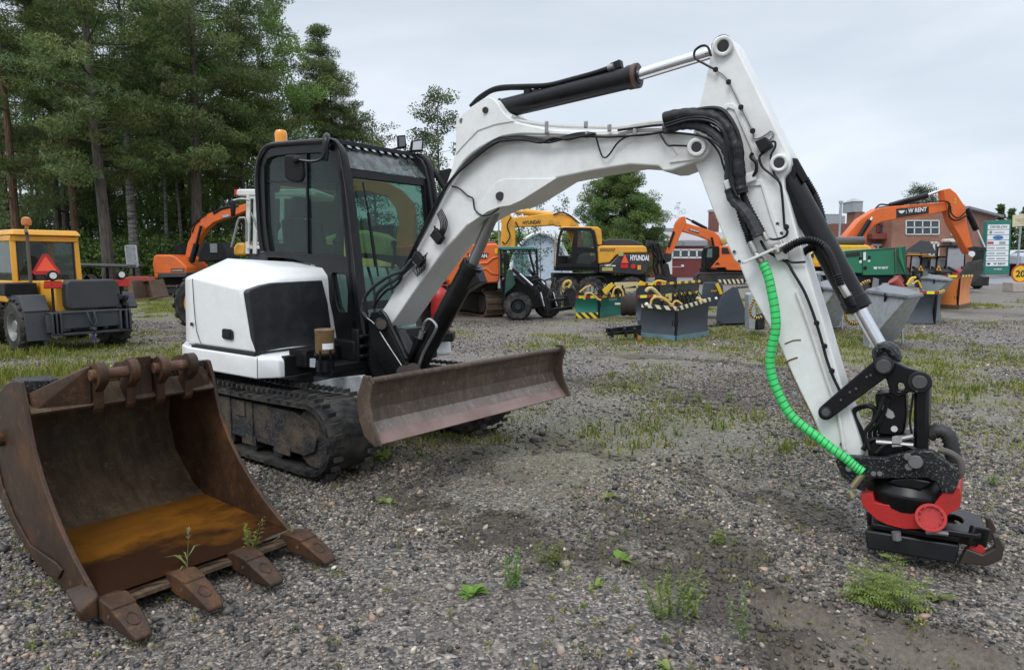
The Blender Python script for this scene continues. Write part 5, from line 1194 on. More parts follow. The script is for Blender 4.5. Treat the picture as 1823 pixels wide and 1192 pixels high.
m.build('paint_chip', surf('chipped_paint_rust', (.13, .09, .04), .7), arm)
# hoses crossing from boom to arm
def ribbed(px, off, r, name, mat_, par, k=14, amp=.16, n=10):
    m = MB(); m.tube(bps(px, off), r, n, k, rf=lambda i, t: 1 + amp * (1 if i % 2 else -1)); return m.build(name, mat_, par, ang=1.4)
m = MB(); m.tube(bps([(1183, 212), (1210, 205), (1240, 205), (1268, 208), (1290, 222), (1303, 243), (1312, 270), (1314, 300), (1317, 330), (1320, 345)], -.20), .038, 12, 6, rf=lambda i, t: 1 + .045 * math.sin(i * 1.9) + .06 * math.sin(i * .77)); m.build('hose_sleeve', SLEEVE if False else surf('black_sleeve', (.007, .007, .008), .36, spec=.35, dirt=.3, dirtc=(.03, .032, .035), bump=.5, bscale=40), arm)
m = MB(); m.tube(bps([(1182, 230), (1215, 222), (1245, 224), (1272, 238), (1292, 262), (1300, 290), (1299, 325), (1304, 352), (1322, 372), (1338, 395), (1350, 420)], -.19), .03, 10, 6, rf=lambda i, t: 1 + .08 * math.sin(i * 2.3)); m.build('hose_sleeve', SLEEVE, arm)
m = MB(); m.tube(bps([(1184, 209), (1225, 199), (1262, 193), (1285, 196), (1300, 212), (1312, 235), (1318, 255)], -.21), .013, 8, 5); m.tube(bps([(1185, 222), (1225, 212), (1260, 214)], -.21), .02, 8, 4); m.build('arm_hose', HOSE, arm)
ribbed([(1314, 362), (1322, 390), (1330, 412), (1336, 432)], -.15, .021, 'corrugated_hose', HOSE, arm, 9)
ribbed([(1322, 346), (1332, 368), (1345, 392), (1357, 414)], -.16, .019, 'corrugated_hose', HOSE, arm, 9)
ribbed([(1394, 447), (1412, 435), (1432, 428), (1452, 430), (1469, 442), (1481, 464), (1490, 488), (1497, 508)], -.16, .021, 'corrugated_hose', HOSE, arm, 9)
ribbed([(1425, 456), (1436, 445), (1448, 440)], -.05, .02, 'corrugated_hose', HOSE, arm, 9)
ribbed([(1433, 318), (1443, 335), (1452, 352), (1460, 374), (1465, 395)], .10, .02, 'corrugated_hose', HOSE, arm, 9)
m = MB()
for a, b, r in (((1336, 430), (1344, 450), .02), ((1344, 450), (1350, 462), .015), ((1357, 412), (1366, 428), .017), ((1497, 506), (1510, 528), .019), ((1380, 437), (1386, 450), .02), ((1420, 300), (1433, 318), .017), ((1346, 452), (1358, 470), .017), ((1350, 458), (1356, 466), .022)):
    m.cyl(bp(*a, -.155 if a[0] != 1420 else .10), bp(*b, -.155 if a[0] != 1420 else .10), r, n=10)
m.bar(bp(1383, 432, -.13), bp(1395, 462, -.13), .05, .06); m.cyl(bp(1400, 462, -.14), bp(1398, 440, -.14), .016)
m.build('fitting', surf('zinc_fitting', (.5, .5, .47), .3, metal=.85, dirt=.3), arm, bevel=.003)
m = MB()
m.tube(bps([(1266, 100), (1260, 84), (1249, 82), (1237, 91), (1238, 104), (1256, 115), (1273, 124)], -.14), .007, 6, 5)
m.tube(bps([(1340, 272), (1337, 280), (1346, 290), (1346, 305), (1338, 315), (1330, 318)], -.14), .010, 6, 5)
m.tube(bps([(1362, 270), (1352, 280), (1358, 298), (1375, 312), (1388, 325), (1392, 345), (1395, 380), (1397, 404), (1402, 412), (1397, 421), (1380, 426), (1368, 424), (1358, 420)], -.14), .007, 6, 5)
m.tube(bps([(1370, 254), (1379, 252), (1380, 262), (1372, 280), (1378, 308), (1386, 320)], -.14), .006, 6, 5)
m.tube(bps([(1354, 428), (1366, 447), (1385, 458), (1402, 468), (1412, 485), (1430, 515), (1443, 545), (1455, 580), (1464, 610), (1472, 640), (1484, 672), (1496, 697)], -.135), .008, 6, 5)
m.tube(bps([(1397, 462), (1412, 467), (1434, 466)], -.13), .007, 6, 4)
for px, py in ((1274, 124), (1297, 146), (1319, 191), (1340, 233), (1400, 404), (1454, 575), (1468, 616), (1481, 660)): c = bp(px, py, -.14); m.ball(c, .017, n=7)
for k in range(3): m.tube(bps([(1186, 216 + 5 * k), (1225 + k, 206 + 4 * k), (1262, 206 + 5 * k), (1286 - k, 222 + 4 * k), (1298 - 3 * k, 250), (1303 - 4 * k, 285), (1306 - 3 * k, 320), (1312, 350)], -.225 - .006 * k), .0085, 6, 5)
m.tube(bps([(1240, 238), (1262, 250), (1280, 272), (1288, 296), (1296, 318)], -.19), .006, 6, 5)
m.build('arm_cable', HOSE, arm)
m = MB(); m.tube(bps([(1275, 125), (1288, 133), (1298, 147), (1310, 170), (1320, 192), (1332, 216), (1341, 236), (1343, 246), (1352, 246), (1366, 238), (1373, 233), (1377, 240), (1370, 250)], AO - .012), .005, 6, 5); m.build('grease_line', STEEL, arm)
m = MB(); c0 = bp(1345, 262, -.15); m.prism(bps([(1343, 252), (1362, 243), (1374, 258), (1354, 273)], -.165), AW * .06); m.build('junction_box', BLACK_MATT, arm, bevel=.005)
gh_ = [(1358, 468), (1367, 490), (1374, 520), (1380, 555), (1381, 585), (1375, 615), (1371, 645), (1376, 675), (1388, 705), (1405, 735), (1428, 757), (1455, 777), (1480, 797), (1505, 815), (1521, 829), (1536, 840)]
m = MB()
P_ = smooth_path(bps(gh_, -.20), 24)
m.tube(P_, .0255, 12, 1, rf=lambda i, t: .95 if i % 8 == 0 else 1.0)
m.build('spiral_hose', HOSE_GREEN, arm, ang=1.2)
m = MB()
for i in range(0, len(P_) - 1, 8):
    d = (P_[i + 1] - P_[i]).normalized(); d = (d + V((.10, 0, .10))).normalized(); m.cyl(P_[i] - d * .0018, P_[i] + d * .0018, .0258, n=12)
m.build('spiral_gap', INK, arm)
# --- bucket cylinder
bk_ = cylinder('bucket_cylinder', bp(1400, 312, 0), bp(1530, 552, 0), bp(1580, 640, 0), .066, .037)
m = MB(); m.hull(bps([(1404, 280), (1420, 282), (1440, 318), (1430, 328), (1412, 300)], -.05) + bps([(1404, 280), (1420, 282), (1440, 318), (1430, 328), (1412, 300)], .05)); m.build('port_block', BLACK, bk_, bevel=.006)
m = MB(); m.cyl(bp(1505, 522, -.10), bp(1516, 546, -.09), .03, n=12); m.prism(bps([(1505, 540), (1520, 532), (1530, 552), (1516, 560)], -.085), AW * .05); m.build('port_block', BLACK, bk_, bevel=.005)
m = MB(); m.ball(bp(1578, 630, -.02), .07, n=14); m.tube(bps([(1562, 628), (1568, 618), (1582, 620), (1600, 640)], -.08), .024, 8, 4); m.build('rod_end', BLACK_FLECK, bk_)
# --- linkage
m = MB()
def link(a, b, ra, rb, off, th, mb):
    pa, pb = V((a[0], a[1])), V((b[0], b[1])); d = (pb - pa).normalized(); n_ = V((-d.y, d.x)); P = []
    for k in range(9): t = math.pi / 2 + math.pi * k / 8; P.append(pa + (d * math.cos(t) + n_ * math.sin(t)) * ra)
    for k in range(9): t = -math.pi / 2 + math.pi * k / 8; P.append(pb + (d * math.cos(t) + n_ * math.sin(t)) * rb)
    mb.prism(bps([(p.x, p.y) for p in P], off), AW * th)
link((1470, 734), (1573, 652), 14, 19, -.165, .035, m); link((1470, 734), (1573, 652), 14, 19, .13, .035, m)
m.cyl(bp(1470, 734, -.18), bp(1470, 734, .17), .033); m.cyl(bp(1573, 652, -.18), bp(1573, 652, .17), .045)
for off in (-.128, .085):
    m.holed(bps([(1556, 655), (1562, 640), (1574, 634), (1588, 640), (1620, 656), (1640, 661), (1650, 672), (1652, 690), (1640, 700), (1618, 698), (1600, 708), (1585, 700), (1578, 676)], off), [bps([(1597, 688), (1600, 681), (1608, 682), (1611, 690), (1606, 697), (1599, 696)], off)], AW * .045)
m.cyl(bp(1637, 680, -.16), bp(1637, 680, .16), .055, n=22)
lk = m.build('tipping_link', BLACK, ex, bevel=.006)
m = MB()
for px, py, r in ((1573, 652, .036), (1637, 680, .034), (1470, 734, .022)): m.cyl(bp(px, py, -.185), bp(px, py, -.15), r, n=22)
for px, py in ((1497, 712), (1513, 698), (1524, 692), (1543, 671), (1550, 668), (1632, 696)): m.cyl(bp(px, py, -.176), bp(px, py, -.164), .008, n=8)
m.build('pin', surf('link_pin', (.07, .07, .072), .42, metal=.6, dirt=.4), lk, bevel=.004)
m = MB(); m.prism(bps([(1627, 690), (1655, 690), (1652, 800), (1648, 818), (1626, 815)], -.10), AW * .20); m.build('push_link', BLACK, lk, bevel=.015)
# --- tilt rotator with quick hitch
m = MB()
hp = [(1487, 822), (1492, 812), (1505, 812), (1573, 815), (1600, 808), (1628, 802), (1660, 803), (1680, 818), (1700, 834), (1709, 844), (1706, 860), (1698, 878), (1678, 877), (1664, 856), (1652, 851), (1560, 851), (1545, 858), (1538, 876), (1520, 868), (1500, 850)]
for off in (-.20, .15): m.prism(bps(hp, off), AW * .05)
m.prism(bps([(1520, 826), (1690, 836), (1680, 856), (1530, 850)], -.15), AW * .30)
tr = m.build('hitch_bracket', BLACK_FLECK, ex, bevel=.006)
m = MB(); m.cyl(bp(1630, 822, -.225), bp(1630, 822, -.19), .034, n=20); 
for px, py, r in ((1616, 813, .02), (1618, 831, .02), (1555, 843, .015), (1566, 843, .015), (1511, 834, .018)): m.cyl(bp(px, py, -.215), bp(px, py, -.195), r, n=10)
m.build('bolt', surf('worn_bolt', (.13, .125, .12), .45, metal=.7, dirt=.6), tr, bevel=.004)
m = MB()
m.prism(bps([(1558, 700), (1612, 698), (1614, 740), (1610, 768), (1603, 776), (1562, 774), (1560, 738)], -.07), AW * .14)
m.prism(bps([(1545, 790), (1560, 778), (1628, 780), (1628, 806), (1575, 814), (1545, 812)], -.12), AW * .24)
m.build('valve_housing', BLACK, tr, bevel=.01)
m = MB(); m.prism(bps([(1565, 719), (1572, 720), (1590, 733), (1593, 741), (1588, 745), (1580, 743), (1574, 735)], -.078), AW * .01); m.prism(bps([(1588, 778), (1606, 776), (1606, 794), (1588, 795)], -.15), AW * .03)
for a, b in (((1560, 786), (1588, 788)), ((1606, 780), (1626, 776)), ((1604, 790), (1626, 792))): m.cyl(bp(*a, -.14), bp(*b, -.14), .012, n=8)
m.cyl(bp(1592, 763, -.085), bp(1592, 763, -.07), .016, n=12); m.build('fitting', surf('silver_block', (.55, .55, .53), .35, metal=.7, dirt=.4), tr)
m = MB(); m.tube(bps([(1540, 790), (1532, 765), (1520, 740), (1524, 728), (1545, 722), (1558, 730), (1556, 752)], -.06), .014, 8, 5); m.tube(bps([(1536, 800), (1548, 784), (1566, 780)], -.12), .012, 8, 4)
m.tube(bps([(1625, 780), (1620, 750), (1624, 715), (1626, 700)], -.11), .006, 6, 4)
for k in range(7):
    o = -.13 + .045 * k; m.tube(bps([(1548 + 6 * k, 800), (1540 + 9 * k, 770 - 3 * k), (1560 + 8 * k, 742 + 6 * (k % 3)), (1575 + 7 * k, 705 + 4 * k)], o), .011, 6, 5)
for k in range(4): m.tube(bps([(1560 + 20 * k, 806), (1580 + 16 * k, 790 - 4 * k), (1612 + 8 * k, 792), (1640 + 3 * k, 806)], -.14 + .06 * k), .012, 6, 4)
m.build('hitch_hose', HOSE, tr)
ribbed([(1652, 775), (1668, 766), (1686, 772), (1694, 792), (1697, 815), (1696, 828)], -.02, .036, 'corrugated_hose', surf('black_guard', (.02, .02, .021), .5), tr, 5, .10)
m = MB(); m.tube(bps([(1670, 800), (1690, 805), (1708, 818), (1712, 838), (1703, 850)], -.16), .016, 8, 4); m.build('hose_guard', surf('dusty_guard', (.09, .08, .07), .6), tr)
m = MB(); m.lathe(bp(1615, 905, 0), [(.17, 0), (.20, .05), (.21, .12), (.17, .19), (.13, .22)], 28); m.prism(bps([(1580, 858), (1592, 852), (1625, 850), (1660, 858), (1640, 872), (1600, 866)], -.19), AW * .36); m.build('rotor_housing', BLACK, tr, bevel=.008)
red_o = [(1532, 878), (1553, 878), (1557, 894), (1575, 898), (1620, 901), (1662, 899), (1672, 886), (1684, 872), (1698, 866), (1709, 868), (1712, 888), (1708, 905), (1690, 914), (1678, 930), (1662, 941), (1610, 941), (1580, 934), (1560, 924), (1545, 910), (1534, 896)]
m = MB(); m.prism(bps(red_o, -.19), AW * .38); m.ring(bp(1657, 921, -.225), bp(1657, 921, -.18), .069, .053, 30); m.cyl(bp(1657, 921, -.212), bp(1657, 921, .2), .054, n=30)
for k in range(12): a = k * math.pi / 6; m.cyl(bp(1657 + 21 * math.cos(a), 921 + 21 * math.sin(a), -.230), bp(1657 + 21 * math.cos(a), 921 + 21 * math.sin(a), -.222), .006, n=8)
m.build('rotor', RED, tr, bevel=.008)
QH = Frame(bp(1660, 960, 0), R(-28))
q0 = QH.loc(bp(1560, 960, -.15)); QH.o.z = 0.045
class QF:
    d, l = QH.d, QH.l
    def __call__(s_, x, y, z): return QH(x * .72 - .04, y * .84, z * .9)
    onY = QH.onY
QH0 = QH
QHs = QF()
m = MB()
m.hull([QHs(x, y, z) for x, y, z in ((-.36, -.21, .02), (.18, -.21, .02), (-.38, -.19, .12), (.20, -.19, .12), (-.36, -.13, .02), (.18, -.13, .02), (-.36, -.13, .14), (.2, -.13, .14))])
m.hull([QHs(x, y, z) for x, y, z in ((-.36, .21, .02), (.18, .21, .02), (-.38, .19, .12), (.20, .19, .12), (-.36, .13, .02), (.18, .13, .02), (-.36, .13, .14), (.2, .13, .14))])
m.box(-.34, .20, -.19, .19, .135, .17, QHs); m.holed([QHs(x, y, .17) for x, y in ((.0, -.20), (.30, -.20), (.36, -.08), (.36, .16), (.26, .24), (.0, .24))], [[QHs(.16 + .075 * math.cos(t), .02 + .09 * math.sin(t), .17) for t in [k * math.pi / 7 for k in range(14)]]], V((0, 0, .03)))
m.bar(QHs(.25, -.19, .19), QHs(.36, -.1, .16), .03, .10)
qh = m.build('quick_hitch', BLACK, tr, bevel=.008)
m = MB(); 
for y in (-.13, .13): m.prism([QHs(x, y, z) for x, z in ((.20, .02), (.36, .03), (.44, .08), (.45, .15), (.41, .21), (.38, .20), (.40, .14), (.33, .09), (.24, .11))], QH.l * (.05 if y > 0 else -.05))
m.build('hook', surf('worn_hook', (.05, .042, .036), .45, metal=.4, dirt=.6, dirtc=(.10, .06, .04)), qh, bevel=.006)
m = MB(); m.cyl(QHs(.30, -.17, .10), QHs(.30, .17, .10), .035); m.build('lock_pin', RED, qh)
m = MB(); m.cyl(bp(1595, 946, -.21), bp(1597, 960, -.21), .022, n=10); m.tube([QHs(.0, -.2, .17), QHs(.06, -.22, .185), QHs(.12, -.2, .18)], .012, 8, 3); m.build('fitting', STEEL, qh)
m = MB(); m.cyl(bp(1513, 874, -.19), bp(1518, 884, -.19), .02, n=10); m.cyl(bp(1536, 843, -.20), bp(1518, 866, -.20), .018, n=10); m.build('hose_coupling', surf('brassy_fitting', (.45, .40, .25), .35, metal=.8), tr)
# --- red fire extinguisher on the far front corner of the platform
fx = D(783, 540, 6.35)
fe = thing('fire_extinguisher', 'red fire extinguisher behind the black lift cylinder of the white excavator', 'extinguisher', (fx.x, fx.y, 0))
def fz(py): return D(783, py, 6.35).z
m = MB(); m.lathe(V((fx.x, fx.y, 0)), [(.07, fz(592)), (.085, fz(588)), (.085, fz(532)), (.08, fz(522)), (.05, fz(514)), (.025, fz(510))], 22); m.build('tank', RED, fe)
m = MB(); m.cyl(V((fx.x, fx.y, fz(512))), V((fx.x, fx.y, fz(503))), .018); m.bar(V((fx.x - .05, fx.y, fz(502))), V((fx.x + .09, fx.y, fz(499))), .02, .018); m.bar(V((fx.x - .03, fx.y, fz(507))), V((fx.x + .08, fx.y, fz(508))), .02, .012); m.build('handle', RED, fe, bevel=.003)
m = MB(); m.box(fx.x - .1, fx.x + .13, fx.y - .1, fx.y + .12, fz(606), fz(590)); m.build('mount', BLACK_MATT, fe, bevel=.01)
# ------------------------------------------------------------ the rusty digging bucket in front
K = Frame((G(185, 1085, .05).x, G(185, 1085, .05).y, 0), R(-39.3))
K.o += K.l * .49
bkt = thing('digging_bucket', 'large rusty toothed digger bucket holding orange rain water', 'bucket', K.o, K.a)
prof = [(0, .045), (-.30, .0), (-.62, -.005), (-.92, .02), (-1.20, .12), (-1.42, .30), (-1.50, .50), (-1.46, .68), (-1.34, .82), (-1.18, .90)]
fe_ = [(-.10, .085), (-.21, .135), (-.34, .20), (-.47, .285), (-.60, .39), (-.70, .49), (-.79, .62), (-.84, .75), (-.87, .86), (-.91, .945), (-.94, .95)]
HW = .495
m = MB()
side = prof + [(-1.05, .935)] + fe_[::-1]
for y, e in ((-HW, .022), (HW, -.022)): m.prism([K(x, y, z) for x, z in side], K.l * e)
bs = m.build('bucket_side', RUST, bkt, bevel=.004)
m = MB(); pi2 = [(x, z) for x, z in prof]
def inn(i, t=.018):
    a = prof[max(0, i - 1)]; b = prof[min(len(prof) - 1, i + 1)]; dx, dz = b[0] - a[0], b[1] - a[1]; l_ = math.hypot(dx, dz); return (prof[i][0] + dz / l_ * t, prof[i][1] - dx / l_ * t)
for i in range(len(prof) - 1):
    q = [prof[i], prof[i + 1], inn(i + 1), inn(i)]
    vs_ = [K(x, y, z) for y in (-HW + .022, HW - .022) for x, z in q]
    m.add(vs_, [(0, 1, 5, 4), (2, 3, 7, 6)] + ([(3, 0, 4, 7)] if i == 0 else []) + ([(1, 2, 6, 5)] if i == len(prof) - 2 else []))
# top plate over the back, sloped shelf between the sides
m.hull([K(x, y, z) for y in (-HW + .022, HW - .022) for x, z in ((-1.19, .90), (-.95, .90), (-1.19, .875), (-.95, .88))])
m.hull([K(x, y, z) for y in (-HW + .022, HW - .022) for x, z in ((-.965, .90), (-.84, .79), (-.985, .885), (-.86, .775))])
m.build('bucket_shell', RUST_IN, bkt, ang=.8, weld=True)
m = MB()                                           # dark top beam with sloping shoulders
for s in (-1, 1): m.prism([K(-.955, s * (HW - .03), .948), K(-.955, s * .20, 1.02) if False else K(-.955, s * .18, .91), K(-.955, s * (HW - .03), .80)], K.d * .02)
m.box(-1.16, -.96, -HW + .03, -.30, .90, .935, K); m.box(-1.16, -.96, .30, HW - .03, .90, .935, K)
m.build('top_beam', BLACK_FLECK, bkt, bevel=.004, split=True)
m = MB()                                           # ears with round heads carrying two pins
EX, EZ, EY = -.80, .955, .055
def ear(y, th):
    P = [(-1.10, .885), (-.96, .99)] + [(EX + .066 * math.cos(t), EZ + .066 * math.sin(t)) for t in [math.pi * .72 - k * math.pi * 1.12 / 9 for k in range(10)]] + [(EX - .02, .86), (-.83, .77), (-.85, .745), (-.95, .79)]
    m.holed([K(x, y, z) for x, z in P], [[K(-.94 + .042 * math.cos(t), y, .885 + .03 * math.sin(t)) for t in [k * math.pi / 6 for k in range(12)]]], K.l * th)
for y in (-.245, -.085, .075, .235): ear(y + EY, .046)
m.hull([K(x, y + EY, z) for y in (-.04, .07) for x, z in ((-.95, .85), (-.86, .78), (-.94, 1.01), (-.86, 1.02))])
for s in (-1, 1): m.hull([K(-.83, s * .25 + EY, 1.0), K(-.85, s * .25 + EY, .77), K(-.90, s * (HW - .03), .885), K(-.865, s * (HW - .03), .79), K(-.87, s * .25 + EY, 1.0), K(-.93, s * (HW - .03), .875)])
er = m.build('bucket_ear', RUST, bkt, bevel=.006, split=True)
BRP = rust_mat('bright_rust_pin', (.05, .028, .02), (.12, .06, .035), (.20, .10, .06))
for y in (-.165, .155):
    m = MB(); y += EY; m.cyl(K(EX, y - .105, EZ), K(EX, y + .125, EZ), .03, n=18)
    m.build('pin', BRP, bkt, bevel=.004)
m = MB()                                           # water: level sheet inside
wz = .082
m.add([K(-.06, -HW + .023, wz), K(-.06, HW - .023, wz), K(-1.11, HW - .023, wz), K(-1.11, -HW + .023, wz)], [(0, 1, 2, 3)])
def rusty_water():
    mt, nt, out = nodes('rusty_rain_water'); L = nt.links.new
    tc = N(nt, 'ShaderNodeTexCoord'); mp = N(nt, 'ShaderNodeMapping', Scale=(2.2, 1.5, 1)); L(tc.outputs['Object'], mp.inputs['Vector'])
    n = N(nt, 'ShaderNodeTexNoise', Scale=1.6, Detail=8.0, Roughness=.6); L(mp.outputs[0], n.inputs['Vector'])
    sx = N(nt, 'ShaderNodeSeparateXYZ'); L(tc.outputs['Object'], sx.inputs[0])
    mr = N(nt, 'ShaderNodeMapRange'); mr.inputs[1].default_value = -.25; mr.inputs[2].default_value = -.75; mr.inputs[3].default_value = -.17; mr.inputs[4].default_value = .14; L(sx.outputs['X'], mr.inputs[0])
    ad = N(nt, 'ShaderNodeMath', operation='ADD'); L(n.outputs['Fac'], ad.inputs[0]); L(mr.outputs[0], ad.inputs[1])
    c = ramp(nt, ad.outputs[0], [(.36, (.030, .014, .008)), (.50, (.10, .040, .008)), (.62, (.185, .072, .010)), (.80, (.12, .052, .011))])
    b = N(nt, 'ShaderNodeBsdfPrincipled', Roughness=.07, IOR=1.33); L(c.outputs['Color'], b.inputs['Base Color'])
    wv = N(nt, 'ShaderNodeTexNoise', Scale=38.0, Detail=2.0); L(tc.outputs['Object'], wv.inputs['Vector']); bu = N(nt, 'ShaderNodeBump', Strength=.05, Distance=.01); L(wv.outputs['Fac'], bu.inputs['Height']); L(bu.outputs['Normal'], b.inputs['Normal'])
    L(b.outputs[0], out.inputs['Surface']); return mt
m.build('rain_water', rusty_water(), bkt)
m = MB()                                           # lip with scalloped front edge
ty = [-.455, -.15, .15, .455]
lip = [K(-.16, -HW - .01, .075)]
for i in range(41):
    y = -HW - .01 + (2 * HW + .02) * i / 40; u = (y - ty[0]) / .305; s = abs(math.sin(math.pi * u)) ** .8; lip.append(K(.03 - .10 * s, y, .066 - .0 * s))
lip.append(K(-.16, HW + .01, .075))
m.prism(lip, V((0, 0, -.03))); lp = m.build('bucket_lip', RUST, bkt, bevel=.007)
for k, y in enumerate(ty):
    T = Frame(K(0, y, 0), K.a + (0, 0, 0, 0)[k])
    m = MB(); w0 = .056
    m.hull([T(x, yy, z) for x, z, ww in ((-.07, .088, .85), (-.07, .02, .85), (.02, .112, 1), (.05, .02, 1), (.125, .105, .9), (.135, .02, .9)) for yy in (-w0 * ww, w0 * ww)])
    ad = m.build('tooth_adapter', RUST, bkt, bevel=.006, seg=2)
    m = MB(); m.hull([T(x, yy, z) for x, z, ww in ((.09, .100, .050), (.09, .026, .050), (.17, .088, .050), (.28, .050, .042), (.315, .032, .032), (.315, .014, .032), (.18, .010, .044)) for yy in (-ww, ww)])
    tp = m.build('tooth', RUST, ad, bevel=.007, seg=2)
    m = MB(); c = T(.215, 0, .0735)
    dn = (T(.28, 0, .050) - T(.17, 0, .088)).normalized(); 
    rg = [c + dn * (.038 * math.cos(t)) + T.l * (.023 * math.sin(t)) for t in [q * math.pi / 8 for q in range(16)]]
    m.tube(rg + [rg[0]], .004, 6, 1); m.build('wear_mark', RUST, tp)
    m = MB(); m.cyl(T(.10, -.056, .06), T(.10, .056, .06), .009, n=8); m.build('tooth_pin', STEEL if False else RUST_BLADE, ad)
# side cutters and wear strips
m = MB(); T = Frame(K(-.02, -HW - .04, 0), K.a - .15)
m.hull([T(x, y, z) for x, y, z in ((-.22, .03, .10), (.02, .03, .13), (-.30, -.03, .03), (-.26, -.05, .075), (.0, -.045, .07), (.0, -.04, .02), (-.24, .03, .01), (.02, .03, .02))]); m.build('side_cutter', RUST, bkt, bevel=.012, seg=3)
m = MB(); st = [(-1.36, .22), (-1.25, .09), (-1.05, .11), (-1.18, .2)]
m.prism([K(x, -HW - .012, z) for x, z in ((-1.49, .42), (-1.40, .26), (-1.2, .14), (-.95, .055), (-.52, .035), (-.45, .10), (-.52, .115), (-.92, .10), (-1.16, .2), (-1.33, .33), (-1.40, .46))], K.l * .013)
m.prism([K(x, HW, z) for x, z in ((-1.49, .42), (-1.40, .26), (-1.2, .14), (-.95, .055), (-.52, .035), (-.45, .10), (-.52, .115), (-.92, .10), (-1.16, .2), (-1.33, .33), (-1.40, .46))], K.l * .013)
m.build('wear_strip', RUST, bkt, bevel=.004)
m = MB(); m.ring(K(-1.28, -HW - .05, .60), K(-1.28, -HW, .60), .045, .02); m.build('lifting_eye', RUST, bkt)
def kp(x, y, z=.09): p = K(x, y, z); return (p.x, p.y, p.z)
plant('tall dry grass stalk standing in the bucket water', kp(-.06, -.10, .07), 'stalk', 0.30, 1, 51, name='grass_stalk', hue=(.15, .22, .05), spread=.005, group='weeds growing out of the bucket')
plant('branchy green weed at the bucket lip, between the two middle teeth', kp(-.03, .22, .06), 'bush', 0.20, 3, 52, hue=(.16, .22, .03), spread=.03, group='weeds growing out of the bucket')
plant('thin weed at the bucket lip by the farthest tooth', kp(-.02, .42, .06), 'stalk', 0.20, 1, 53, hue=(.15, .20, .05), spread=.01, group='weeds growing out of the bucket')
# ------------------------------------------------------------ machines and implements round the yard
YV = V((0, 1, 0))
def pp(pts, Y): return [D(x, y, Y) for x, y in pts]
def pz(m, pts, Y, dep): return m.prism(pp(pts, Y), YV * dep)
def part(name, mat_, par, fn, **kw):
    m = MB(); fn(m); return m.build(name, mat_, par, **kw)
def poly(name, mat_, par, pts, Y, dep, bevel=.02, **kw):
    m = MB(); pz(m, pts, Y, dep); return m.build(name, mat_, par, bevel=bevel, **kw)
def gthing(name, label, cat, px, Y, group=None): p = D(px, 500, Y); return thing(name, label, cat, (p.x, Y, 0), 0, group)
def pcyl(m, a, b, Y, r, r2=None, n=14): return m.cyl(D(*a, Y), D(*b, Y), r, r2, n)
def ptube(m, pts, Y, r, n=8, k=4): return m.tube(pp(pts, Y), r, n, k)
def wheel(par, c, ax, r, w, rim_mat=None, rr=.55, name='wheel', lugs=18):
    """tyre with tread blocks and a dished rim; ax points out of the machine"""
    ax = V(ax).normalized(); c = V(c); m = MB()
    m.lathe(c - ax * (w / 2), [(r * rr, 0), (r * .86, 0), (r * .96, w * .12), (r, w * .3), (r, w * .7), (r * .96, w * .88), (r * .86, w), (r * rr, w)], 32, ax, caps=False)
    u = ax.cross(V((0, 0, 1))).normalized(); v_ = V((0, 0, 1))
    for i in range(lugs):
        for s, o in ((-1, 0), (1, .5)):
            a = 2 * math.pi * (i + o) / lugs; d = u * math.cos(a) + v_ * math.sin(a); a2 = a + .12; d2 = u * math.cos(a2) + v_ * math.sin(a2)
            m.bar(c + ax * (s * w * .02) + d * r * 1.0, c + ax * (s * w * .47) + d2 * r * .985, r * .10, r * .06, up=d)
    t = m.build('tyre', RUBBER, par)
    m = MB(); m.lathe(c - ax * (w * .3), [(0, 0), (r * (rr - .03), .0), (r * (rr + .02), w * .8), (r * (rr - .03), w * .78), (r * (rr - .10), w * .5), (r * .28, w * .55), (r * .22, w * .7), (0, w * .7)], 24, ax)
    m.build('rim', rim_mat or STEEL, par)
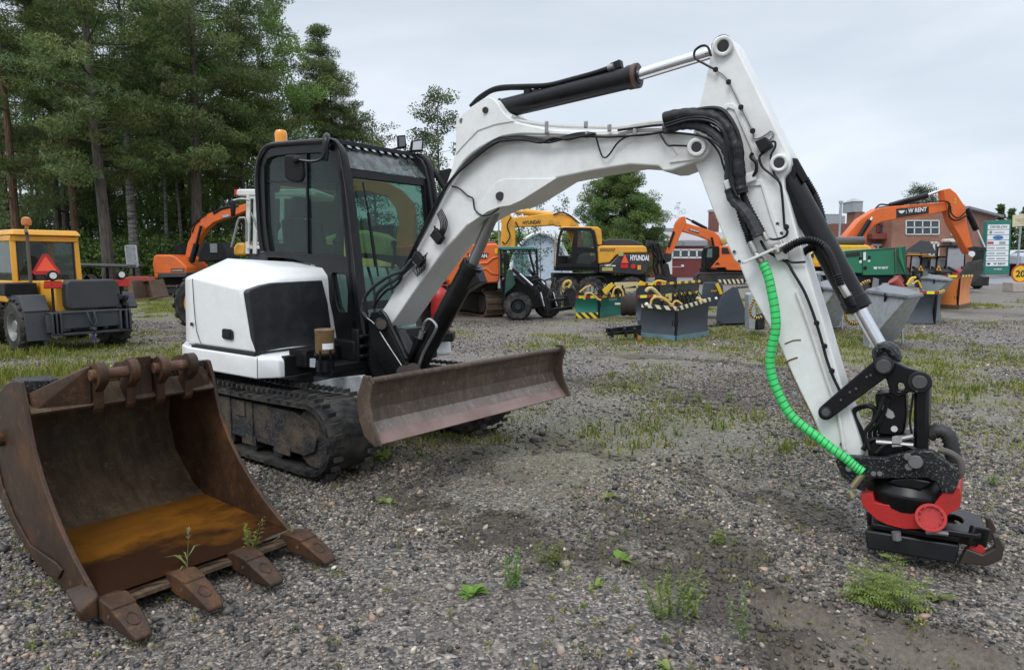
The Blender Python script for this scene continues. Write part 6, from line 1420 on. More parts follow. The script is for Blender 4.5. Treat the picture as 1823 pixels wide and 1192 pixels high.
def far_track(par, x0, x1, gy, top, Y, dep, mat_=None, shoes=0.17, fr=None, L=None, r=None):
    """crawler belt: shoes round a rounded loop, along a frame's x axis, its width along y"""
    if fr is None: a = D(x0, gy, Y); b = D(x1, gy, Y); L = b.x - a.x; r = D(x0, top, Y).z / 2; fr = Frame((a.x, Y, 0), 0)
    m = MB(); xa, xb = r, L - r; L_ = xb - xa
    per = 2 * L_ + 2 * math.pi * r; n = max(12, int(per / shoes))
    def at(s):
        s %= per
        if s < L_: return xa + s, 0.0, 0
        s -= L_
        if s < math.pi * r: t = -math.pi / 2 + s / r; return xb + r * math.cos(t), r + r * math.sin(t), t + math.pi / 2
        s -= math.pi * r
        if s < L_: return xb - s, 2 * r, math.pi
        t = math.pi / 2 + (s - L_) / r; return xa + r * math.cos(t), r + r * math.sin(t), t + math.pi / 2
    for i in range(n):
        x, z, t = at(i * per / n); d = fr.d * math.cos(t) + V((0, 0, math.sin(t))); q = fr.d * -math.sin(t) + V((0, 0, math.cos(t))); c = fr(x, 0, z) + q * .03
        w_ = per / n * .47; vs_ = [c + fr.l * e + d * s * w_ + q * o for e in (0, dep) for s, o in ((-1, -.02), (1, -.02), (1, .03), (-1, .03))]
        m.add(vs_, [(0, 1, 2, 3), (7, 6, 5, 4), (0, 4, 5, 1), (1, 5, 6, 2), (2, 6, 7, 3), (3, 7, 4, 0)])
        m.bar(c - q * .035 + d * w_ * .6, c - q * .035 + d * w_ * .6 + fr.l * dep, .03, .045)
    t = m.build('crawler_track', mat_ or BROWN_TRACK, par)
    m = MB(); m.hull([fr(x, y, z) for y in (.05, dep - .05) for x, z in ((xa - r * .5, .10), (xb + r * .5, .10), (xa - r * .86, r), (xb + r * .86, r), (xa - r * .5, 2 * r - .10), (xb + r * .5, 2 * r - .10))])
    m.build('track_frame', surf('track_frame_dark', (.015, .015, .015), .6, dirt=.6, dirtc=(.07, .06, .05)), t, bevel=.03)
    m = MB()
    for xx in (xa, xb): m.cyl(fr(xx, .02, r), fr(xx, .06, r), r * .62, n=20)
    m.build('track_wheel', surf('track_wheel_dark', (.03, .028, .026), .6, dirt=.6, dirtc=(.10, .08, .06)), t, split=True)
# ---- yellow municipal tractor, left edge
TA, TB = G(47, 626), G(203, 612)
ax_ = (TB - TA).normalized(); T = Frame(((TA + TB) / 2), math.atan2(ax_.y, ax_.x) + math.pi / 2)
hw = (TB - TA).length / 2
ty_ = thing('municipal_tractor', 'yellow compact tractor with red warning triangle, seen from behind before the wood', 'tractor', T.o, T.a)
for x in (0, 1.75):
    for s in (1, -1): wheel(ty_, T(x, s * hw, .45), T.l * s, .45, .36, STEEL)
m = MB(); m.box(-.35, .3, -.34, .34, .55, 1.20, T); m.hull([T(x, y, z) for x, y, z in ((-.25, -.36, .6), (-.25, .36, .6), (-.22, -.34, 1.22), (-.22, .34, 1.22), (.45, -.42, 1.2), (.45, .42, 1.2), (.45, -.42, .6), (.45, .42, .6))]); m.box(.4, 1.9, -.5, .5, .45, .85, T)
m.box(.42, 1.8, -.62, .62, .8, 1.12, T); tb = m.build('body', AMBER, ty_, bevel=.03)
m = MB(); m.hull([T(x, y - .20, z) for x in (-.55, -.27) for y, z in ((-.40, .72), (.40, .72), (-.43, .8), (.43, .8), (-.43, 1.17), (.43, 1.17), (-.36, 1.23), (.36, 1.23))]); m.build('rear_cover', surf('charcoal_cover', (.035, .036, .04), .6, dirt=.3), ty_, bevel=.03, seg=3)
m = MB(); m.box(-.62, -.38, -.58, .38, .40, .70, T)
for y in (-.74, -.68, -.58, -.15, .38, .44, .50): m.box(-.68, -.42, y - .015, y + .015, .32, .68, T)
m.box(-.66, -.3, -.76, .52, .29, .33, T); m.box(-.64, -.3, -.76, .52, .66, .69, T); m.bar(T(-.6, .52, .5), T(.0, .42, .45), .1, .3)
m.tube([T(-.70, -.02, .67), T(-.73, -.06, .50), T(-.72, -.12, .42)], .016, 6, 3); m.tube([T(-.70, -.12, .67), T(-.73, -.15, .52), T(-.72, -.12, .44)], .016, 6, 3); m.cyl(T(-.76, -.1, .38), T(-.6, -.1, .38), .03)
m.build('hitch_frame', surf('dark_blue_grey', (.03, .034, .042), .5, dirt=.5, dirtc=(.09, .09, .095)), ty_, bevel=.008)
m = MB(); m.hull([T(x, y, z) for x, z in ((-.28, .98), (.35, .98), (.35, .93), (-.45, .72), (-.42, .68)) for y in (.46, .84)]); m.hull([T(x, y, z) for x, z in ((-.43, .72), (-.50, .22), (-.475, .22), (-.41, .70)) for y in (.48, .84)])
m.hull([T(x, y, z) for x, z in ((-.28, .98), (.35, .98), (.35, .93), (-.45, .72), (-.42, .68)) for y in (-.46, -.98)]); m.build('mudguard', surf('dark_guard', (.035, .037, .042), .5, dirt=.3), ty_, bevel=.01)
m = MB(); m.box(.1, .5, .44, .92, .96, 1.18, T); m.box(-.27, .1, .0, .14, .66, 1.16, T); m.build('engine_box', BLACK_MATT, ty_, bevel=.02)
# cab
def TC(x, y, z): return T(x + .38, y * .86 + .03, z)
zc = 2.02; m = MB()
for (x, y) in ((.42, .60), (.42, -.60), (1.7, .60), (1.7, -.60)): m.bar(TC(x, y, 1.1), TC(x + (.05 if x < 1 else -.05), y * .97, zc), .09, .09)
for a, b in (((.42, -.6), (.42, .6)), ((.42, .6), (1.7, .6)), ((1.7, .6), (1.7, -.6)), ((1.7, -.6), (.42, -.6))):
    m.bar(TC(*a, 1.14), TC(*b, 1.14), .09, .12); m.bar(TC(*a, zc - .06), TC(*b, zc - .06), .08, .10)
cb = m.build('cab', AMBER, ty_, bevel=.015)
m = MB(); m.hull([TC(x, y, z) for x, y, z in ((.30, -.66, zc), (.30, .66, zc), (1.85, -.66, zc), (1.85, .66, zc), (.36, -.6, zc + .10), (.36, .6, zc + .10), (1.8, -.6, zc + .10), (1.8, .6, zc + .10))]); m.build('roof', AMBER, cb, bevel=.02)
m = MB()
for q in ([TC(.43, -.54, 1.2), TC(.43, .54, 1.2), TC(.46, .54, zc - .1), TC(.46, -.54, zc - .1)],): m.prism(q, T.d * .006)
m.build('rear_window', GLASS_DARK, cb)
m = MB(); m.prism([TC(.48, .605, 1.2), TC(1.64, .605, 1.2), TC(1.6, .59, zc - .1), TC(.5, .59, zc - .1)], T.l * -.006); m.build('side_window', GLASS_DARK, cb)
m = MB(); m.prism([TC(.48, -.605, 1.2), TC(1.64, -.605, 1.2), TC(1.6, -.59, zc - .1), TC(.5, -.59, zc - .1)], T.l * .006); m.build('side_window', GLASS_DARK, cb)
m = MB(); m.prism([TC(1.69, -.54, 1.2), TC(1.69, .54, 1.2), TC(1.66, .54, zc - .1), TC(1.66, -.54, zc - .1)], T.d * .006); m.build('windscreen', GLASS_DARK, cb)
m = MB(); m.hull([TC(x, y, z) for x, y, z in ((.75, -.2, 1.1), (.75, .2, 1.1), (.8, -.2, 1.65), (.8, .2, 1.65), (.9, -.2, 1.1), (.9, .2, 1.1), (.93, -.2, 1.65), (.93, .2, 1.65))]); m.hull([TC(x, y, z) for x in (.82, .92) for y, z in ((-.14, 1.66), (.14, 1.66), (-.11, 1.86), (.11, 1.86))]); m.box(.9, 1.3, -.22, .22, 1.0, 1.2, T); m.build('seat', BLACK_MATT, cb, bevel=.03)
m = MB()
for y in (-.53, .53): m.bar(TC(.425, y, 1.19), TC(.445, y, zc - .1), .02, .03)
for z in (1.19, zc - .10): m.bar(TC(.425, -.53, z), TC(.425, .53, z), .02, .03)
m.build('window_seal', INK, cb)
tri = lambda r, x, zc_, yc: [T(x, yc + r * a, zc_ + r * b) for a, b in ((-.95, -.62), (-.80, -.80), (.80, -.80), (.95, -.62), (.18, .78), (-.18, .78))]
m = MB(); m.prism(tri(.235, .50, 1.50, .15), T.d * .01); wt = m.build('warning_triangle', surf('dark_red_rim', (.42, .02, .02), .4), ty_)
m = MB(); m.prism([T(.494, .15 + a, 1.50 + b) for a, b in ((-.165, -.125), (.165, -.125), (0, .14))], T.d * .006); m.build('triangle_face', REFLECT, wt)
m = MB(); m.bar(T(.52, .15, 1.1), T(.53, .15, 1.45), .05, .02); m.build('bracket', BLACK_MATT, wt)
m = MB(); m.tube([T(.15, .52, 1.18), T(.15, .52, 1.9), T(.13, .53, 2.02), T(.07, .56, 2.07)], .028, 12, 3); m.build('exhaust_pipe', surf('rusty_exhaust', (.10, .075, .055), .6, dirt=.6), ty_)
m = MB(); c = T(.45, .42, zc + .1); m.lathe(c, [(.03, 0), (.03, .06), (.075, .07), (.08, .12), (.07, .18), (.03, .205), (0, .21)], 16); m.build('beacon', surf('orange_beacon', (.55, .17, .03), .25), ty_)
for y in (.40, -.70):
    m = MB(); m.cyl(T(-.44, y, .4), T(-.44, y, 1.25), .022, n=10); m.box(-.5, -.43, y - .12, y + .12, 1.09, 1.17, T); ps = m.build('lamp_post', BLACK_MATT, ty_)
    m = MB(); m.box(-.51, -.47, y - .13, y + .13, 1.10, 1.17, T); m.box(-.505, -.47, y - .13, y + .13, 1.175, 1.22, T); m.build('tail_light', RED_LENS, ps)
    m = MB(); m.lathe(T(-.42, y, 1.31), [(.03, -.0), (.085, .03), (.09, .09), (.08, .1)], 16, -T.d); m.build('work_lamp', BLACK_MATT, ps)
    m = MB(); m.cyl(T(-.522, y, 1.31), T(-.526, y, 1.31), .055); m.build('lens', surf('pale_lens', (.75, .72, .66), .2), ps)
m = MB()
for k in range(22): m.ball(T(-.45 + random.uniform(-.1, .1), -.68 + random.uniform(-.1, .1), random.uniform(.5, .95)), random.uniform(.03, .06), n=6)
m.build('hose_cluster', BLACK_FLECK, ty_)
# ---- orange excavator at the edge of the wood
Y0 = 30.0
oe = gthing('crawler_excavator', 'orange excavator with sloping boom in front of the wood, left of the white machine', 'excavator', 330, Y0 + 1)
hs = poly('counterweight', ORANGE, oe, [(273, 456), (277, 453), (302, 453), (311, 456), (325, 468), (332, 475), (332, 487), (273, 488), (271, 470)], Y0, 2.3, .08)
poly('lower_rim', surf('dark_rim', (.05, .05, .055), .5), oe, [(282, 486.5), (332, 485), (331, 493), (282, 494)], Y0 - .02, 2.2)
poly('foot_rim', ORANGE, oe, [(274, 487), (281, 487), (281, 494), (275.5, 494)], Y0, 2.3)
m = MB(); pz(m, [(304, 478), (328, 477.5), (328, 483.5), (304, 484)], Y0 - .012, .01); m.build('name_plate', INK, oe)
text('lettering', 'LEASINGRENT', D(305, 482.8, Y0 - .014), D(327, 482.6, Y0 - .014), V((0, 0, .085)), surf('cream_letter', (.7, .6, .45), .5, dirt=0), oe)
far_track(oe, 268, 372, 526, 508, Y0 + .1, .55)
far_track(oe, 268, 372, 526, 508, Y0 + 1.7, .55)
poly('chassis', BLACK_MATT, oe, [(290, 494), (350, 494), (350, 512), (290, 512)], Y0 + .7, 1.0)
bm_ = poly('boom', ORANGE, oe, [(329, 458), (334, 432), (340, 420), (339, 411), (344, 400), (354, 391), (366, 382), (385, 375), (402, 372), (425, 366), (446, 360), (446, 372), (418, 383), (395, 390), (380, 396), (367, 407), (358, 420), (347, 440), (337, 460)], Y0 + 1.0, .45, .03)
m = MB(); pcyl(m, (341, 466), (350, 434), Y0 + .85, .13); pcyl(m, (350, 434), (358, 402), Y0 + .85, .06); pcyl(m, (357, 402), (357, 402.1), Y0 + .8, .15); m.build('lift_cylinder', BLACK, bm_)
m = MB(); ptube(m, [(380, 380), (395, 371), (412, 367), (424, 366)], Y0 + 1.0, .06); ptube(m, [(338, 420), (341, 404), (352, 392), (368, 381)], Y0 + .98, .03); ptube(m, [(342, 414), (347, 400), (356, 392)], Y0 + .98, .03); m.build('hose', HOSE, bm_)
m = MB(); pz(m, [(395, 384), (408, 381), (408, 387), (395, 389)], Y0 + .985, .01); m.build('name_plate', SLATE, bm_)
text('lettering', 'DOOSAN', D(396, 387.6, Y0 + .98), D(408, 385, Y0 + .98), V((0, 0, .10)), LABEL_WHITE, bm_, bold=.02)
poly('cab', BLACK, oe, [(311, 458), (308, 436), (318, 433), (324, 452), (330, 462)], Y0 + 1.5, .6)
poly('engine_block', BLACK_MATT, oe, [(356, 448), (364, 432), (395, 432), (402, 446), (402, 462), (352, 466)], Y0 + .5, 1.6)
poly('screen', surf('grey_screen', (.16, .18, .19), .4), oe, [(373, 434), (386, 434), (387, 450), (374, 450)], Y0 + .45, .06)
m = MB()
for a, b in (((285, 452), (285, 418)), ((285, 418), (308, 417)), ((308, 417), (308, 436)), ((280, 453), (279, 438)), ((292, 452), (292, 437))): m.bar(D(*a, Y0 + 2), D(*b, Y0 + 2), .04, .04)
m.build('handrail', BLACK_MATT, oe)
# ---- things around it
tr_ = gthing('flatbed_trailer', 'low grey flatbed trailer standing among the pines', 'trailer', 185, 29.5)
m = MB(); m.bar(D(134, 469.5, 29.4), D(244, 472.5, 29.4), 1.6, .07); m.bar(D(136, 474, 29.4), D(240, 476, 29.4), .1, .06); m.build('deck', surf('dark_deck', (.10, .105, .11), .5, dirt=.5), tr_)
m = MB()
for px in (155, 168): c = D(px, 483, 29.2); m.cyl(V((c.x, 28.9, .72)), V((c.x, 29.15, .72)), .3, n=18)
m.build('wheel', RUBBER, tr_)
m = MB()
for px in (140, 160, 190, 215, 238): a = D(px, 474, 29.4); m.bar(a, V((a.x, a.y, .2)), .08, .08)
m.build('support', BLACK_MATT, tr_)
mp_ = gthing('mesh_panel', 'leaning grey wire mesh panel standing on the trailer end', 'panel', 234, 29.4)
m = MB(); q = [(223, 437.5), (242, 437), (246, 474), (227, 475)]
for a, b in zip(q, q[1:] + q[:1]): m.bar(D(*a, 29.3), D(*b, 29.3), .05, .05)
for k in range(1, 12): t = k / 12; m.bar(D(223 + 19 * t, 437.5, 29.3), D(227 + 19 * t, 474.5, 29.3), .018, .018)
for k in range(1, 9): t = k / 9; m.bar(D(223 + 4 * t, 437.5 + 37 * t, 29.3), D(242 + 4 * t, 437 + 37 * t, 29.3), .014, .014)
m.build('mesh_frame', GALV, mp_)
yc = gthing('parked_car', 'pale yellow hatchback half hidden behind the yellow tractor', 'car', 140, 36.5)
m = MB(); pz(m, [(112, 467), (113, 455), (118, 450), (126, 445), (132, 443.5), (141, 444), (147, 449), (151, 456), (154, 459), (154, 467)], 36, 1.7); m.build('body', surf('pale_yellow_car', (.55, .44, .08), .3, coat=.5), yc, bevel=.08)
m = MB(); pz(m, [(131, 447), (139, 446.5), (144, 451), (145, 455), (131, 455)], 35.99, .02); pz(m, [(119, 452), (128, 447), (129, 455), (117, 455)], 35.99, .02); m.build('side_window', WINDOW_DARK, yc)
m = MB()
for px in (120, 146): c = D(px, 467, 36); m.cyl(V((c.x, 35.97, c.z)), V((c.x, 36.2, c.z)), .3, n=20)
m.build('wheel', RUBBER, yc)
rb = gthing('loader_bucket', 'red rimmed rusty loader bucket lying beside the yellow tractor', 'bucket', 245, 29)
m = MB(); pz(m, [(232, 500), (266, 498), (272, 515), (277, 530), (237, 534), (228, 520)], 28.2, .06); m.build('back_sheet', RUST_FAR, rb)
m = MB(); pz(m, [(228, 500), (234, 500), (241, 533), (234, 534), (228, 520)], 27.2, 1.0); pz(m, [(264, 499), (268, 498), (279, 529), (273, 531)], 27.2, 1.0); m.bar(D(234, 533.5, 27.2), D(277, 530, 27.2), .5, .05); m.build('side_sheet', RUST_FAR, rb)
poly('rim', RED_OLD, rb, [(214, 496), (232, 492), (262, 492), (268, 500), (232, 503), (216, 510)], 28.0, .5)
# ---- wheel loader with the white cab, behind the white excavator
Y1 = 15.0
wl_ = gthing('wheel_loader', 'loader with white roofed cab and yellow rimmed tyre, mostly hidden behind the white excavator', 'loader', 420, Y1 + 1)
for px in (366, 570):
    for yy, s in ((Y1, -1), (Y1 + 1.9, 1)):
        p = D(px, 538, Y1); wheel(wl_, (p.x, yy, .64), (0, s, 0), .64, .45, AMBER, .58)
poly('roof', WHITE_OLD, wl_, [(421, 338), (424, 336.5), (560, 336), (566, 341), (560, 349), (424, 349), (420, 346)], Y1 + .3, 1.5, .04)
m = MB(); c = D(421.5, 342, Y1 + .32); m.box(c.x - .05, c.x + .03, Y1 + .32, Y1 + .5, c.z - .06, c.z + .06); m.build('tail_light', RED_LENS, wl_)
m = MB()
for px, yy in ((445, Y1 + .35), (445, Y1 + 1.7), (458, Y1 + .35), (550, Y1 + .35), (550, Y1 + 1.7), (505, Y1 + .35)): m.bar(D(px - 2, 348, yy), D(px - 4, 452, yy), .07, .09)
for yy in (Y1 + .35, Y1 + 1.7):
    for py in (351, 440): m.bar(D(440, py, yy), D(552, py, yy), .06, .08)
for px in (442, 548):
    for py in (351, 440): m.bar(D(px, py, Y1 + .3), D(px, py, Y1 + 1.75), .06, .08)
cbl = m.build('cab', WHITE_OLD, wl_, bevel=.01)
m = MB(); pz(m, [(446, 352), (548, 352), (548, 430), (443, 430)], Y1 + .40, .01); pz(m, [(446, 352), (548, 352), (548, 430), (443, 430)], Y1 + 1.68, .01); m.build('cab_window', GLASS, cbl)
poly('lower_panel', SLATE, wl_, [(440, 436), (552, 436), (552, 500), (440, 500)], Y1 + .4, 1.3)
m = MB(); ptube(m, [(446, 378), (452, 390), (460, 412), (466, 424)], Y1 + .2, .025); ptube(m, [(412, 440), (416, 424), (424, 392), (430, 388), (438, 392), (439, 430)], Y1 + .2, .025); ptube(m, [(415, 357), (430, 354), (444, 356)], Y1 + .2, .025); m.build('handrail', STEEL, wl_)
m = MB(); pz(m, [(408, 358), (414, 355), (417, 370), (416, 384), (410, 385)], Y1 + .15, .12); m.build('mirror', BLACK_MATT, wl_, bevel=.03)
poly('fuel_tank', AMBER, wl_, [(415, 440), (420, 432), (436, 432), (437, 455), (415, 455)], Y1 + .3, .8, .05)
poly('engine_hood', LIME, wl_, [(560, 452), (560, 428), (600, 414), (648, 409), (672, 413), (690, 425), (692, 500), (560, 505)], Y1 + .3, 1.4, .08)
poly('chassis', BLACK_MATT, wl_, [(375, 505), (375, 470), (440, 470), (690, 500), (690, 545), (375, 550)], Y1 + .5, 1.0)
poly('side_label', WHITE_OLD, wl_, [(493, 428), (495, 410), (513, 402), (520, 400), (544, 398), (544, 428)], Y1 - .05, .35, .03)
poly('side_label', LIME, wl_, [(517, 428), (522, 412), (530, 401), (544, 398), (544, 428)], Y1 - .07, .03)
text('lettering', 'VOLVO', D(523, 427, Y1 - .075), D(543, 427, Y1 - .075), V((0, 0, .05)), INK, wl_, bold=.02)
# ---- orange crawler excavator in the centre, behind the boom
Y2 = 18.5
de = gthing('crawler_excavator', 'orange crawler excavator seen from behind between the white boom and the small black loader', 'excavator', 820, Y2 + 1.5)
m = MB(); m.hull(pp([(800, 470), (803, 452), (830, 436), (848, 433.5), (884, 433), (889, 439), (890, 498), (886, 503), (852, 505), (802, 508), (796, 495)], Y2) + pp([(770, 500), (770, 445), (860, 434), (876, 434), (880, 500)], Y2 + 1.2)); m.build('counterweight', ORANGE, de, bevel=.07, seg=3)
m = MB()
pz(m, [(852, 480), (866, 476), (876, 484), (888, 487), (888, 490), (874, 488), (864, 480), (852, 484)], Y2 - .03, .05); pz(m, [(830, 468), (866, 466), (876, 458), (886, 456), (886, 459), (878, 461), (868, 470), (830, 472)], Y2 - .03, .05); m.build('pressed_rib', ORANGE, de, bevel=.02)
m = MB(); pz(m, [(831, 451), (870, 450), (866, 460), (836, 461)], Y2 - .02, .03); m.build('name_plate', INK, de)
text('lettering', 'DOOSAN', D(835, 459.2, Y2 - .028), D(867, 458.6, Y2 - .028), V((0, 0, .105)), LABEL_WHITE, de, bold=.03)
poly('warning_label', YELLOW, de, [(881, 443), (886, 443), (887, 452), (881, 452)], Y2 - .015, .02)
m = MB(); m.hull(pp([(842, 434), (850, 428), (880, 430), (886, 434)], Y2 + .2) + pp([(842, 434), (850, 428), (880, 430), (886, 434)], Y2 + .8)); m.build('engine_hood', RED_OLD, de, bevel=.03)
e_ = G(866, 566); df = Frame((e_.x, e_.y, 0), R(-62)); df.o = df(-3.2, 0, 0)
far_track(de, 0, 0, 0, 0, 0, .6, fr=df, L=3.25, r=.38); df2 = Frame((e_.x, e_.y, 0), R(-62)); df2.o = df2(-3.0, -1.9, 0) ; far_track(de, 0, 0, 0, 0, 0, .6, fr=df2, L=3.25, r=.38)
poly('turntable', BLACK_MATT, de, [(790, 505), (885, 503), (885, 520), (790, 522)], Y2 + .5, 1.6)
m = MB(); m.hull(pp([(700, 440), (770, 430), (800, 450), (800, 500), (700, 505)], Y2 + 2.2) + pp([(700, 440), (770, 430), (800, 450), (800, 500), (700, 505)], Y2 + 3.6)); m.build('upper_body', ORANGE, de, bevel=.05)
poly('boom', ORANGE_OLD, de, [(735, 445), (740, 400), (735, 360), (715, 338), (690, 325), (640, 318), (560, 322), (495, 322), (495, 336), (560, 338), (610, 344), (650, 340), (690, 350), (705, 372), (710, 400), (700, 445)], Y2 + 2.4, .45, .03)
poly('cab', BLACK, de, [(655, 470), (655, 412), (668, 400), (700, 400), (705, 470)], Y2 + 3, 1.0)
# ---- small black and green loader
Y3 = 18.0
cl_ = gthing('compact_loader', 'small green and black loader with mesh cab guard and black lift arms', 'loader', 940, Y3 + .8)
for px, yy, s in ((922, Y3 + .05, -1), (922, Y3 + 1.35, 1), (868, Y3 + 1.4, 1), (978, Y3 + .9, -1)):
    p = D(px, 538, Y3); wheel(cl_, (p.x, yy, .37), (0, s, 0), .37, .33, INK, .55)
poly('body', BLACK_MATT, cl_, [(893, 548), (893, 500), (905, 490), (945, 492), (972, 508), (985, 520), (980, 545), (940, 552)], Y3 + .25, 1.0, .04)
poly('side_cover', surf('dark_teal_cover', (.012, .065, .048), .4, dirt=.4), cl_, [(898, 527), (901, 490), (906, 479), (911, 480), (919, 505), (911, 514), (903, 520)], Y3 + .05, .25, .02)
m = MB()
for a, b in (((893, 520), (891, 440)), ((900, 490), (897, 440)), ((906, 478), (900, 445)), ((953, 490), (941, 445)), ((957, 500), (955, 442))): m.bar(D(*a, Y3 + .2), D(*b, Y3 + .2), .06, .06); m.bar(D(*a, Y3 + 1.2), D(*b, Y3 + 1.2), .06, .06)
for yy in (Y3 + .2, Y3 + 1.2): m.bar(D(888, 444, yy), D(957, 444, yy), .06, .06); m.bar(D(890, 492, yy), D(958, 496, yy), .06, .06)
for px in (891, 955): m.bar(D(px, 444, Y3 + .15), D(px, 444, Y3 + 1.25), .06, .06)
cbc = m.build('cab', BLACK, cl_)
poly('roof', surf('teal_roof', (.05, .18, .15), .4), cbc, [(887, 441), (890, 438.5), (950, 439), (957, 442), (956, 446), (888, 445)], Y3 + .15, 1.1, .02)
m = MB(); pz(m, [(907, 448), (938, 447), (947, 488), (935, 491), (921, 488)], Y3 + .18, .01); m.build('front_window', GLASS, cbc)
m = MB()
for k in range(7): m.bar(D(909 + k * 7, 444, Y3 + .1), D(911 + k * 7, 452, Y3 + .1), .02, .02)
for yy in (444, 448, 452): m.bar(D(907, yy, Y3 + .1), D(954, yy, Y3 + .1), .02, .02)
m.build('mesh_guard', BLACK, cbc)
poly('mirror', BLACK_MATT, cbc, [(896, 450), (903, 449), (905, 458), (905, 472), (899, 473)], Y3 - .1, .1, .02)
for o, dy in ((0, 0), (28, .85)):
    m = MB(); Yq = Y3 + dy - .1
    m.bar(D(912 + o, 479, Yq), D(955 + o * .8, 517, Yq), .09, .13, up=V((0, 1, 0))); m.bar(D(953 + o * .8, 514, Yq), D(973 + o * .8, 552, Yq), .09, .12, up=V((0, 1, 0)))
    la_ = m.build('lift_arm', BLACK, cl_, bevel=.01)
    m = MB(); pcyl(m, (925 + o, 487), (948 + o * .8, 508), Yq - .06, .03); pcyl(m, (962 + o * .8, 520), (969 + o * .8, 545), Yq - .06, .025); m.build('ram', CHROME, la_)
    m = MB(); pcyl(m, (918 + o, 492), (935 + o, 507), Yq - .05, .05); ptube(m, [(946 + o * .8, 500), (960 + o * .8, 496), (972 + o * .8, 504), (966 + o * .8, 516)], Yq, .02); m.build('hose', HOSE, la_)
m = MB(); pz(m, [(968, 530), (976, 528), (983, 553), (974, 557)], Y3 - .2, .06); pz(m, [(1005, 525), (1011, 524), (1017, 547), (1010, 548)], Y3 + .3, .06)
m.bar(D(980, 553, Y3 - .2), D(1018, 547, Y3 + .3), .08, .10); m.bar(D(974, 536, Y3 - .2), D(1008, 531, Y3 + .3), .06, .06); m.build('attachment_frame', BLACK, cl_, bevel=.008)
m = MB()
for k in range(18): a = D(945 + random.uniform(0, 45), 500 + random.uniform(0, 28), Y3 + random.uniform(0, .8)); b = a + V((random.uniform(-.3, .3), 0, random.uniform(-.2, .25))); m.tube([a, (a + b) / 2 + V((0, -.05, .12)), b], .014, 6, 3)
m.build('hose_cluster', surf('mixed_hose', (.05, .05, .055), .35, dirt=.7, dirtc=(.2, .2, .2)), cl_)
bkm = gthing('loader_attachment', 'black hydraulic attachment on the gravel right of the small loader', 'attachment', 1010, 20)
m = MB(); pz(m, [(1003, 515), (1016, 508), (1026, 515), (1030, 545), (1004, 548)], 19.5, .8); m.build('housing', BLACK_FLECK, bkm, bevel=.05)
m = MB(); ptube(m, [(1002, 520), (1004, 505), (1012, 500), (1016, 504), (1012, 512)], 19.4, .04); m.build('hose', PLY_YELLOW, bkm)
# ---- yellow wheeled excavator
Y4 = 25.0
he = gthing('wheeled_excavator', 'amber and black wheeled excavator with open cab door, standing side-on behind the ploughs', 'excavator', 1075, Y4 + 1.2)
hb = poly('engine_cover', AMBER, he, [(1064, 439), (1070, 437), (1146, 437), (1151, 440), (1153, 450), (1106, 451), (1097, 455), (1085, 468), (1064, 470)], Y4, 2.4, .05)
poly('lower_body', surf('charcoal_body', (.022, .024, .028), .4, dirt=.3), he, [(1066, 471), (1086, 469), (1098, 456), (1107, 452), (1154, 451), (1157, 470), (1154, 486), (1140, 490), (1066, 486)], Y4 + .01, 2.4, .05)
poly('top_cover', surf('black_cover', (.03, .03, .032), .5), he, [(1070, 438), (1073, 428), (1085, 425), (1122, 425.5), (1134, 429), (1146, 434), (1146, 438)], Y4 + .3, 1.7, .06)
m = MB()
for k in range(9): x = 1067 + k * 3.0; pz(m, [(x, 448), (x + 1.6, 448), (x + 4.6, 442), (x + 3, 442)], Y4 - .004, .02)
m.build('vent_slots', INK, hb)
text('lettering', 'HYUNDAI', D(1122, 463.5, Y4 - .002), D(1155, 464, Y4 - .002), V((0, 0, .20)), LABEL_WHITE, he, bold=.04)
text('lettering', '140W', D(1077, 474.5, Y4 - .002), D(1088, 474.5, Y4 - .002), V((0, 0, .09)), LABEL_WHITE, he, bold=.03)
m = MB(); pz(m, [(1089, 472), (1096, 472), (1096, 474), (1089, 474)], Y4 - .002, .01); m.build('name_strip', LABEL_WHITE, he)
m = MB(); pz(m, [(1106, 468), (1119, 468), (1112.5, 452)], Y4 - .012, .02); m.build('warning_triangle', REFLECT, he)
m = MB(); pz(m, [(1105, 470), (1118, 470), (1118, 477), (1105, 477)], Y4 - .012, .02); c = D(1127, 474, Y4); m.cyl(c - YV * .02, c, .09); m.build('tail_light', RED_LENS, he)
m = MB(); pz(m, [(1101, 447), (1110, 447), (1110, 455.5), (1101, 455.5)], Y4 - .012, .02); pz(m, [(1072, 476), (1091, 476), (1091, 482), (1072, 482)], Y4 - .008, .02); m.build('warning_label', LIME, he)
m = MB(); pz(m, [(1135, 472), (1141, 472), (1141, 480), (1135, 480)], Y4 - .03, .04); m.build('side_marker', AMBER_LENS, he)
m = MB()
outc = [(989, 476), (990, 455), (993, 425), (998, 408), (1004, 404.5), (1052, 405.5), (1059, 412), (1063, 440), (1065, 476)]
m.holed(pp(outc, Y4 - .05), [pp([(994, 470), (995, 450), (998, 424), (1002, 411), (1022, 411), (1018, 440), (1015, 470)], Y4 - .05), pp([(1028, 440), (1028, 411), (1050, 411), (1054, 418), (1058, 441)], Y4 - .05), pp([(1026, 468), (1029, 455), (1040, 449), (1060, 450), (1061, 460), (1050, 470)], Y4 - .05)], YV * .08)
hc = m.build('cab', BLACK, he, bevel=.01)
m = MB()
m.holed(pp(outc, Y4 + 1.1), [pp([(994, 455), (998, 424), (1002, 411), (1050, 411), (1054, 418), (1058, 455)], Y4 + 1.1)], YV * .06); m.build('far_side', BLACK, hc)
poly('cab_roof', AMBER, hc, [(996, 406), (999, 403), (1064, 403.5), (1070, 408), (1072, 425), (1072, 436), (1064, 436), (1058, 410)], Y4 + .05, 1.0, .03)
poly('cab_floor', BLACK_MATT, hc, [(989, 474), (1065, 474), (1065, 482), (989, 482)], Y4, 1.1)
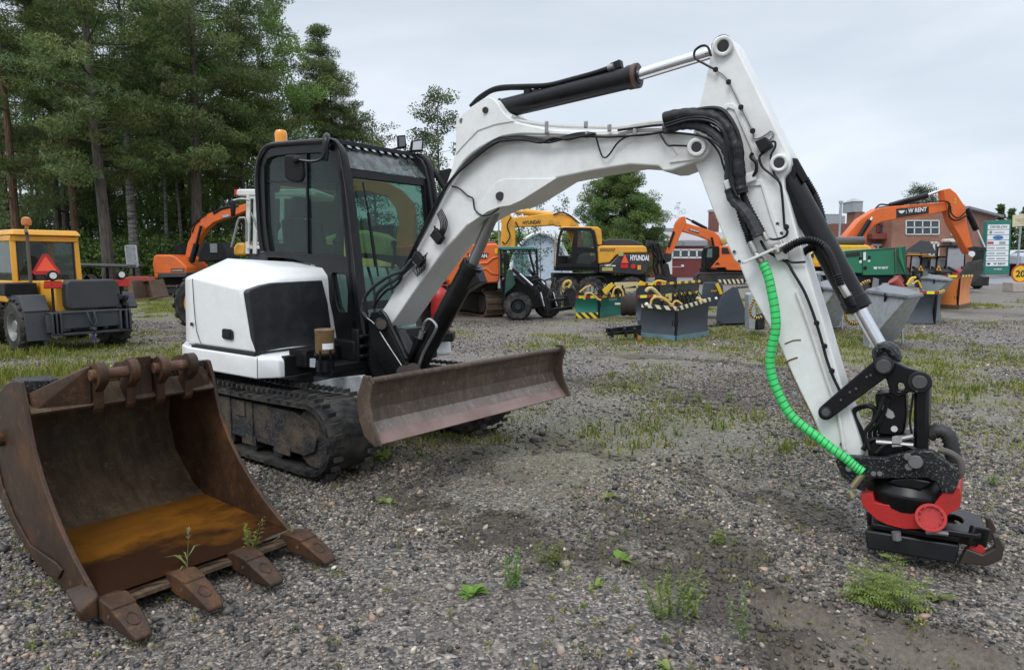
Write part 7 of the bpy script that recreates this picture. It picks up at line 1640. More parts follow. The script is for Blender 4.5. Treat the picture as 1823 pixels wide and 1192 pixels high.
m = MB(); pz(m, [(1028, 440), (1028, 411), (1050, 411), (1054, 418), (1058, 441)], Y4 - .02, .01); pz(m, [(1026, 468), (1029, 455), (1040, 449), (1060, 450), (1061, 460), (1050, 470)], Y4 - .02, .01); m.build('door_window', GLASS_DARK, hc)
m = MB(); pz(m, [(1010, 474), (1012, 458), (1019, 455), (1021, 474)], Y4 + .3, .5); pz(m, [(1021, 474), (1022, 430), (1026, 430), (1030, 474)], Y4 + .3, .5); m.build('seat', BLACK_MATT, hc, bevel=.03)
m = MB(); pz(m, [(986, 472), (986, 440), (989, 415), (991, 416), (989, 440), (988.5, 474)], Y4 - .08, .1); m.build('grab_pillar', surf('tan_pillar', (.35, .25, .12), .5), hc)
poly('cab_back', AMBER, hc, [(1016, 440), (1020, 420), (1026, 414), (1027, 440)], Y4 + .85, .05)
bmh = poly('boom', AMBER, he, [(908, 404), (912, 387), (940, 384.5), (975, 380), (1000, 379.5), (1014, 383), (1026, 392), (1033, 405), (1040, 440), (1020, 440), (1012, 415), (1002, 404), (985, 401), (950, 403)], Y4 + 1.15, .4, .03)
poly('stick', AMBER, he, [(889, 441), (893, 400), (890, 384), (892, 375), (907, 373), (910, 383), (917, 392), (918, 438), (912, 442)], Y4 + 1.1, .42, .03)
m = MB(); pcyl(m, (932, 377), (985, 384), Y4 + 1.3, .13); pcyl(m, (905, 376), (934, 377.5), Y4 + 1.3, .06); m.build('arm_cylinder', AMBER, bmh)
m = MB(); ptube(m, [(985, 382), (1000, 378), (1015, 384), (1032, 398)], Y4 + 1.1, .03); ptube(m, [(910, 386), (903, 402), (908, 420), (900, 434), (894, 430)], Y4 + 1.0, .025); ptube(m, [(918, 395), (926, 415), (922, 428), (930, 440)], Y4 + 1.0, .025); m.build('hose', HOSE, bmh)
text('lettering', 'HYUNDAI', D(930.5, 400, Y4 + 1.14), D(962, 398, Y4 + 1.14), V((0, 0, .14)), INK, bmh, bold=.03)
m = MB()
for px, py in ((981, 395), (993, 398), (1020, 398), (905, 380)): c = D(px, py, Y4 + 1.1); m.cyl(c, c + YV * .5, .09)
m.build('pin', surf('amber_pin', (.5, .28, .04), .4), bmh)
poly('under_frame', BLACK_MATT, he, [(985, 486), (1150, 488), (1150, 503), (1120, 506), (985, 503)], Y4 + .4, 1.6)
poly('tool_box', BLACK, he, [(1005, 503), (1040, 503), (1042, 520), (1008, 522)], Y4 + .1, .8, .03)
poly('hazard_bar', HAZARD_PALE, he, [(1090, 486), (1140, 485), (1140, 488.5), (1090, 489.5)], Y4 + .2, .1)
for px in (1052, 1125, 1010):
    p = D(px, 517, Y4)
    for yy, s in ((Y4 + .2, -1), (Y4 + 2.0, 1)): wheel(he, (p.x, yy, .5), (0, s, 0), .5, .4, surf('grey_rim', (.3, .3, .3), .5), .55)
m = MB(); ptube(m, [(1040, 512), (1044, 498), (1052, 494), (1075, 494), (1082, 512)], Y4 + .1, .03); m.build('mud_bar', BLACK, he)
# slim black backhoe attachment standing right of it
ba = gthing('backhoe_attachment', 'tall black backhoe arm with hoses standing upright before the red building', 'attachment', 1180, 21)
m = MB()
for a, b, r in (((1150, 433), (1168, 436), .10), ((1166, 434), (1180, 470), .09), ((1178, 462), (1192, 500), .09), ((1170, 440), (1186, 498), .06), ((1152, 436), (1175, 452), .05), ((1186, 470), (1192, 500), .06)): m.bar(D(*a, 21), D(*b, 21), r * 2, r * 1.4, up=V((0, 1, 0)))
bq = m.build('arm', BLACK_FLECK, ba, bevel=.01)
m = MB()
for k in range(9):
    x = 1165 + random.uniform(-8, 12); ptube(m, [(x, 432 + random.uniform(0, 12)), (x + random.uniform(3, 10), 455), (x + random.uniform(0, 16), 478), (x + random.uniform(6, 18), 500)], 20.8 + random.uniform(0, .3), .02)
m.build('hose', HOSE, bq)
m = MB(); m.hull(pp([(1168, 490), (1205, 492), (1205, 512), (1168, 512)], 20.7) + pp([(1168, 490), (1205, 492), (1205, 512), (1168, 512)], 21.4)); m.build('base_frame', BLACK_FLECK, ba)
# ---- snow ploughs
def plough(name, label, hinge, lft, rgt, top_l, top_r, top_h, mat_, tape, cat='snow plough', group='snow ploughs parked in the yard', curve=.12, edge=None, edge_h=.12):
    """V plough: two curved wings meeting at a hinge; ground points and top points from the photo"""
    H_ = G(*hinge); Lp = G(*lft); Rp = G(*rgt); root = thing(name, label, cat, (H_.x, H_.y, 0), 0, group)
    def topz(p, py): return D(911, py, p.y).z
    zh, zl, zr = topz(H_, top_h), topz(Lp, top_l), topz(Rp, top_r); back = V((0, 1, 0))
    def wing(a, b, za, zb):
        n = 7; vs_ = []
        for k in range(n):
            t = k / (n - 1); o = back * (curve * (math.sin(math.pi * t) * .9 - .35 * t))
            for p, z in ((a, za), (b, zb)):
                for dd in (0, .03): vs_.append(V((p.x, p.y, z * t + .02)) + o + back * dd)
        fs_ = []
        for k in range(n - 1):
            i = k * 4; j = i + 4
            fs_ += [(i, i + 2, j + 2, j), (i + 1, j + 1, j + 3, i + 3), (i, j, j + 1, i + 1), (i + 2, i + 3, j + 3, j + 2)]
        fs_ += [(0, 1, 3, 2), ((n - 1) * 4, (n - 1) * 4 + 2, (n - 1) * 4 + 3, (n - 1) * 4 + 1)]
        m = MB(); m.add(vs_, fs_); w_ = m.build('wing', mat_, root, ang=.5)
        o = back * (curve * -.35)
        m = MB(); m.bar(V((a.x, a.y, za + .03)) + o, V((b.x, b.y, zb + .03)) + o, .03, .07); m.build('edge_strip', tape, w_)
        if edge: m = MB(); m.bar(V((a.x, a.y, edge_h / 2 + .01)) - back * .02, V((b.x, b.y, edge_h / 2 + .01)) - back * .02, .02, edge_h); m.build('cutting_edge', edge, w_)
        m = MB()
        for t in (.08, .5, .92):
            q = a + (b - a) * t; m.bar(V((q.x, q.y + curve + .08, .05)), V((q.x, q.y + curve + .05, (za + (zb - za) * t) * .95)), .05, .08)
        m.bar(V((a.x, a.y + curve + .14, .3)), V((b.x, b.y + curve + .14, .3)), .08, .1); m.build('rib', mat_, w_)
        return w_
    wing(Lp, H_ - V((.02, 0, 0)), zl, zh); wing(H_ + V((.02, 0, 0)), Rp, zh, zr)
    m = MB(); m.cyl(H_ + V((0, .02, 0)), V((H_.x, H_.y + .0, zh * .97)), .03, n=10); m.build('hinge', BLACK_MATT, root)
    fr = MB(); c = (Lp + Rp) / 2; fr.bar(H_ + V((0, .1, .35)), V((c.x, c.y + .7, .4)), .12, .12); fr.bar(V((c.x - .4, c.y + .75, .4)), V((c.x + .4, c.y + .75, .4)), .1, .35)
    fr.bar(Lp + V((.05, .15, .35)), V((c.x, c.y + .7, .45)), .06, .06); fr.bar(Rp + V((-.05, .15, .35)), V((c.x, c.y + .7, .45)), .06, .06); fr.build('push_frame', BLACK_MATT, root)
    return root
SLATE_EDGE = surf('blue_worn_edge', (.13, .22, .26), .5, dirt=.6, dirtc=(.07, .08, .09))
def hoses(par, specs, Y, mat_=PLY_YELLOW, r=.028):
    r *= .72
    m = MB()
    for s in specs: ptube(m, s, Y, r, 8, 5)
    return m.build('hose_loop', mat_, par)
p1_ = plough('snow_plough', 'dark grey snow plough with black and cream stripes, nearest of the ploughs in the middle', (1203, 607), (1141, 601), (1261, 598), 546, 535, 552, SLATE, HAZARD_PALE, edge=SLATE_EDGE, edge_h=.1)
hoses(p1_, [[(1158, 548), (1160, 534), (1168, 529), (1178, 531), (1190, 538), (1204, 549)], [(1196, 548), (1200, 538), (1206, 536), (1214, 542)], [(1195, 545), (1185, 532), (1168, 528)]], 13.7, r=.032)
m = MB(); pcyl(m, (1193, 535), (1193, 522), 13.8, .035); pcyl(m, (1240, 530), (1254, 537), 13.9, .035); ptube(m, [(1150, 519), (1154, 514), (1162, 514), (1172, 524), (1180, 534)], 14.4, .04); m.build('ram', surf('cream_ram', (.55, .42, .18), .4), p1_)
m = MB(); 
for k in range(8): ptube(m, [(1180 + 8 * k, 540), (1186 + 8 * k, 520 + random.uniform(-6, 6)), (1200 + 7 * k, 528), (1204 + 7 * k, 542)], 14 + .05 * k, .012)
m.build('hose', HOSE, p1_)
m = MB(); m.ball(D(1151, 541.5, 13.5), .04, n=10); m.ball(D(1275, 531, 13.8), .03, n=10); m.build('width_marker', LABEL_WHITE, p1_)
p2_ = plough('snow_plough', 'dark plough with yellow and red tape along the top, behind the nearest grey plough', (1178, 572), (1134, 572), (1240, 560), 530, 522, 528, SLATE, REDYEL)
p3_ = plough('snow_plough', 'dark back plough with the topmost yellow and red striped edge', (1172, 560), (1132, 556), (1244, 550), 508, 502, 507, SLATE, REDYEL, edge=None)
m = MB(); pz(m, [(1128, 508), (1140, 503), (1142, 500), (1150, 503), (1148, 508)], 20, .2); ptube(m, [(1160, 508), (1170, 500), (1186, 502)], 20, .03); m.build('hose_loop', YELLOW, p3_)
p4_ = plough('snow_plough', 'teal green snow plough with red and yellow tape, leftmost of the ploughs', (1066, 566), (1025, 567), (1115, 557), 530.5, 526, 530, TEAL, REDYEL)
m = MB(); a, b = G(1025, 567), G(1064, 567); m.bar(a + V((0, -.05, .09)), b + V((0, -.05, .09)), .02, .16); m.build('hazard_edge', HAZARD, p4_)
hoses(p4_, [[(1040, 533), (1044, 522), (1054, 523), (1064, 532), (1070, 534)], [(1090, 528), (1094, 514), (1102, 512), (1108, 518), (1110, 527)], [(1032, 520), (1042, 512), (1052, 508)]], 18.4, r=.035)
m = MB(); pz(m, [(1072, 516), (1090, 503), (1094, 508), (1078, 524)], 18.6, .15); m.build('ram', YELLOW, p4_)
m = MB(); m.bar(D(1094, 508, 19), D(1135, 507, 19), .14, .16); m.bar(D(1112, 516, 19), D(1132, 512, 19), .14, .12); m.build('beam', surf('cream_beam', (.55, .46, .24), .45), p4_)
m = MB()
for k in range(9): ptube(m, [(1050 + 7 * k, 526), (1052 + 7 * k, 510 + random.uniform(-8, 6)), (1062 + 6 * k, 514), (1066 + 6 * k, 527)], 18.7, .014)
m.build('hose', HOSE, p4_)
_h = G(1066, 566); _r = G(1115, 557)
text('lettering', 'STARK', V((_h.x + .30, _h.y + .16, .46)), V((_h.x + .54, _h.y + .27, .47)), V((0, 0, .07)), surf('pale_letter', (.45, .5, .45), .5), p4_, bold=.02)
sb = gthing('sweeper_brush', 'round dark rotary brush between the green plough and the grey ones', 'brush', 1123, 18.7)
m = MB(); c0 = D(1123, 540, 18.6); m.lathe(V((c0.x - .25, 18.8, .36)), [(.1, 0), (.29, .02), (.31, .1), (.28, .18), (.31, .28), (.29, .36), (.30, .42), (.1, .44)], 26, V((1, -.2, 0))); m.build('bristles', surf('brush_bristles', (.035, .03, .022), .9, bump=1, bscale=90), sb)
m = MB(); m.cyl(V((c0.x - .4, 18.85, .36)), V((c0.x + .4, 18.7, .36)), .06); m.build('shaft', STEEL, sb)
# pallet forks on the gravel
pf = gthing('fork_frame', 'black pallet fork frame lying on the gravel left of the nearest plough', 'fork frame', 1110, 13.6)
m = MB(); m.bar(D(1080, 588, 13.4) , D(1140, 582, 13.6), .12, .10); m.bar(D(1082, 594, 13.3), D(1140, 590, 13.5), .08, .06); m.build('beam', BLACK, pf, bevel=.01)
m = MB()
for px in (1088, 1112, 1130): m.bar(D(px, 584, 13.3), D(px + 2, 600, 13.3), .08, .05)
m.bar(G(1082, 598), G(1100, 592), .08, .05); m.build('tine', BLACK, pf, bevel=.006)
cn = gthing('marker_block', 'small orange and black block on the gravel at the plough corner', 'block', 1138.5, 13.3)
m = MB(); pz(m, [(1135.5, 597), (1142, 597), (1142.5, 606), (1135, 606)], 13.25, .08); m.build('base', surf('dirty_orange', (.35, .14, .03), .6), cn, bevel=.01); m = MB(); pz(m, [(1136, 597.4), (1141.5, 597.4), (1141.5, 593.5), (1136.5, 593.5)], 13.26, .06); m.build('cap', BLACK_MATT, cn)
# loader buckets
lb1 = gthing('loader_bucket', 'big slate grey loader bucket lying on its back beside the white arm', 'bucket', 1300, 16.6)
bo = [(1275, 570), (1278, 540), (1287, 522), (1305, 510), (1313, 512), (1334, 572), (1320, 575), (1290, 576)]
m = MB(); pz(m, bo, 16.4, .03); pz(m, bo, 17.7, .03); m.build('side_sheet', SLATE, lb1, bevel=.006)
m = MB(); m.hull(pp([(1308, 511), (1313, 511), (1332, 572), (1326, 573)], 16.42) + pp([(1308, 511), (1313, 511), (1332, 572), (1326, 573)], 17.7)); m.hull(pp([(1275, 570), (1280, 571), (1284, 535), (1280, 536)], 16.42) + pp([(1275, 570), (1280, 571), (1284, 535), (1280, 536)], 17.7)); m.bar(D(1312, 512, 16.5), D(1345, 509, 17.6), .05, .05); m.build('bucket_shell', SLATE, lb1)
m = MB(); m.bar(G(1262, 582) + V((0, 0, .02)), G(1332, 575) + V((0, 0, .02)), .12, .04); m.build('cutting_edge', BLACK, lb1)
lb2 = gthing('loader_bucket', 'slate bucket with yellow lettering and hazard stripes on top, behind the big grey bucket', 'bucket', 1268, 18.6)
m = MB(); m.hull(pp([(1246, 545), (1252, 502), (1286, 502), (1292, 545)], 18.4) + pp([(1246, 545), (1254, 504), (1286, 504), (1292, 545)], 19.4)); m.build('back_sheet', SLATE, lb2, bevel=.02)
m = MB(); m.bar(D(1278, 501.5, 18.5), D(1322, 500.5, 18.8), .06, .12); m.build('hazard_edge', HAZARD_PALE, lb2)
m = MB(); m.bar(D(1276, 505, 18.3), D(1284, 523, 18.3), .05, .08); m.build('strip', YELLOW, lb2)
text('lettering', 'STARK', D(1266, 519.5, 18.38), D(1277, 519, 18.38), V((0, 0, .05)), YELLOW, lb2, bold=.03)
# ---- orange excavator in front of the red building
Y5 = 46.0
ve = gthing('crawler_excavator', 'small looking orange excavator with folded arm, parked before the red building', 'excavator', 1285, Y5 + 1.5)
vb = poly('boom', ORANGE, ve, [(1214, 402), (1222, 397), (1258, 408), (1272, 413), (1281, 420), (1288, 438), (1290, 470), (1274, 470), (1270, 437), (1262, 427), (1245, 420), (1216, 412)], Y5 + 1.0, .5, .03)
poly('stick', ORANGE, ve, [(1220, 385), (1212, 386), (1204, 396), (1200, 410), (1187, 450), (1191, 456), (1196, 452), (1205, 433), (1214, 413), (1222, 397)], Y5 + .95, .45, .03)
m = MB(); pcyl(m, (1221, 388), (1233, 394), Y5 + 1.2, .05); pcyl(m, (1232, 393.5), (1258, 407), Y5 + 1.2, .11); pcyl(m, (1267, 422), (1271, 440), Y5 + .85, .07); pcyl(m, (1200, 412), (1190, 440), Y5 + .9, .08); m.build('cylinder', BLACK, vb)
m = MB(); pz(m, [(1227, 407), (1247, 411.5), (1244, 416), (1226, 410.5)], Y5 + .985, .01); m.build('name_plate', INK, vb)
text('lettering', 'DEVELON', D(1228, 409.9, Y5 + .98), D(1245, 414.2, Y5 + .98), V((0, 0, .11)), LABEL_WHITE, vb, bold=.03)
poly('cab', BLACK, ve, [(1255, 478), (1256, 450), (1260, 440), (1266, 438), (1280, 438), (1280, 456), (1266, 474), (1266, 480)], Y5, 1.0, .03)
m = MB(); pz(m, [(1258, 458), (1260, 443), (1268, 442), (1268, 458)], Y5 - .01, .02); m.build('cab_window', surf('greenish_pane', (.10, .17, .15), .15), ve)
poly('house', ORANGE, ve, [(1264, 477), (1281, 458), (1281, 438), (1297, 438), (1302, 446), (1310, 450), (1340, 452), (1344, 474), (1335, 482), (1294, 481), (1292, 476)], Y5 + .05, 2.4, .05)
m = MB(); pz(m, [(1285, 452), (1285, 441), (1295, 441), (1300, 452)], Y5 + .03, .03); pz(m, [(1272, 471), (1278, 466), (1282, 471)], Y5 + .03, .03); m.build('side_window', INK, ve)
poly('under_body', BLACK_MATT, ve, [(1258, 478), (1340, 482), (1335, 488), (1262, 487)], Y5 + .3, 2.0)
far_track(ve, 1238, 1330, 502, 485, Y5, .6, surf('dark_track', (.05, .05, .05), .6, dirt=.7, dirtc=(.14, .12, .1))); far_track(ve, 1238, 1330, 502, 485, Y5 + 2, .6, BROWN_TRACK)
poly('coupler', BLACK_FLECK, ve, [(1184, 450), (1196, 451), (1194, 465), (1186, 468)], Y5 + .95, .5)
m = MB(); c = D(1290, 429, Y5 + .8); m.ball(c, .25, .2, .3, 10); m.build('work_lamp', LIME, ve)
# ---- right side: yellow excavator, generator, orange excavator
Y6 = 27.0
ye = gthing('crawler_excavator', 'yellow excavator behind the white arm, next to the green generator', 'excavator', 1490, Y6 + 1.5)
poly('house', YELLOW, ye, [(1400, 475), (1405, 452), (1436, 452), (1487, 438), (1492, 436), (1544, 436.5), (1552, 441), (1554, 474)], Y6, 2.4, .05)
poly('side_vent', INK, ye, [(1439, 458), (1449, 448), (1449, 456), (1449, 459)], Y6 - .01, .02, 0)
poly('lower_stripe', AMBER, ye, [(1405, 466), (1500, 466), (1500, 474.5), (1405, 475)], Y6 - .03, .1)
poly('cab', surf('olive_cab', (.10, .09, .03), .4), ye, [(1402, 452), (1406, 412), (1414, 404), (1436, 405), (1441, 425), (1446, 448)], Y6 + .05, 1.0, .03)
m = MB(); pz(m, [(1416, 448), (1416, 414), (1433, 414), (1440, 446)], Y6 + .02, .02); m.build('cab_window', GLASS_DARK, ye)
poly('boom', YELLOW, ye, [(1396, 440), (1398, 400), (1402, 385), (1414, 381), (1426, 388), (1436, 404), (1424, 406), (1414, 420), (1412, 440)], Y6 + 1.2, .45, .04)
m = MB(); m.cyl(D(1486, 429.5, Y6 + .8), D(1537, 428.5, Y6 + .8), .17, n=16); m.build('exhaust_pipe', surf('dark_pipe', (.07, .075, .08), .4), ye)
poly('under_body', BLACK_MATT, ye, [(1405, 475), (1550, 474), (1548, 488), (1410, 490)], Y6 + .4, 1.8)
far_track(ye, 1402, 1555, 536, 492, Y6 + .1, .6, RUBBER); 
ge = gthing('generator', 'green box generator with dark control panel, on a low black trailer', 'generator', 1550, 23.5)
gy_ = 23.0
gb = poly('housing', GREEN, ge, [(1503, 447.5), (1560, 442.5), (1594, 441), (1596, 489.5), (1536, 490), (1536, 486), (1503, 485.5)], gy_, 1.2, .02)
m = MB(); m.hull(pp([(1594.5, 440), (1596, 489)], gy_ - .01) + pp([(1613, 437), (1613, 489.5)], gy_ - .15) + pp([(1594.5, 440), (1596, 489), (1613, 437), (1613, 489.5)], gy_ + 1.2)); m.build('end_housing', surf('dark_green_paint', (.012, .10, .055), .4), ge, bevel=.02)
m = MB(); pz(m, [(1601, 440), (1604, 440), (1612, 482), (1612, 488), (1600, 455)], gy_ - .17, .05); m.build('end_stripe', GREEN, ge)
m = MB(); pz(m, [(1506, 451), (1531, 448.5), (1531, 456), (1506, 458)], gy_ - .012, .02); m.build('control_panel', INK, gb)
m = MB()
for px, py in ((1532, 460), (1548, 458)): pz(m, [(px - 2, py - 2.5), (px + 2, py - 2.5), (px + 2, py + 2.5), (px - 2, py + 2.5)], gy_ - .02, .03)
c = D(1540, 477, gy_); m.cyl(c - YV * .02, c, .06); m.build('latch', BLACK_MATT, gb)
m = MB(); pz(m, [(1537, 449), (1541.5, 448.6), (1541.5, 463), (1537, 463.5)], gy_ - .012, .02); pz(m, [(1530, 464), (1534, 462), (1534, 468), (1530, 468)], gy_ - .012, .02); pz(m, [(1545, 464), (1549, 462), (1549, 466), (1545, 466)], gy_ - .012, .02); m.build('sticker', LABEL_WHITE, gb)
m = MB()
for px in (1535.3, 1593): m.bar(D(px, 447, gy_ - .008), D(px + .2, 486, gy_ - .008), .025, .02)
m.bar(D(1504, 447.6, gy_ - .01), D(1594, 441.6, gy_ - .01), .02, .03); m.build('door_gap', surf('deep_green', (.006, .06, .035), .5), gb)
text('lettering', 'W RENT', D(1563, 479, gy_ - .008), D(1581, 478.6, gy_ - .008), V((0, 0, .08)), LABEL_WHITE, gb, bold=.03)
m = MB(); pz(m, [(1555, 475), (1562, 475), (1560.5, 479), (1556.5, 479)], gy_ - .008, .012); m.build('emblem', LABEL_WHITE, gb)
poly('trailer_base', BLACK_MATT, ge, [(1500, 490), (1615, 489), (1615, 503), (1500, 505)], gy_ + .1, 1.1)
m = MB()
for px in (1530, 1585): p = D(px, 500, gy_); m.cyl(V((p.x, gy_ - .05, .34)), V((p.x, gy_ + .2, .34)), .34, n=20)
for px in (1506, 1610): p = D(px, 500, gy_); m.bar(V((p.x, gy_ + .5, .9)), V((p.x, gy_ + .5, 0)), .08, .08)
m.build('wheel', RUBBER, ge)
Y7 = 33.0
we = gthing('crawler_excavator', 'large orange excavator with black and white lettered boom, in front of the brick building', 'excavator', 1500, Y7 + 2)
wb = poly('boom', ORANGE, we, [(1490, 450), (1502, 424), (1531, 390), (1561, 371), (1588, 367), (1640, 363), (1682, 359.5), (1693, 366), (1692, 374), (1652, 383), (1593, 391), (1570, 395), (1558, 400.5), (1545, 415), (1538, 450)], Y7 + 1.3, .6, .04)
poly('stick', ORANGE, we, [(1681, 337), (1692, 335), (1703, 344), (1719, 368), (1722, 398), (1733, 443.5), (1733, 452), (1725, 452), (1708, 420), (1695, 398), (1686, 370), (1682, 355)], Y7 + 1.25, .55, .04)
m = MB(); pcyl(m, (1680, 337), (1648, 348.5), Y7 + 1.6, .07); m.build('rod', CHROME, we)
m = MB(); pcyl(m, (1650, 348), (1585, 366), Y7 + 1.6, .15); pcyl(m, (1720, 371), (1738, 409), Y7 + 1.5, .15); pcyl(m, (1548, 392), (1528, 425), Y7 + 1.1, .12); m.build('cylinder', BLACK, wb)
m = MB(); pcyl(m, (1738, 409), (1752, 441), Y7 + 1.5, .08); pcyl(m, (1553, 387), (1546, 400), Y7 + 1.1, .06); m.build('rod', CHROME, wb)
m = MB(); ptube(m, [(1558, 372), (1567, 364), (1585, 364), (1620, 354)], Y7 + 1.4, .04); ptube(m, [(1690, 362), (1690, 385), (1704, 392), (1722, 383)], Y7 + 1.1, .04); ptube(m, [(1692, 366), (1694, 380), (1706, 388), (1720, 376)], Y7 + 1.1, .035); ptube(m, [(1620, 362), (1680, 358), (1692, 364)], Y7 + 1.2, .03); m.build('hose', HOSE, wb)
m = MB(); pz(m, [(1596, 371.5), (1653.5, 367.5), (1653.5, 379.5), (1596, 388)], Y7 + 1.28, .015); m.build('name_panel', INK, wb)
text('lettering', 'W RENT', D(1616.5, 379.2, Y7 + 1.27), D(1649.5, 376, Y7 + 1.27), V((0, 0, .21)), LABEL_WHITE, wb, bold=.03)
m = MB(); pz(m, [(1599, 375.2), (1611.5, 374.2), (1609, 378), (1605.5, 380), (1602, 379)], Y7 + 1.27, .012); pz(m, [(1613.3, 374), (1614, 374), (1614, 380.2), (1613.3, 380.3)], Y7 + 1.27, .012); m.build('emblem', LABEL_WHITE, wb)
text('lettering', '2', D(1697.5, 362, Y7 + 1.235), D(1703, 362, Y7 + 1.235), V((0, 0, .23)), YELLOW, wb, bold=.02)
m = MB(); m.hull(pp([(1722, 441), (1734, 438), (1756, 440), (1757, 446), (1742, 452), (1724, 444)], Y7 + 1.2) + pp([(1722, 441), (1756, 440), (1742, 452)], Y7 + 1.9)); m.hull(pp([(1738, 446), (1754, 446), (1750, 470), (1728, 468)], Y7 + 1.2) + pp([(1738, 446), (1754, 446), (1750, 470), (1728, 468)], Y7 + 1.8)); m.build('coupler', BLACK_FLECK, we, bevel=.03)
m = MB(); m.hull(pp([(1700, 500), (1722, 466), (1748, 462), (1752, 480), (1738, 502), (1720, 508)], Y7 + .9) + pp([(1700, 500), (1722, 466), (1748, 462), (1752, 480), (1738, 502), (1720, 508)], Y7 + 2.3)); m.build('bucket', surf('black_bucket_steel', (.03, .028, .026), .55, dirt=.6, dirtc=(.10, .09, .08)), we, bevel=.03)
c = D(1731, 452, Y7 + 1.1); m = MB(); m.cyl(c, c + YV * .1, .14); m.build('pin_cover', LABEL_WHITE, we)
poly('house', ORANGE, we, [(1440, 470), (1440, 440), (1470, 430), (1530, 432), (1560, 440), (1560, 475)], Y7 + .6, 2.6, .05)
poly('cab', BLACK, we, [(1445, 442), (1450, 418), (1475, 418), (1480, 442)], Y7 + 2.2, 1.0)
far_track(we, 1430, 1570, 520, 490, Y7 + .5, .6); poly('under_body', BLACK_MATT, we, [(1440, 474), (1560, 474), (1555, 495), (1445, 495)], Y7 + 1.0, 1.6)
# ---- galvanised grit spreaders
S1 = G(1583, 609)
def spreader():
    S_ = Frame((S1.x, S1.y, 0), R(12)); root = thing('grit_spreader', 'galvanised hopper spreader with black latched lid, nearest one behind the lift rod', 'spreader', S_.o, S_.a, 'galvanised grit spreaders')
    to, bo_ = [], []
    tp = [G(1543, 521, .96), G(1613, 531.5, .93), G(1640, 527, .93)]; t4 = tp[0] + (tp[2] - tp[1]); tp.append(t4)
    b1, b2 = G(1541, 615, .02), G(1583, 608, .05); e_ = (tp[2] - tp[1]) * .55; bt = [b1, b2, b2 + e_, b1 + e_]
    m = MB(); m.hull(tp + bt); hp_ = m.build('hopper', GALV, root, bevel=.006)
    up = V((0, 0, 1)); cen = sum(tp, V()) / 4
    m = MB()
    for i in range(4):
        a, b = tp[i], tp[(i + 1) % 4]; oa, ob = a + (a - cen) * .03, b + (b - cen) * .03; m.bar(oa + up * .015, ob + up * .015, .05, .05)
    m.hull([p + (p - cen) * .05 + up * z for p in tp for z in (.03, .06)] + [cen + (tp[0] - tp[1]) * .25 + up * .17, cen - (tp[0] - tp[1]) * .25 + up * .15]); m.build('lid', surf('grey_lid', (.10, .11, .12), .3, dirt=.6, dirtc=(.25, .26, .28), dscale=3), root, bevel=.012)
    fr = (tp[1] - tp[0]).normalized(); out_ = V((fr.y, -fr.x, 0))
    m = MB(); c = tp[0] + (tp[1] - tp[0]) * .55 + out_ * .03; m.bar(c + up * .05, c - up * .10, .035, .03); m.bar(c - fr * .06, c + fr * .06, .03, .025); m.build('latch', BLACK_MATT, root, bevel=.004)
    m = MB(); q = b1 + (b2 - b1) * .35; m.bar(q + out_ * .10, tp[0] + (tp[1] - tp[0]) * .42 - up * .18 + out_ * .03, .03, .05); m.bar(b2 + fr * .15 + out_ * .12 - up * .03, b1 + (b2 - b1) * .75 + up * .42 + out_ * .06, .04, .03)
    m.bar(b2 + e_ + fr * .22 - up * .05, b2 + e_ + up * .45 + fr * .1, .03, .03); m.build('leg', GALV, root)
    m = MB(); m.prism([b1 + out_ * .04 - fr * .02, b1 + out_ * .04 + fr * .26, b1 + out_ * .05 + fr * .22 + up * .3, b1 + out_ * .06 + fr * .12 + up * .62, b1 + out_ * .06 + up * .60], -out_ * .03); m.build('side_flap', GALV, root)
    m = MB(); a = t4 + (tp[0] - t4) * .7; m.prism([a + up * .05, a + fr * .26 + up * .05, a + fr * .28 + up * .26, a + fr * .06 + up * .28], V((0, .02, 0))); m.build('rear_flap', GALV, root)
    m = MB()
    for k in range(6): c = b2 + (tp[1] - b2) * (.15 + .14 * k) + e_ * .06 + out_ * .012; m.ball(c, .012, n=6)
    m.build('rivet', STEEL, root)
    return root
sp1 = spreader()
S2 = G(1480, 584); dup(sp1, (S2.x, S2.y, 0), R(10), 'galvanised hopper spreader half hidden by the white arm and lift cylinder')
S3 = G(1660, 548); dup(sp1, (S3.x, S3.y, 0), R(14), 'far galvanised spreader whose lid shows behind the orange plough')
m = MB(); coil = gthing('spiral_cable', 'yellow and black striped spiral cable between the two nearer spreaders', 'cable', 1515, 13.6)
pts = smooth_path(pp([(1548, 500), (1538, 503), (1528, 512), (1518, 530), (1508, 548), (1505, 560), (1508, 570), (1518, 576), (1530, 574)], 13.6), 14)
m.tube(pts, .03, 8, 1); m.build('cable_core', INK, coil)
m = MB()
for i in range(0, len(pts) - 3, 5): m.cyl(pts[i], pts[i + 2], .035, n=8)
m.build('wrap', PLY_YELLOW, coil)
co2 = gthing('spiral_cable', 'yellow and black striped spiral cable hanging left of the white arm', 'cable', 1337, 13.8)
pts = smooth_path(pp([(1343, 532), (1339, 542), (1336, 552), (1338, 562), (1348, 566), (1358, 563)], 13.8), 12); m = MB(); m.tube(pts, .028, 8, 1); m.build('cable_core', INK, co2); m = MB()
for i in range(0, len(pts) - 3, 5): m.cyl(pts[i], pts[i + 2], .033, n=8)
m.build('wrap', PLY_YELLOW, co2)
gp_ = gthing('equipment_post', 'upright grey steel box post just left of the white arm', 'post', 1338, 14.2)
m = MB(); pz(m, [(1333, 524), (1338, 521), (1343, 524), (1346, 560), (1344, 586), (1333, 586)], 14.2, .25); m.build('post_body', GALV, gp_, bevel=.01); m = MB(); pz(m, [(1346, 560), (1362, 556), (1362, 586), (1348, 588)], 14.3, .3); m.build('motor_box', BLACK_FLECK, gp_, bevel=.02)
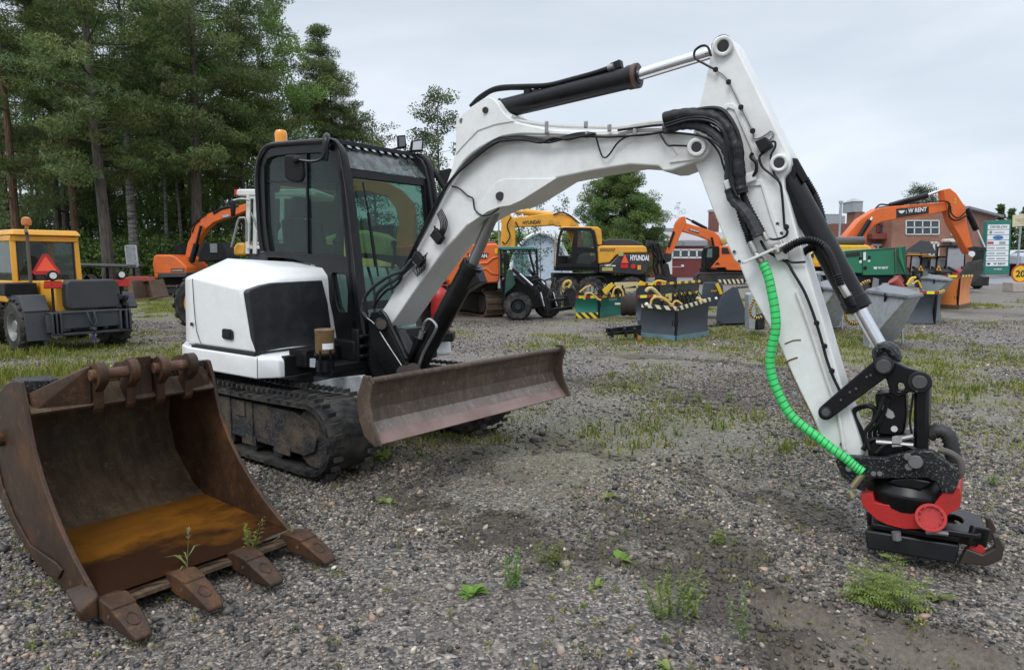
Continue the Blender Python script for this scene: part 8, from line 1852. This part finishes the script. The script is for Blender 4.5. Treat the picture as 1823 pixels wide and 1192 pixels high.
# dark machines low behind the spreaders
dk = gthing('slatted_implement', 'black slatted implement between the white arm and the yellow excavator', 'implement', 1462, 17.5)
m = MB(); m.hull(pp([(1440, 500), (1462, 484), (1492, 488), (1500, 520), (1446, 524)], 17.4) + pp([(1440, 500), (1462, 484), (1492, 488), (1500, 520), (1446, 524)], 18.4)); m.build('cover', BLACK_MATT, dk, bevel=.03)
m = MB(); pz(m, [(1440, 486), (1460, 483), (1480, 484), (1492, 489), (1478, 491), (1450, 489)], 17.2, 1.2); m.build('lid', GALV, dk, bevel=.01)
m = MB()
for k in range(4): m.bar(D(1444 + 9 * k, 492, 17.3), D(1452 + 9 * k, 514, 17.3), .03, .02)
m.build('slat', STEEL, dk)
dp = plough('snow_plough', 'dark blue grey plough with pointed tape-striped tip, between spreader and orange plough', (1664, 577), (1610, 576), (1676, 566), 522, 519, 523, SLATE, REDYEL)
op = plough('snow_plough', 'orange snow plough with red and yellow tape, standing behind the slate plough', (1705, 550), (1640, 547), (1727, 545), 493, 492, 493, ORANGE_OLD, REDYEL, edge=RUST_FAR)
m = MB(); pcyl(m, (1590, 498), (1601, 513), 15.5, .12); pz(m, [(1594, 492), (1604, 490), (1610, 500), (1600, 512)], 15.6, .1); m.build('cap', RED_OLD, dp)
m = MB(); ptube(m, [(1615, 507), (1622, 496), (1630, 494)], 16, .03); ptube(m, [(1624, 506), (1634, 500), (1640, 512)], 16, .02); m.build('hose_loop', YELLOW, dp)
# small tractors in front of the brick building
def mini(label, px, Y, body, hood, h=2.1, name='compact_tractor'):
    p = D(px, 500, Y); root = thing(name, label, 'tractor', (p.x, Y, 0), 0, 'small machines lined up before the brick building'); F_ = Frame((p.x, Y, 0), R(-90))
    m = MB(); m.hull([F_(x, y, z) for x in (-.2, 1.3) for y in (-.45, .45) for z in (.5, .95)] + [F_(x, y, 1.1) for x in (-.2, 1.1) for y in (-.35, .35)]); m.build('body', body, root, bevel=.03)
    m = MB()
    for x, y in ((-.2, -.55), (-.2, .55), (-1.1, -.55), (-1.1, .55)): m.bar(F_(x, y, .9), F_(x, y * .92, h), .07, .07)
    m.box(-1.2, -.1, -.6, .6, h, h + .08, F_); cbm = m.build('cab', BLACK, root)
    m = MB(); m.box(-.18, -.17, -.48, .48, 1.1, h - .05, F_); m.build('windscreen', surf('pale_pane', (.30, .33, .35), .15), cbm)
    m = MB(); m.box(-1.0, -.3, -.5, .5, h + .08, h + .13, F_); m.build('roof', hood, cbm)
    for x, r in ((-.7, .6), (.95, .4)):
        for s in (-1, 1): wheel(root, F_(x, s * .6, r), F_.l * s, r, .3, INK, .5, lugs=10)
    m = MB()
    for s in (-1, 1): m.bar(F_(-.2, s * .4, 1.2), F_(1.9, s * .4, .55), .1, .14)
    m.box(1.8, 1.9, -.6, .6, .2, .7, F_); m.build('loader_arm', BLACK_FLECK, root)
    m = MB()
    for s in (-1, 1): m.cyl(F_(1.31, s * .3, .75), F_(1.33, s * .3, .75), .1)
    m.build('headlight', LAMP_FACE, root)
    return root
mini('small red tractor with black cab, seen head-on beside the black bucket', 1702, 40, surf('pinkish_red', (.45, .05, .07), .4), BLACK, 2.35)
mini('small black loader with yellow roof, left one in front of the brick building', 1638, 42, BLACK_FLECK, AMBER, 1.85)
mini('small black loader with yellow roof, right one beside the red tractor', 1672, 41, BLACK_FLECK, AMBER, 1.75)
tent = gthing('canopy_tent', 'dark grey peaked canopy in front of the brick building', 'canopy', 1640, 50)
m = MB(); m.hull(pp([(1612, 446), (1638, 428), (1656, 430), (1668, 452), (1612, 449)], 50) + pp([(1612, 446), (1638, 428), (1656, 430), (1668, 452), (1612, 449)], 53)); m.build('roof', surf('dark_canvas', (.05, .055, .06), .6), tent)
m = MB()
for px, yy in ((1614, 50.1), (1640, 50.1), (1666, 50.1), (1614, 52.9), (1666, 52.9)): a = D(px, 450, yy); m.bar(a, V((a.x, yy, 0)), .08, .08)
m.build('leg', BLACK_MATT, tent)
yw = 'yellow warning triangle on the back of a small black machine'
for i, px in enumerate((1640, 1672)):
    wt_ = gthing('warning_triangle', 'amber triangle plate standing in front of the %s small black loader' % ('left' if i == 0 else 'right'), 'triangle', px, 38.2)
    m = MB(); pz(m, [(px - 5, 481), (px + 4.5, 482), (px - .5, 472)], 38, .03); m.build('plate', AMBER, wt_); m = MB(); a = D(px, 481, 38.05); m.bar(a, V((a.x, a.y, 0)), .05, .05); m.build('stand', BLACK_MATT, wt_)
    m = MB(); m.prism([D(px - 2, 479.6, 37.98), D(px + 1.4, 480, 37.98), D(px - .4, 475.4, 37.98)], YV * .02); m.build('triangle_face', INK, wt_)
# ---- buildings
def brick(name, c1, c2, mortar, s=1.0):
    m, nt, out = nodes(name); L = nt.links.new
    tc = N(nt, 'ShaderNodeTexCoord'); mp = N(nt, 'ShaderNodeMapping'); mp.inputs['Rotation'].default_value = (R(90), 0, 0); L(tc.outputs['Object'], mp.inputs['Vector'])
    b = N(nt, 'ShaderNodeTexBrick', Scale=2.2 * s); b.inputs['Color1'].default_value = (*c1, 1); b.inputs['Color2'].default_value = (*c2, 1); b.inputs['Mortar'].default_value = (*mortar, 1); b.inputs['Mortar Size'].default_value = .012
    L(mp.outputs[0], b.inputs['Vector']); n = N(nt, 'ShaderNodeTexNoise', Scale=.5, Detail=6.0); L(tc.outputs['Object'], n.inputs['Vector']); r = ramp(nt, n.outputs['Fac'], [(.35, g3(.82)), (.68, g3(1.12))])
    mx = N(nt, 'ShaderNodeMix', data_type='RGBA', blend_type='MULTIPLY'); mx.inputs[0].default_value = 1; L(b.outputs['Color'], mx.inputs[6]); L(r.outputs['Color'], mx.inputs[7])
    p = N(nt, 'ShaderNodeBsdfPrincipled', Roughness=.85); L(mx.outputs[2], p.inputs['Base Color']); L(p.outputs[0], out.inputs['Surface']); return m
BRICK = brick('red_brick', (.30, .135, .085), (.25, .105, .07), (.32, .25, .21))
BRICK_D = brick('dark_brick', (.20, .075, .05), (.16, .06, .042), (.2, .15, .13))
ROOF_GREY = surf('pale_roof_sheet', (.34, .31, .31), .6, dirt=.4, dirtc=(.22, .2, .2), dscale=.3)
REDWALL = surf('dark_red_wall', (.155, .032, .030), .75, dirt=.3, dirtc=(.10, .03, .028), dscale=.4)
FRAME_W = surf('white_frame', (.66, .66, .64), .5, dirt=.2)
def window(par, Yf, x0, y0, x1, y1, nx, ny, fm=FRAME_W, slope=0.0, fw=.11):
    m = MB()
    for i in range(nx + 1): t = i / nx; m.bar(D(x0 + (x1 - x0) * t, y0 + slope * t, Yf), D(x0 + (x1 - x0) * t, y1 + slope * t, Yf), fw, .10, up=YV)
    for j in range(ny + 1): s = j / ny; m.bar(D(x0, y0 + (y1 - y0) * s, Yf), D(x1, y0 + (y1 - y0) * s + slope, Yf), .10, fw)
    w_ = m.build('window', fm, par); m = MB(); m.prism(pp([(x0, y0), (x1, y0 + slope), (x1, y1 + slope), (x0, y1)], Yf + .02), YV * .02); m.build('pane', WINDOW_DARK, w_)
rbld = gthing('office_building', 'long low dark red wooden building with a row of white framed windows', 'building', 1240, 70)
YB = 66.0
def wallbox(m, x0, x1, ytop, Ya, Yb):
    a, b, c = D(x0, 480, Ya), D(x1, 480, Ya), D(x0, ytop, Ya); m.box(a.x, b.x, Ya, Yb, 0, c.z)
m = MB(); wallbox(m, 1152, 1345, 437.5, YB, YB + 9); m.build('wall', REDWALL, rbld)
m = MB(); m.hull(pp([(1146, 430), (1350, 430), (1146, 427.5), (1350, 427.5)], YB - .5) + [V((D(1150, 430, YB).x, YB + 4.5, D(900, 413, YB + 4.5).z)), V((D(1350, 430, YB).x, YB + 4.5, D(900, 413, YB + 4.5).z))] + pp([(1146, 430), (1350, 430)], YB + 9.5)); m.build('roof', ROOF_GREY, rbld)
window(rbld, YB - .04, 1197, 444.5, 1255, 458.5, 4, 1, fw=.16)
m = MB(); pz(m, [(1181, 463), (1196, 463), (1196, 488), (1181, 488)], YB - .08, .07); m.build('door', FRAME_W, rbld)
m = MB(); pz(m, [(1213, 471), (1217.5, 471), (1217.5, 475), (1213, 475)], YB - .1, .09); pz(m, [(1197, 474.8), (1213, 474.6), (1213, 475.3), (1197, 475.5)], YB - .03, .03); m.build('wall_fitting', FRAME_W, rbld)
m = MB(); m.bar(D(1196, 437, YB - .03), D(1196, 488, YB - .03), .12, .05); m.build('trim', FRAME_W, rbld)
chm = gthing('chimney', 'square brick chimney rising behind the red building', 'chimney', 1272, 80)
m = MB(); a, b = D(1265, 400, 80), D(1280, 400, 80); zt = D(1270, 377, 80).z; m.box(a.x, b.x, 80, 81, 0, zt); cq = m.build('shaft', BRICK_D, chm); m = MB(); m.box(a.x - .08, b.x + .08, 79.92, 81.08, zt, zt + .25); m.build('cap', CONCRETE, chm)
hb2 = gthing('office_building', 'brown brick industrial building with wide white window behind the orange boom', 'building', 1650, 78)
YC = 72.0
m = MB(); wallbox(m, 1584, 1706, 367, YC, YC + 2.6); m.build('wall', BRICK, hb2)
m = MB(); a = D(1706, 480, YC); b = D(1748, 480, YC + 8); zt1 = D(1706, 372, YC).z; 
m.prism([V((a.x, YC, 0)), V((b.x + 1.2, YC + 8, 0)), V((b.x + 1.2, YC + 8, D(1750, 388, YC + 8).z)), V((a.x, YC, zt1))], V((-.3, 6, 0))); m.build('side_wall', BRICK, hb2)
m = MB(); wallbox(m, 1478, 1582, 398, YC + 2, YC + 14); m.build('wing_wall', BRICK_D, hb2)
m = MB(); m.hull([V((x, y, z)) for x in (D(1580, 480, YC).x, D(1707, 480, YC).x) for y, z in ((YC - .3, D(1600, 366.5, YC).z), (YC + 2.9, D(1600, 366.5, YC).z), (YC - .3, D(1600, 365, YC).z), (YC + 2.9, D(1600, 364.5, YC).z))]); m.bar(V((a.x, YC, zt1 + .15)), V((b.x + 1.4, YC + 8, D(1750, 387, YC + 8).z + .1)), 1.2, .25); m.build('roof', surf('grey_roof_edge', (.22, .21, .21), .6), hb2)
window(hb2, YC - .05, 1613, 392.5, 1671.5, 417, 4, 2, fw=.10)
window(hb2, YC + 1.9, 1563, 399, 1587, 416, 2, 1, REDWALL, fw=.3)
m = MB(); pz(m, [(1553, 416), (1589, 416), (1589, 425.5), (1553, 425.5)], YC + .9, 1.1); m.build('balcony', surf('red_balcony', (.20, .045, .03), .6), hb2, bevel=.03)
window(hb2, YC + 1.9, 1552, 436, 1585, 446, 3, 1, fw=.2)
window(hb2, YC - .05, 1655, 432, 1670, 456, 2, 1, fw=.2)
window(hb2, YC - .06, 1694, 399, 1702, 418, 1, 1, fw=.2)
m = MB(); pz(m, [(1692, 427), (1696, 424.5), (1709, 426), (1712, 430), (1692, 430)], YC - 1.5, 1.5); pz(m, [(1708.5, 430), (1710.5, 430), (1710.5, 470), (1708.5, 470)], YC - 1.4, .2); m.build('canopy', FRAME_W, hb2)
m = MB(); pz(m, [(1693, 432), (1709, 432), (1709, 470), (1693, 470)], YC - .08, .07); m.build('door', WINDOW_DARK, hb2)
q = lambda px, py, k: D(px, py, YC + k) + V((.05, -.05, 0))
m = MB()
for px, k in ((1722, 3), (1731, 5), (1740, 6.5)): m.bar(q(px, 398, k), q(px, 432, k), .5, .12)
m.build('side_window', surf('pale_side_window', (.30, .30, .31), .3), hb2)
tw = gthing('tower', 'square brick tower with grey metal top left of the orange boom', 'tower', 1518, 80)
m = MB(); wallbox(m, 1518, 1534, 377, 76, 78.0); m.build('shaft', BRICK, tw)
m = MB(); a, b = D(1519, 377, 75.9), D(1535, 377, 75.9); z0, z1 = D(1503, 377, 75.9).z, D(1503, 358.5, 75.9).z; m.box(a.x - .03, b.x + .03, 75.9, 78.3, z0, z1); m.hull([V((a.x - .15, 75.8, z1)), V((b.x + .15, 75.8, z1)), V((a.x - .15, 78.4, z1)), V((b.x + .15, 78.4, z1)), V(((a.x + b.x) / 2, 77, z1 + .45))]); m.build('metal_top', surf('grey_cladding', (.32, .35, .36), .5, dirt=.5, dirtc=(.2, .22, .22), dscale=.5), tw)
fl = gthing('flue', 'slim grey steel flue pipe left of the brick tower', 'flue', 1497, 74)
m = MB(); a = D(1497, 362, 74); m.cyl(V((a.x, 74, 0)), a, .14); m.cyl(a, a + V((0, 0, .25)), .22); m.build('pipe', GALV, fl)
fb_ = gthing('factory_building', 'distant pale grey factory block far beyond the yard', 'building', 1480, 130)
m = MB(); wallbox(m, 1440, 1500, 384, 130, 140); m.build('wall', surf('pale_grey_block', (.30, .33, .36), .6), fb_)
m = MB(); wallbox(m, 1455, 1490, 381, 131, 139); m.build('roof', surf('grey_block_roof', (.22, .24, .26), .6), fb_)
fb3 = gthing('factory_building', 'distant flat grey roofed hall behind the big round tree', 'building', 1195, 120)
m = MB(); wallbox(m, 1130, 1265, 412, 120, 135); m.build('wall', surf('far_grey_hall', (.30, .33, .37), .6), fb3); m = MB(); wallbox(m, 1128, 1267, 406, 119.5, 135); m.build('roof', surf('far_hall_roof', (.24, .27, .30), .6), fb3)
dome = gthing('storage_tent', 'big white and blue arched storage tent behind the yellow excavator', 'tent', 955, 60)
m = MB(); cx = D(962, 480, 58).x; 
for k in range(10):
    t0, t1 = math.pi * k / 10, math.pi * (k + 1) / 10; m.hull([V((cx + rr * 2.6 * math.cos(t), y, max(0, rr * 3.9 * math.sin(t)))) for t in (t0, t1) for rr in (1, .97) for y in (58, 70)])
m.build('cover', surf('blue_white_canvas', (.42, .55, .72), .55, dirt=.6, dirtc=(.62, .66, .72), dscale=.35), dome)
m = MB(); m.prism([V((cx + 2.5 * math.cos(math.pi * k / 10), 58.4, 3.75 * math.sin(math.pi * k / 10))) for k in range(11)], V((0, .05, 0))); m.build('end_wall', surf('pale_blue_canvas', (.50, .60, .70), .6), dome)
m = MB(); m.tube([V((cx + 2.62 * math.cos(t), 57.98, 3.93 * math.sin(t))) for t in [math.pi * k / 12 for k in range(13)]], .16, 6, 1); m.build('edge_band', LABEL_WHITE, dome)
# ---- signs
py_ = gthing('pylon_sign', 'tall green company sign with white name panels by the road', 'sign', 1776, 65)
YS = 64.0
sg = poly('sign_frame', surf('sign_green', (.02, .17, .13), .4), py_, [(1757.5, 393), (1800.5, 391), (1797, 488), (1752.5, 488.5)], YS, .5, .03)
rows = ['DEVELON', '', '', '', '', '', '', 'W RENT']
m = MB(); pn = []
for k in range(8):
    y0 = 400 + k * 9.35; y1 = y0 + 8.1; xl = lambda y: 1757.5 - (y - 393) * .0525 + 2; xr = lambda y: 1800.5 - (y - 391) * .036 - 3
    m = MB(); pz(m, [(xl(y0), y0), (xr(y0), y0 - .6), (xr(y1), y1 - .3), (xl(y1), y1)], YS - .03, .04); s_ = m.build('name_panel', LABEL_WHITE, sg)
    if rows[k]:
        if k == 7: text('lettering', rows[k], D(xl(y1) + 13, y1 - 2.2, YS - .04), D(xr(y1) - 4, y1 - 2.4, YS - .04), V((0, 0, .2)), INK, sg, bold=.02); mm_ = MB(); pz(mm_, [(1756.5, y0 + 2.5), (1763.5, y0 + 2.4), (1762, y1 - 2.3), (1758.5, y1 - 2.2)], YS - .04, .02); mm_.build('emblem', INK, sg)
        else: text('lettering', rows[k], D(xl(y1) + 4, y1 - 2.2, YS - .04), D(xr(y1) - 4, y1 - 2.4, YS - .04), V((0, 0, .22)), INK, sg, bold=.005)
    elif k == 2: c = D(1777, y0 + 4, YS - .04); mm_ = MB(); mm_.prism([c + V((.5 * math.cos(t), 0, .19 * math.sin(t))) for t in [k2 * math.pi / 10 for k2 in range(20)]], YV * .02); mm_.build('emblem', surf('sign_blue', (.05, .16, .42), .4), sg)
    elif k == 3:
        mm_ = MB(); pz(mm_, [(1758, y0 + 2), (1769, y0 + 1.8), (1769, y1 - 1.8), (1758, y1 - 1.6)], YS - .04, .02); mm_.build('emblem', surf('sign_red', (.45, .04, .06), .4), sg); mm_ = MB(); pz(mm_, [(1779, y0 + 1.8), (1790, y0 + 1.6), (1790, y1 - 1.6), (1779, y1 - 1.4)], YS - .04, .02); mm_.build('emblem', surf('sign_grey', (.3, .33, .35), .5), sg)
    elif k == 1:
        mm_ = MB(); c = D(1764, y0 + 4, YS - .04); mm_.cyl(c, c + YV * .02, .14); mm_.build('emblem', surf('sign_olive', (.2, .3, .04), .5), sg); mm_ = MB(); pz(mm_, [(1769, y0 + 3.4), (1788, y0 + 3.2), (1788, y0 + 5), (1769, y0 + 5.2)], YS - .04, .02); mm_.build('emblem', surf('sign_grey', (.3, .33, .35), .5), sg)
    else:
        for xa_, xb_ in ((1758, 1771), (1774, 1790)): mm_ = MB(); pz(mm_, [(xa_, y0 + 3), (xb_, y0 + 2.8), (xb_, y0 + 5.2), (xa_, y0 + 5.4)], YS - .04, .02); mm_.build('emblem', surf('sign_grey', (.3, .33, .35), .5), sg)
text('lettering', 'W RENT', D(1769, 480.2, YS - .01), D(1784, 480.2, YS - .01), V((0, 0, .12)), LABEL_WHITE, sg, bold=.02)
m = MB(); pz(m, [(1754, 488), (1796, 488), (1795, 490.5), (1755, 490.5)], YS + .05, .4); m.build('footing', CONCRETE, py_)
cs = gthing('notice_board', 'cream coloured board on a grey pole above the speed sign', 'sign', 1815, 45)
m = MB(); pz(m, [(1803.5, 383), (1830, 380), (1830, 401), (1803, 404)], 45, .06); cbd = m.build('board', surf('cream_board', (.62, .55, .36), .5), cs)
m = MB(); a = D(1819, 380, 45.1); m.cyl(V((a.x, 45.12, 0)), a, .06); m.build('pole', GALV, cs)
m = MB()
for k in range(4): pz(m, [(1808 + 3 * k, 390 + 2.6 * k), (1824, 389 + 2.6 * k), (1824, 389.7 + 2.6 * k), (1808 + 3 * k, 390.7 + 2.6 * k)], 44.985, .02)
m.build('printed_line', surf('tan_line', (.40, .35, .25), .5), cbd)
ss = gthing('speed_sign', 'round yellow and red speed limit sign reading 20', 'sign', 1814, 35)
c = D(1816, 487, 35); m = MB(); m.lathe(c, [(.46, 0), (.46, .02)], 36, V((0, -1, 0))); m.build('rim', surf('sign_red_ring', (.55, .06, .02), .4), ss)
m = MB(); m.lathe(c - YV * .022, [(.385, 0), (.385, .008)], 36, V((0, -1, 0))); fc_ = m.build('face', surf('sign_yellow', (.82, .50, .02), .4), ss)
text('lettering', '20', D(1808, 493, 34.965), D(1824.5, 493, 34.965), V((0, 0, .34)), INK, fc_, bold=.025)
m = MB(); m.cyl(V((c.x, 35.05, 0)), c + V((0, .05, 0)), .035); m.build('post', STEEL, ss)
m = MB(); a, b = D(1796, 517, 35), D(1860, 517, 35); m.box(a.x, b.x, 34.7, 35.5, 0, D(1800, 502.5, 34.7).z); m.build('concrete_foot', CONCRETE, ss, bevel=.03)
for i, (px, Y, h_, lb) in enumerate(((1790, 72, 445, 'white van parked behind the pylon sign'), (1818, 68, 449, 'pale silver car parked behind the speed sign'))):
    pc = gthing('parked_car', lb, 'car', px + 20, Y, 'vehicles parked along the road at the right')
    m = MB(); pz(m, [(px, 470), (px + 2, 455), (px + 16, h_), (px + 55, h_), (px + 62, 458), (px + 70, 462), (px + 72, 472)], Y, 1.8); m.build('body', surf('car_body_%d' % i, ((.60, .62, .66), (.42, .46, .52))[i], .3, coat=.4), pc, bevel=.1)
    m = MB(); pz(m, [(px + 12, 455), (px + 20, h_ + 2), (px + 52, h_ + 2), (px + 57, 457)], Y - .01, .03); m.build('side_window', WINDOW_DARK, pc)
    m = MB()
    for q_ in (14, 58): a = D(px + q_, 471, Y); m.cyl(V((a.x, Y - .02, .32)), V((a.x, Y + .2, .32)), .32, n=18)
    m.build('wheel', RUBBER, pc); m = MB(); a, b = D(px + 4, 470, Y), D(px + 70, 470, Y); m.box(a.x, b.x, Y + .1, Y + 1.7, .25, a.z + .05); m.build('sill', BLACK_MATT, pc)
for i, (px, lb) in enumerate(((905, 'thin grey lamp post behind the orange excavator counterweight'),)):
    lp_ = gthing('street_lamp', lb, 'lamp post', px - 17, 40); a = D(px - 17, 395, 40); m = MB(); m.cyl(V((a.x, 40, 0)), a, .06, .04); m.bar(a, a + V((.6, 0, .05)), .05, .05); m.build('post', GALV, lp_); m = MB(); m.bar(a + V((.5, 0, .03)), a + V((1.0, 0, .06)), .2, .08); m.build('lamp_head', GALV, lp_)
sc.view_settings.exposure = 0.62
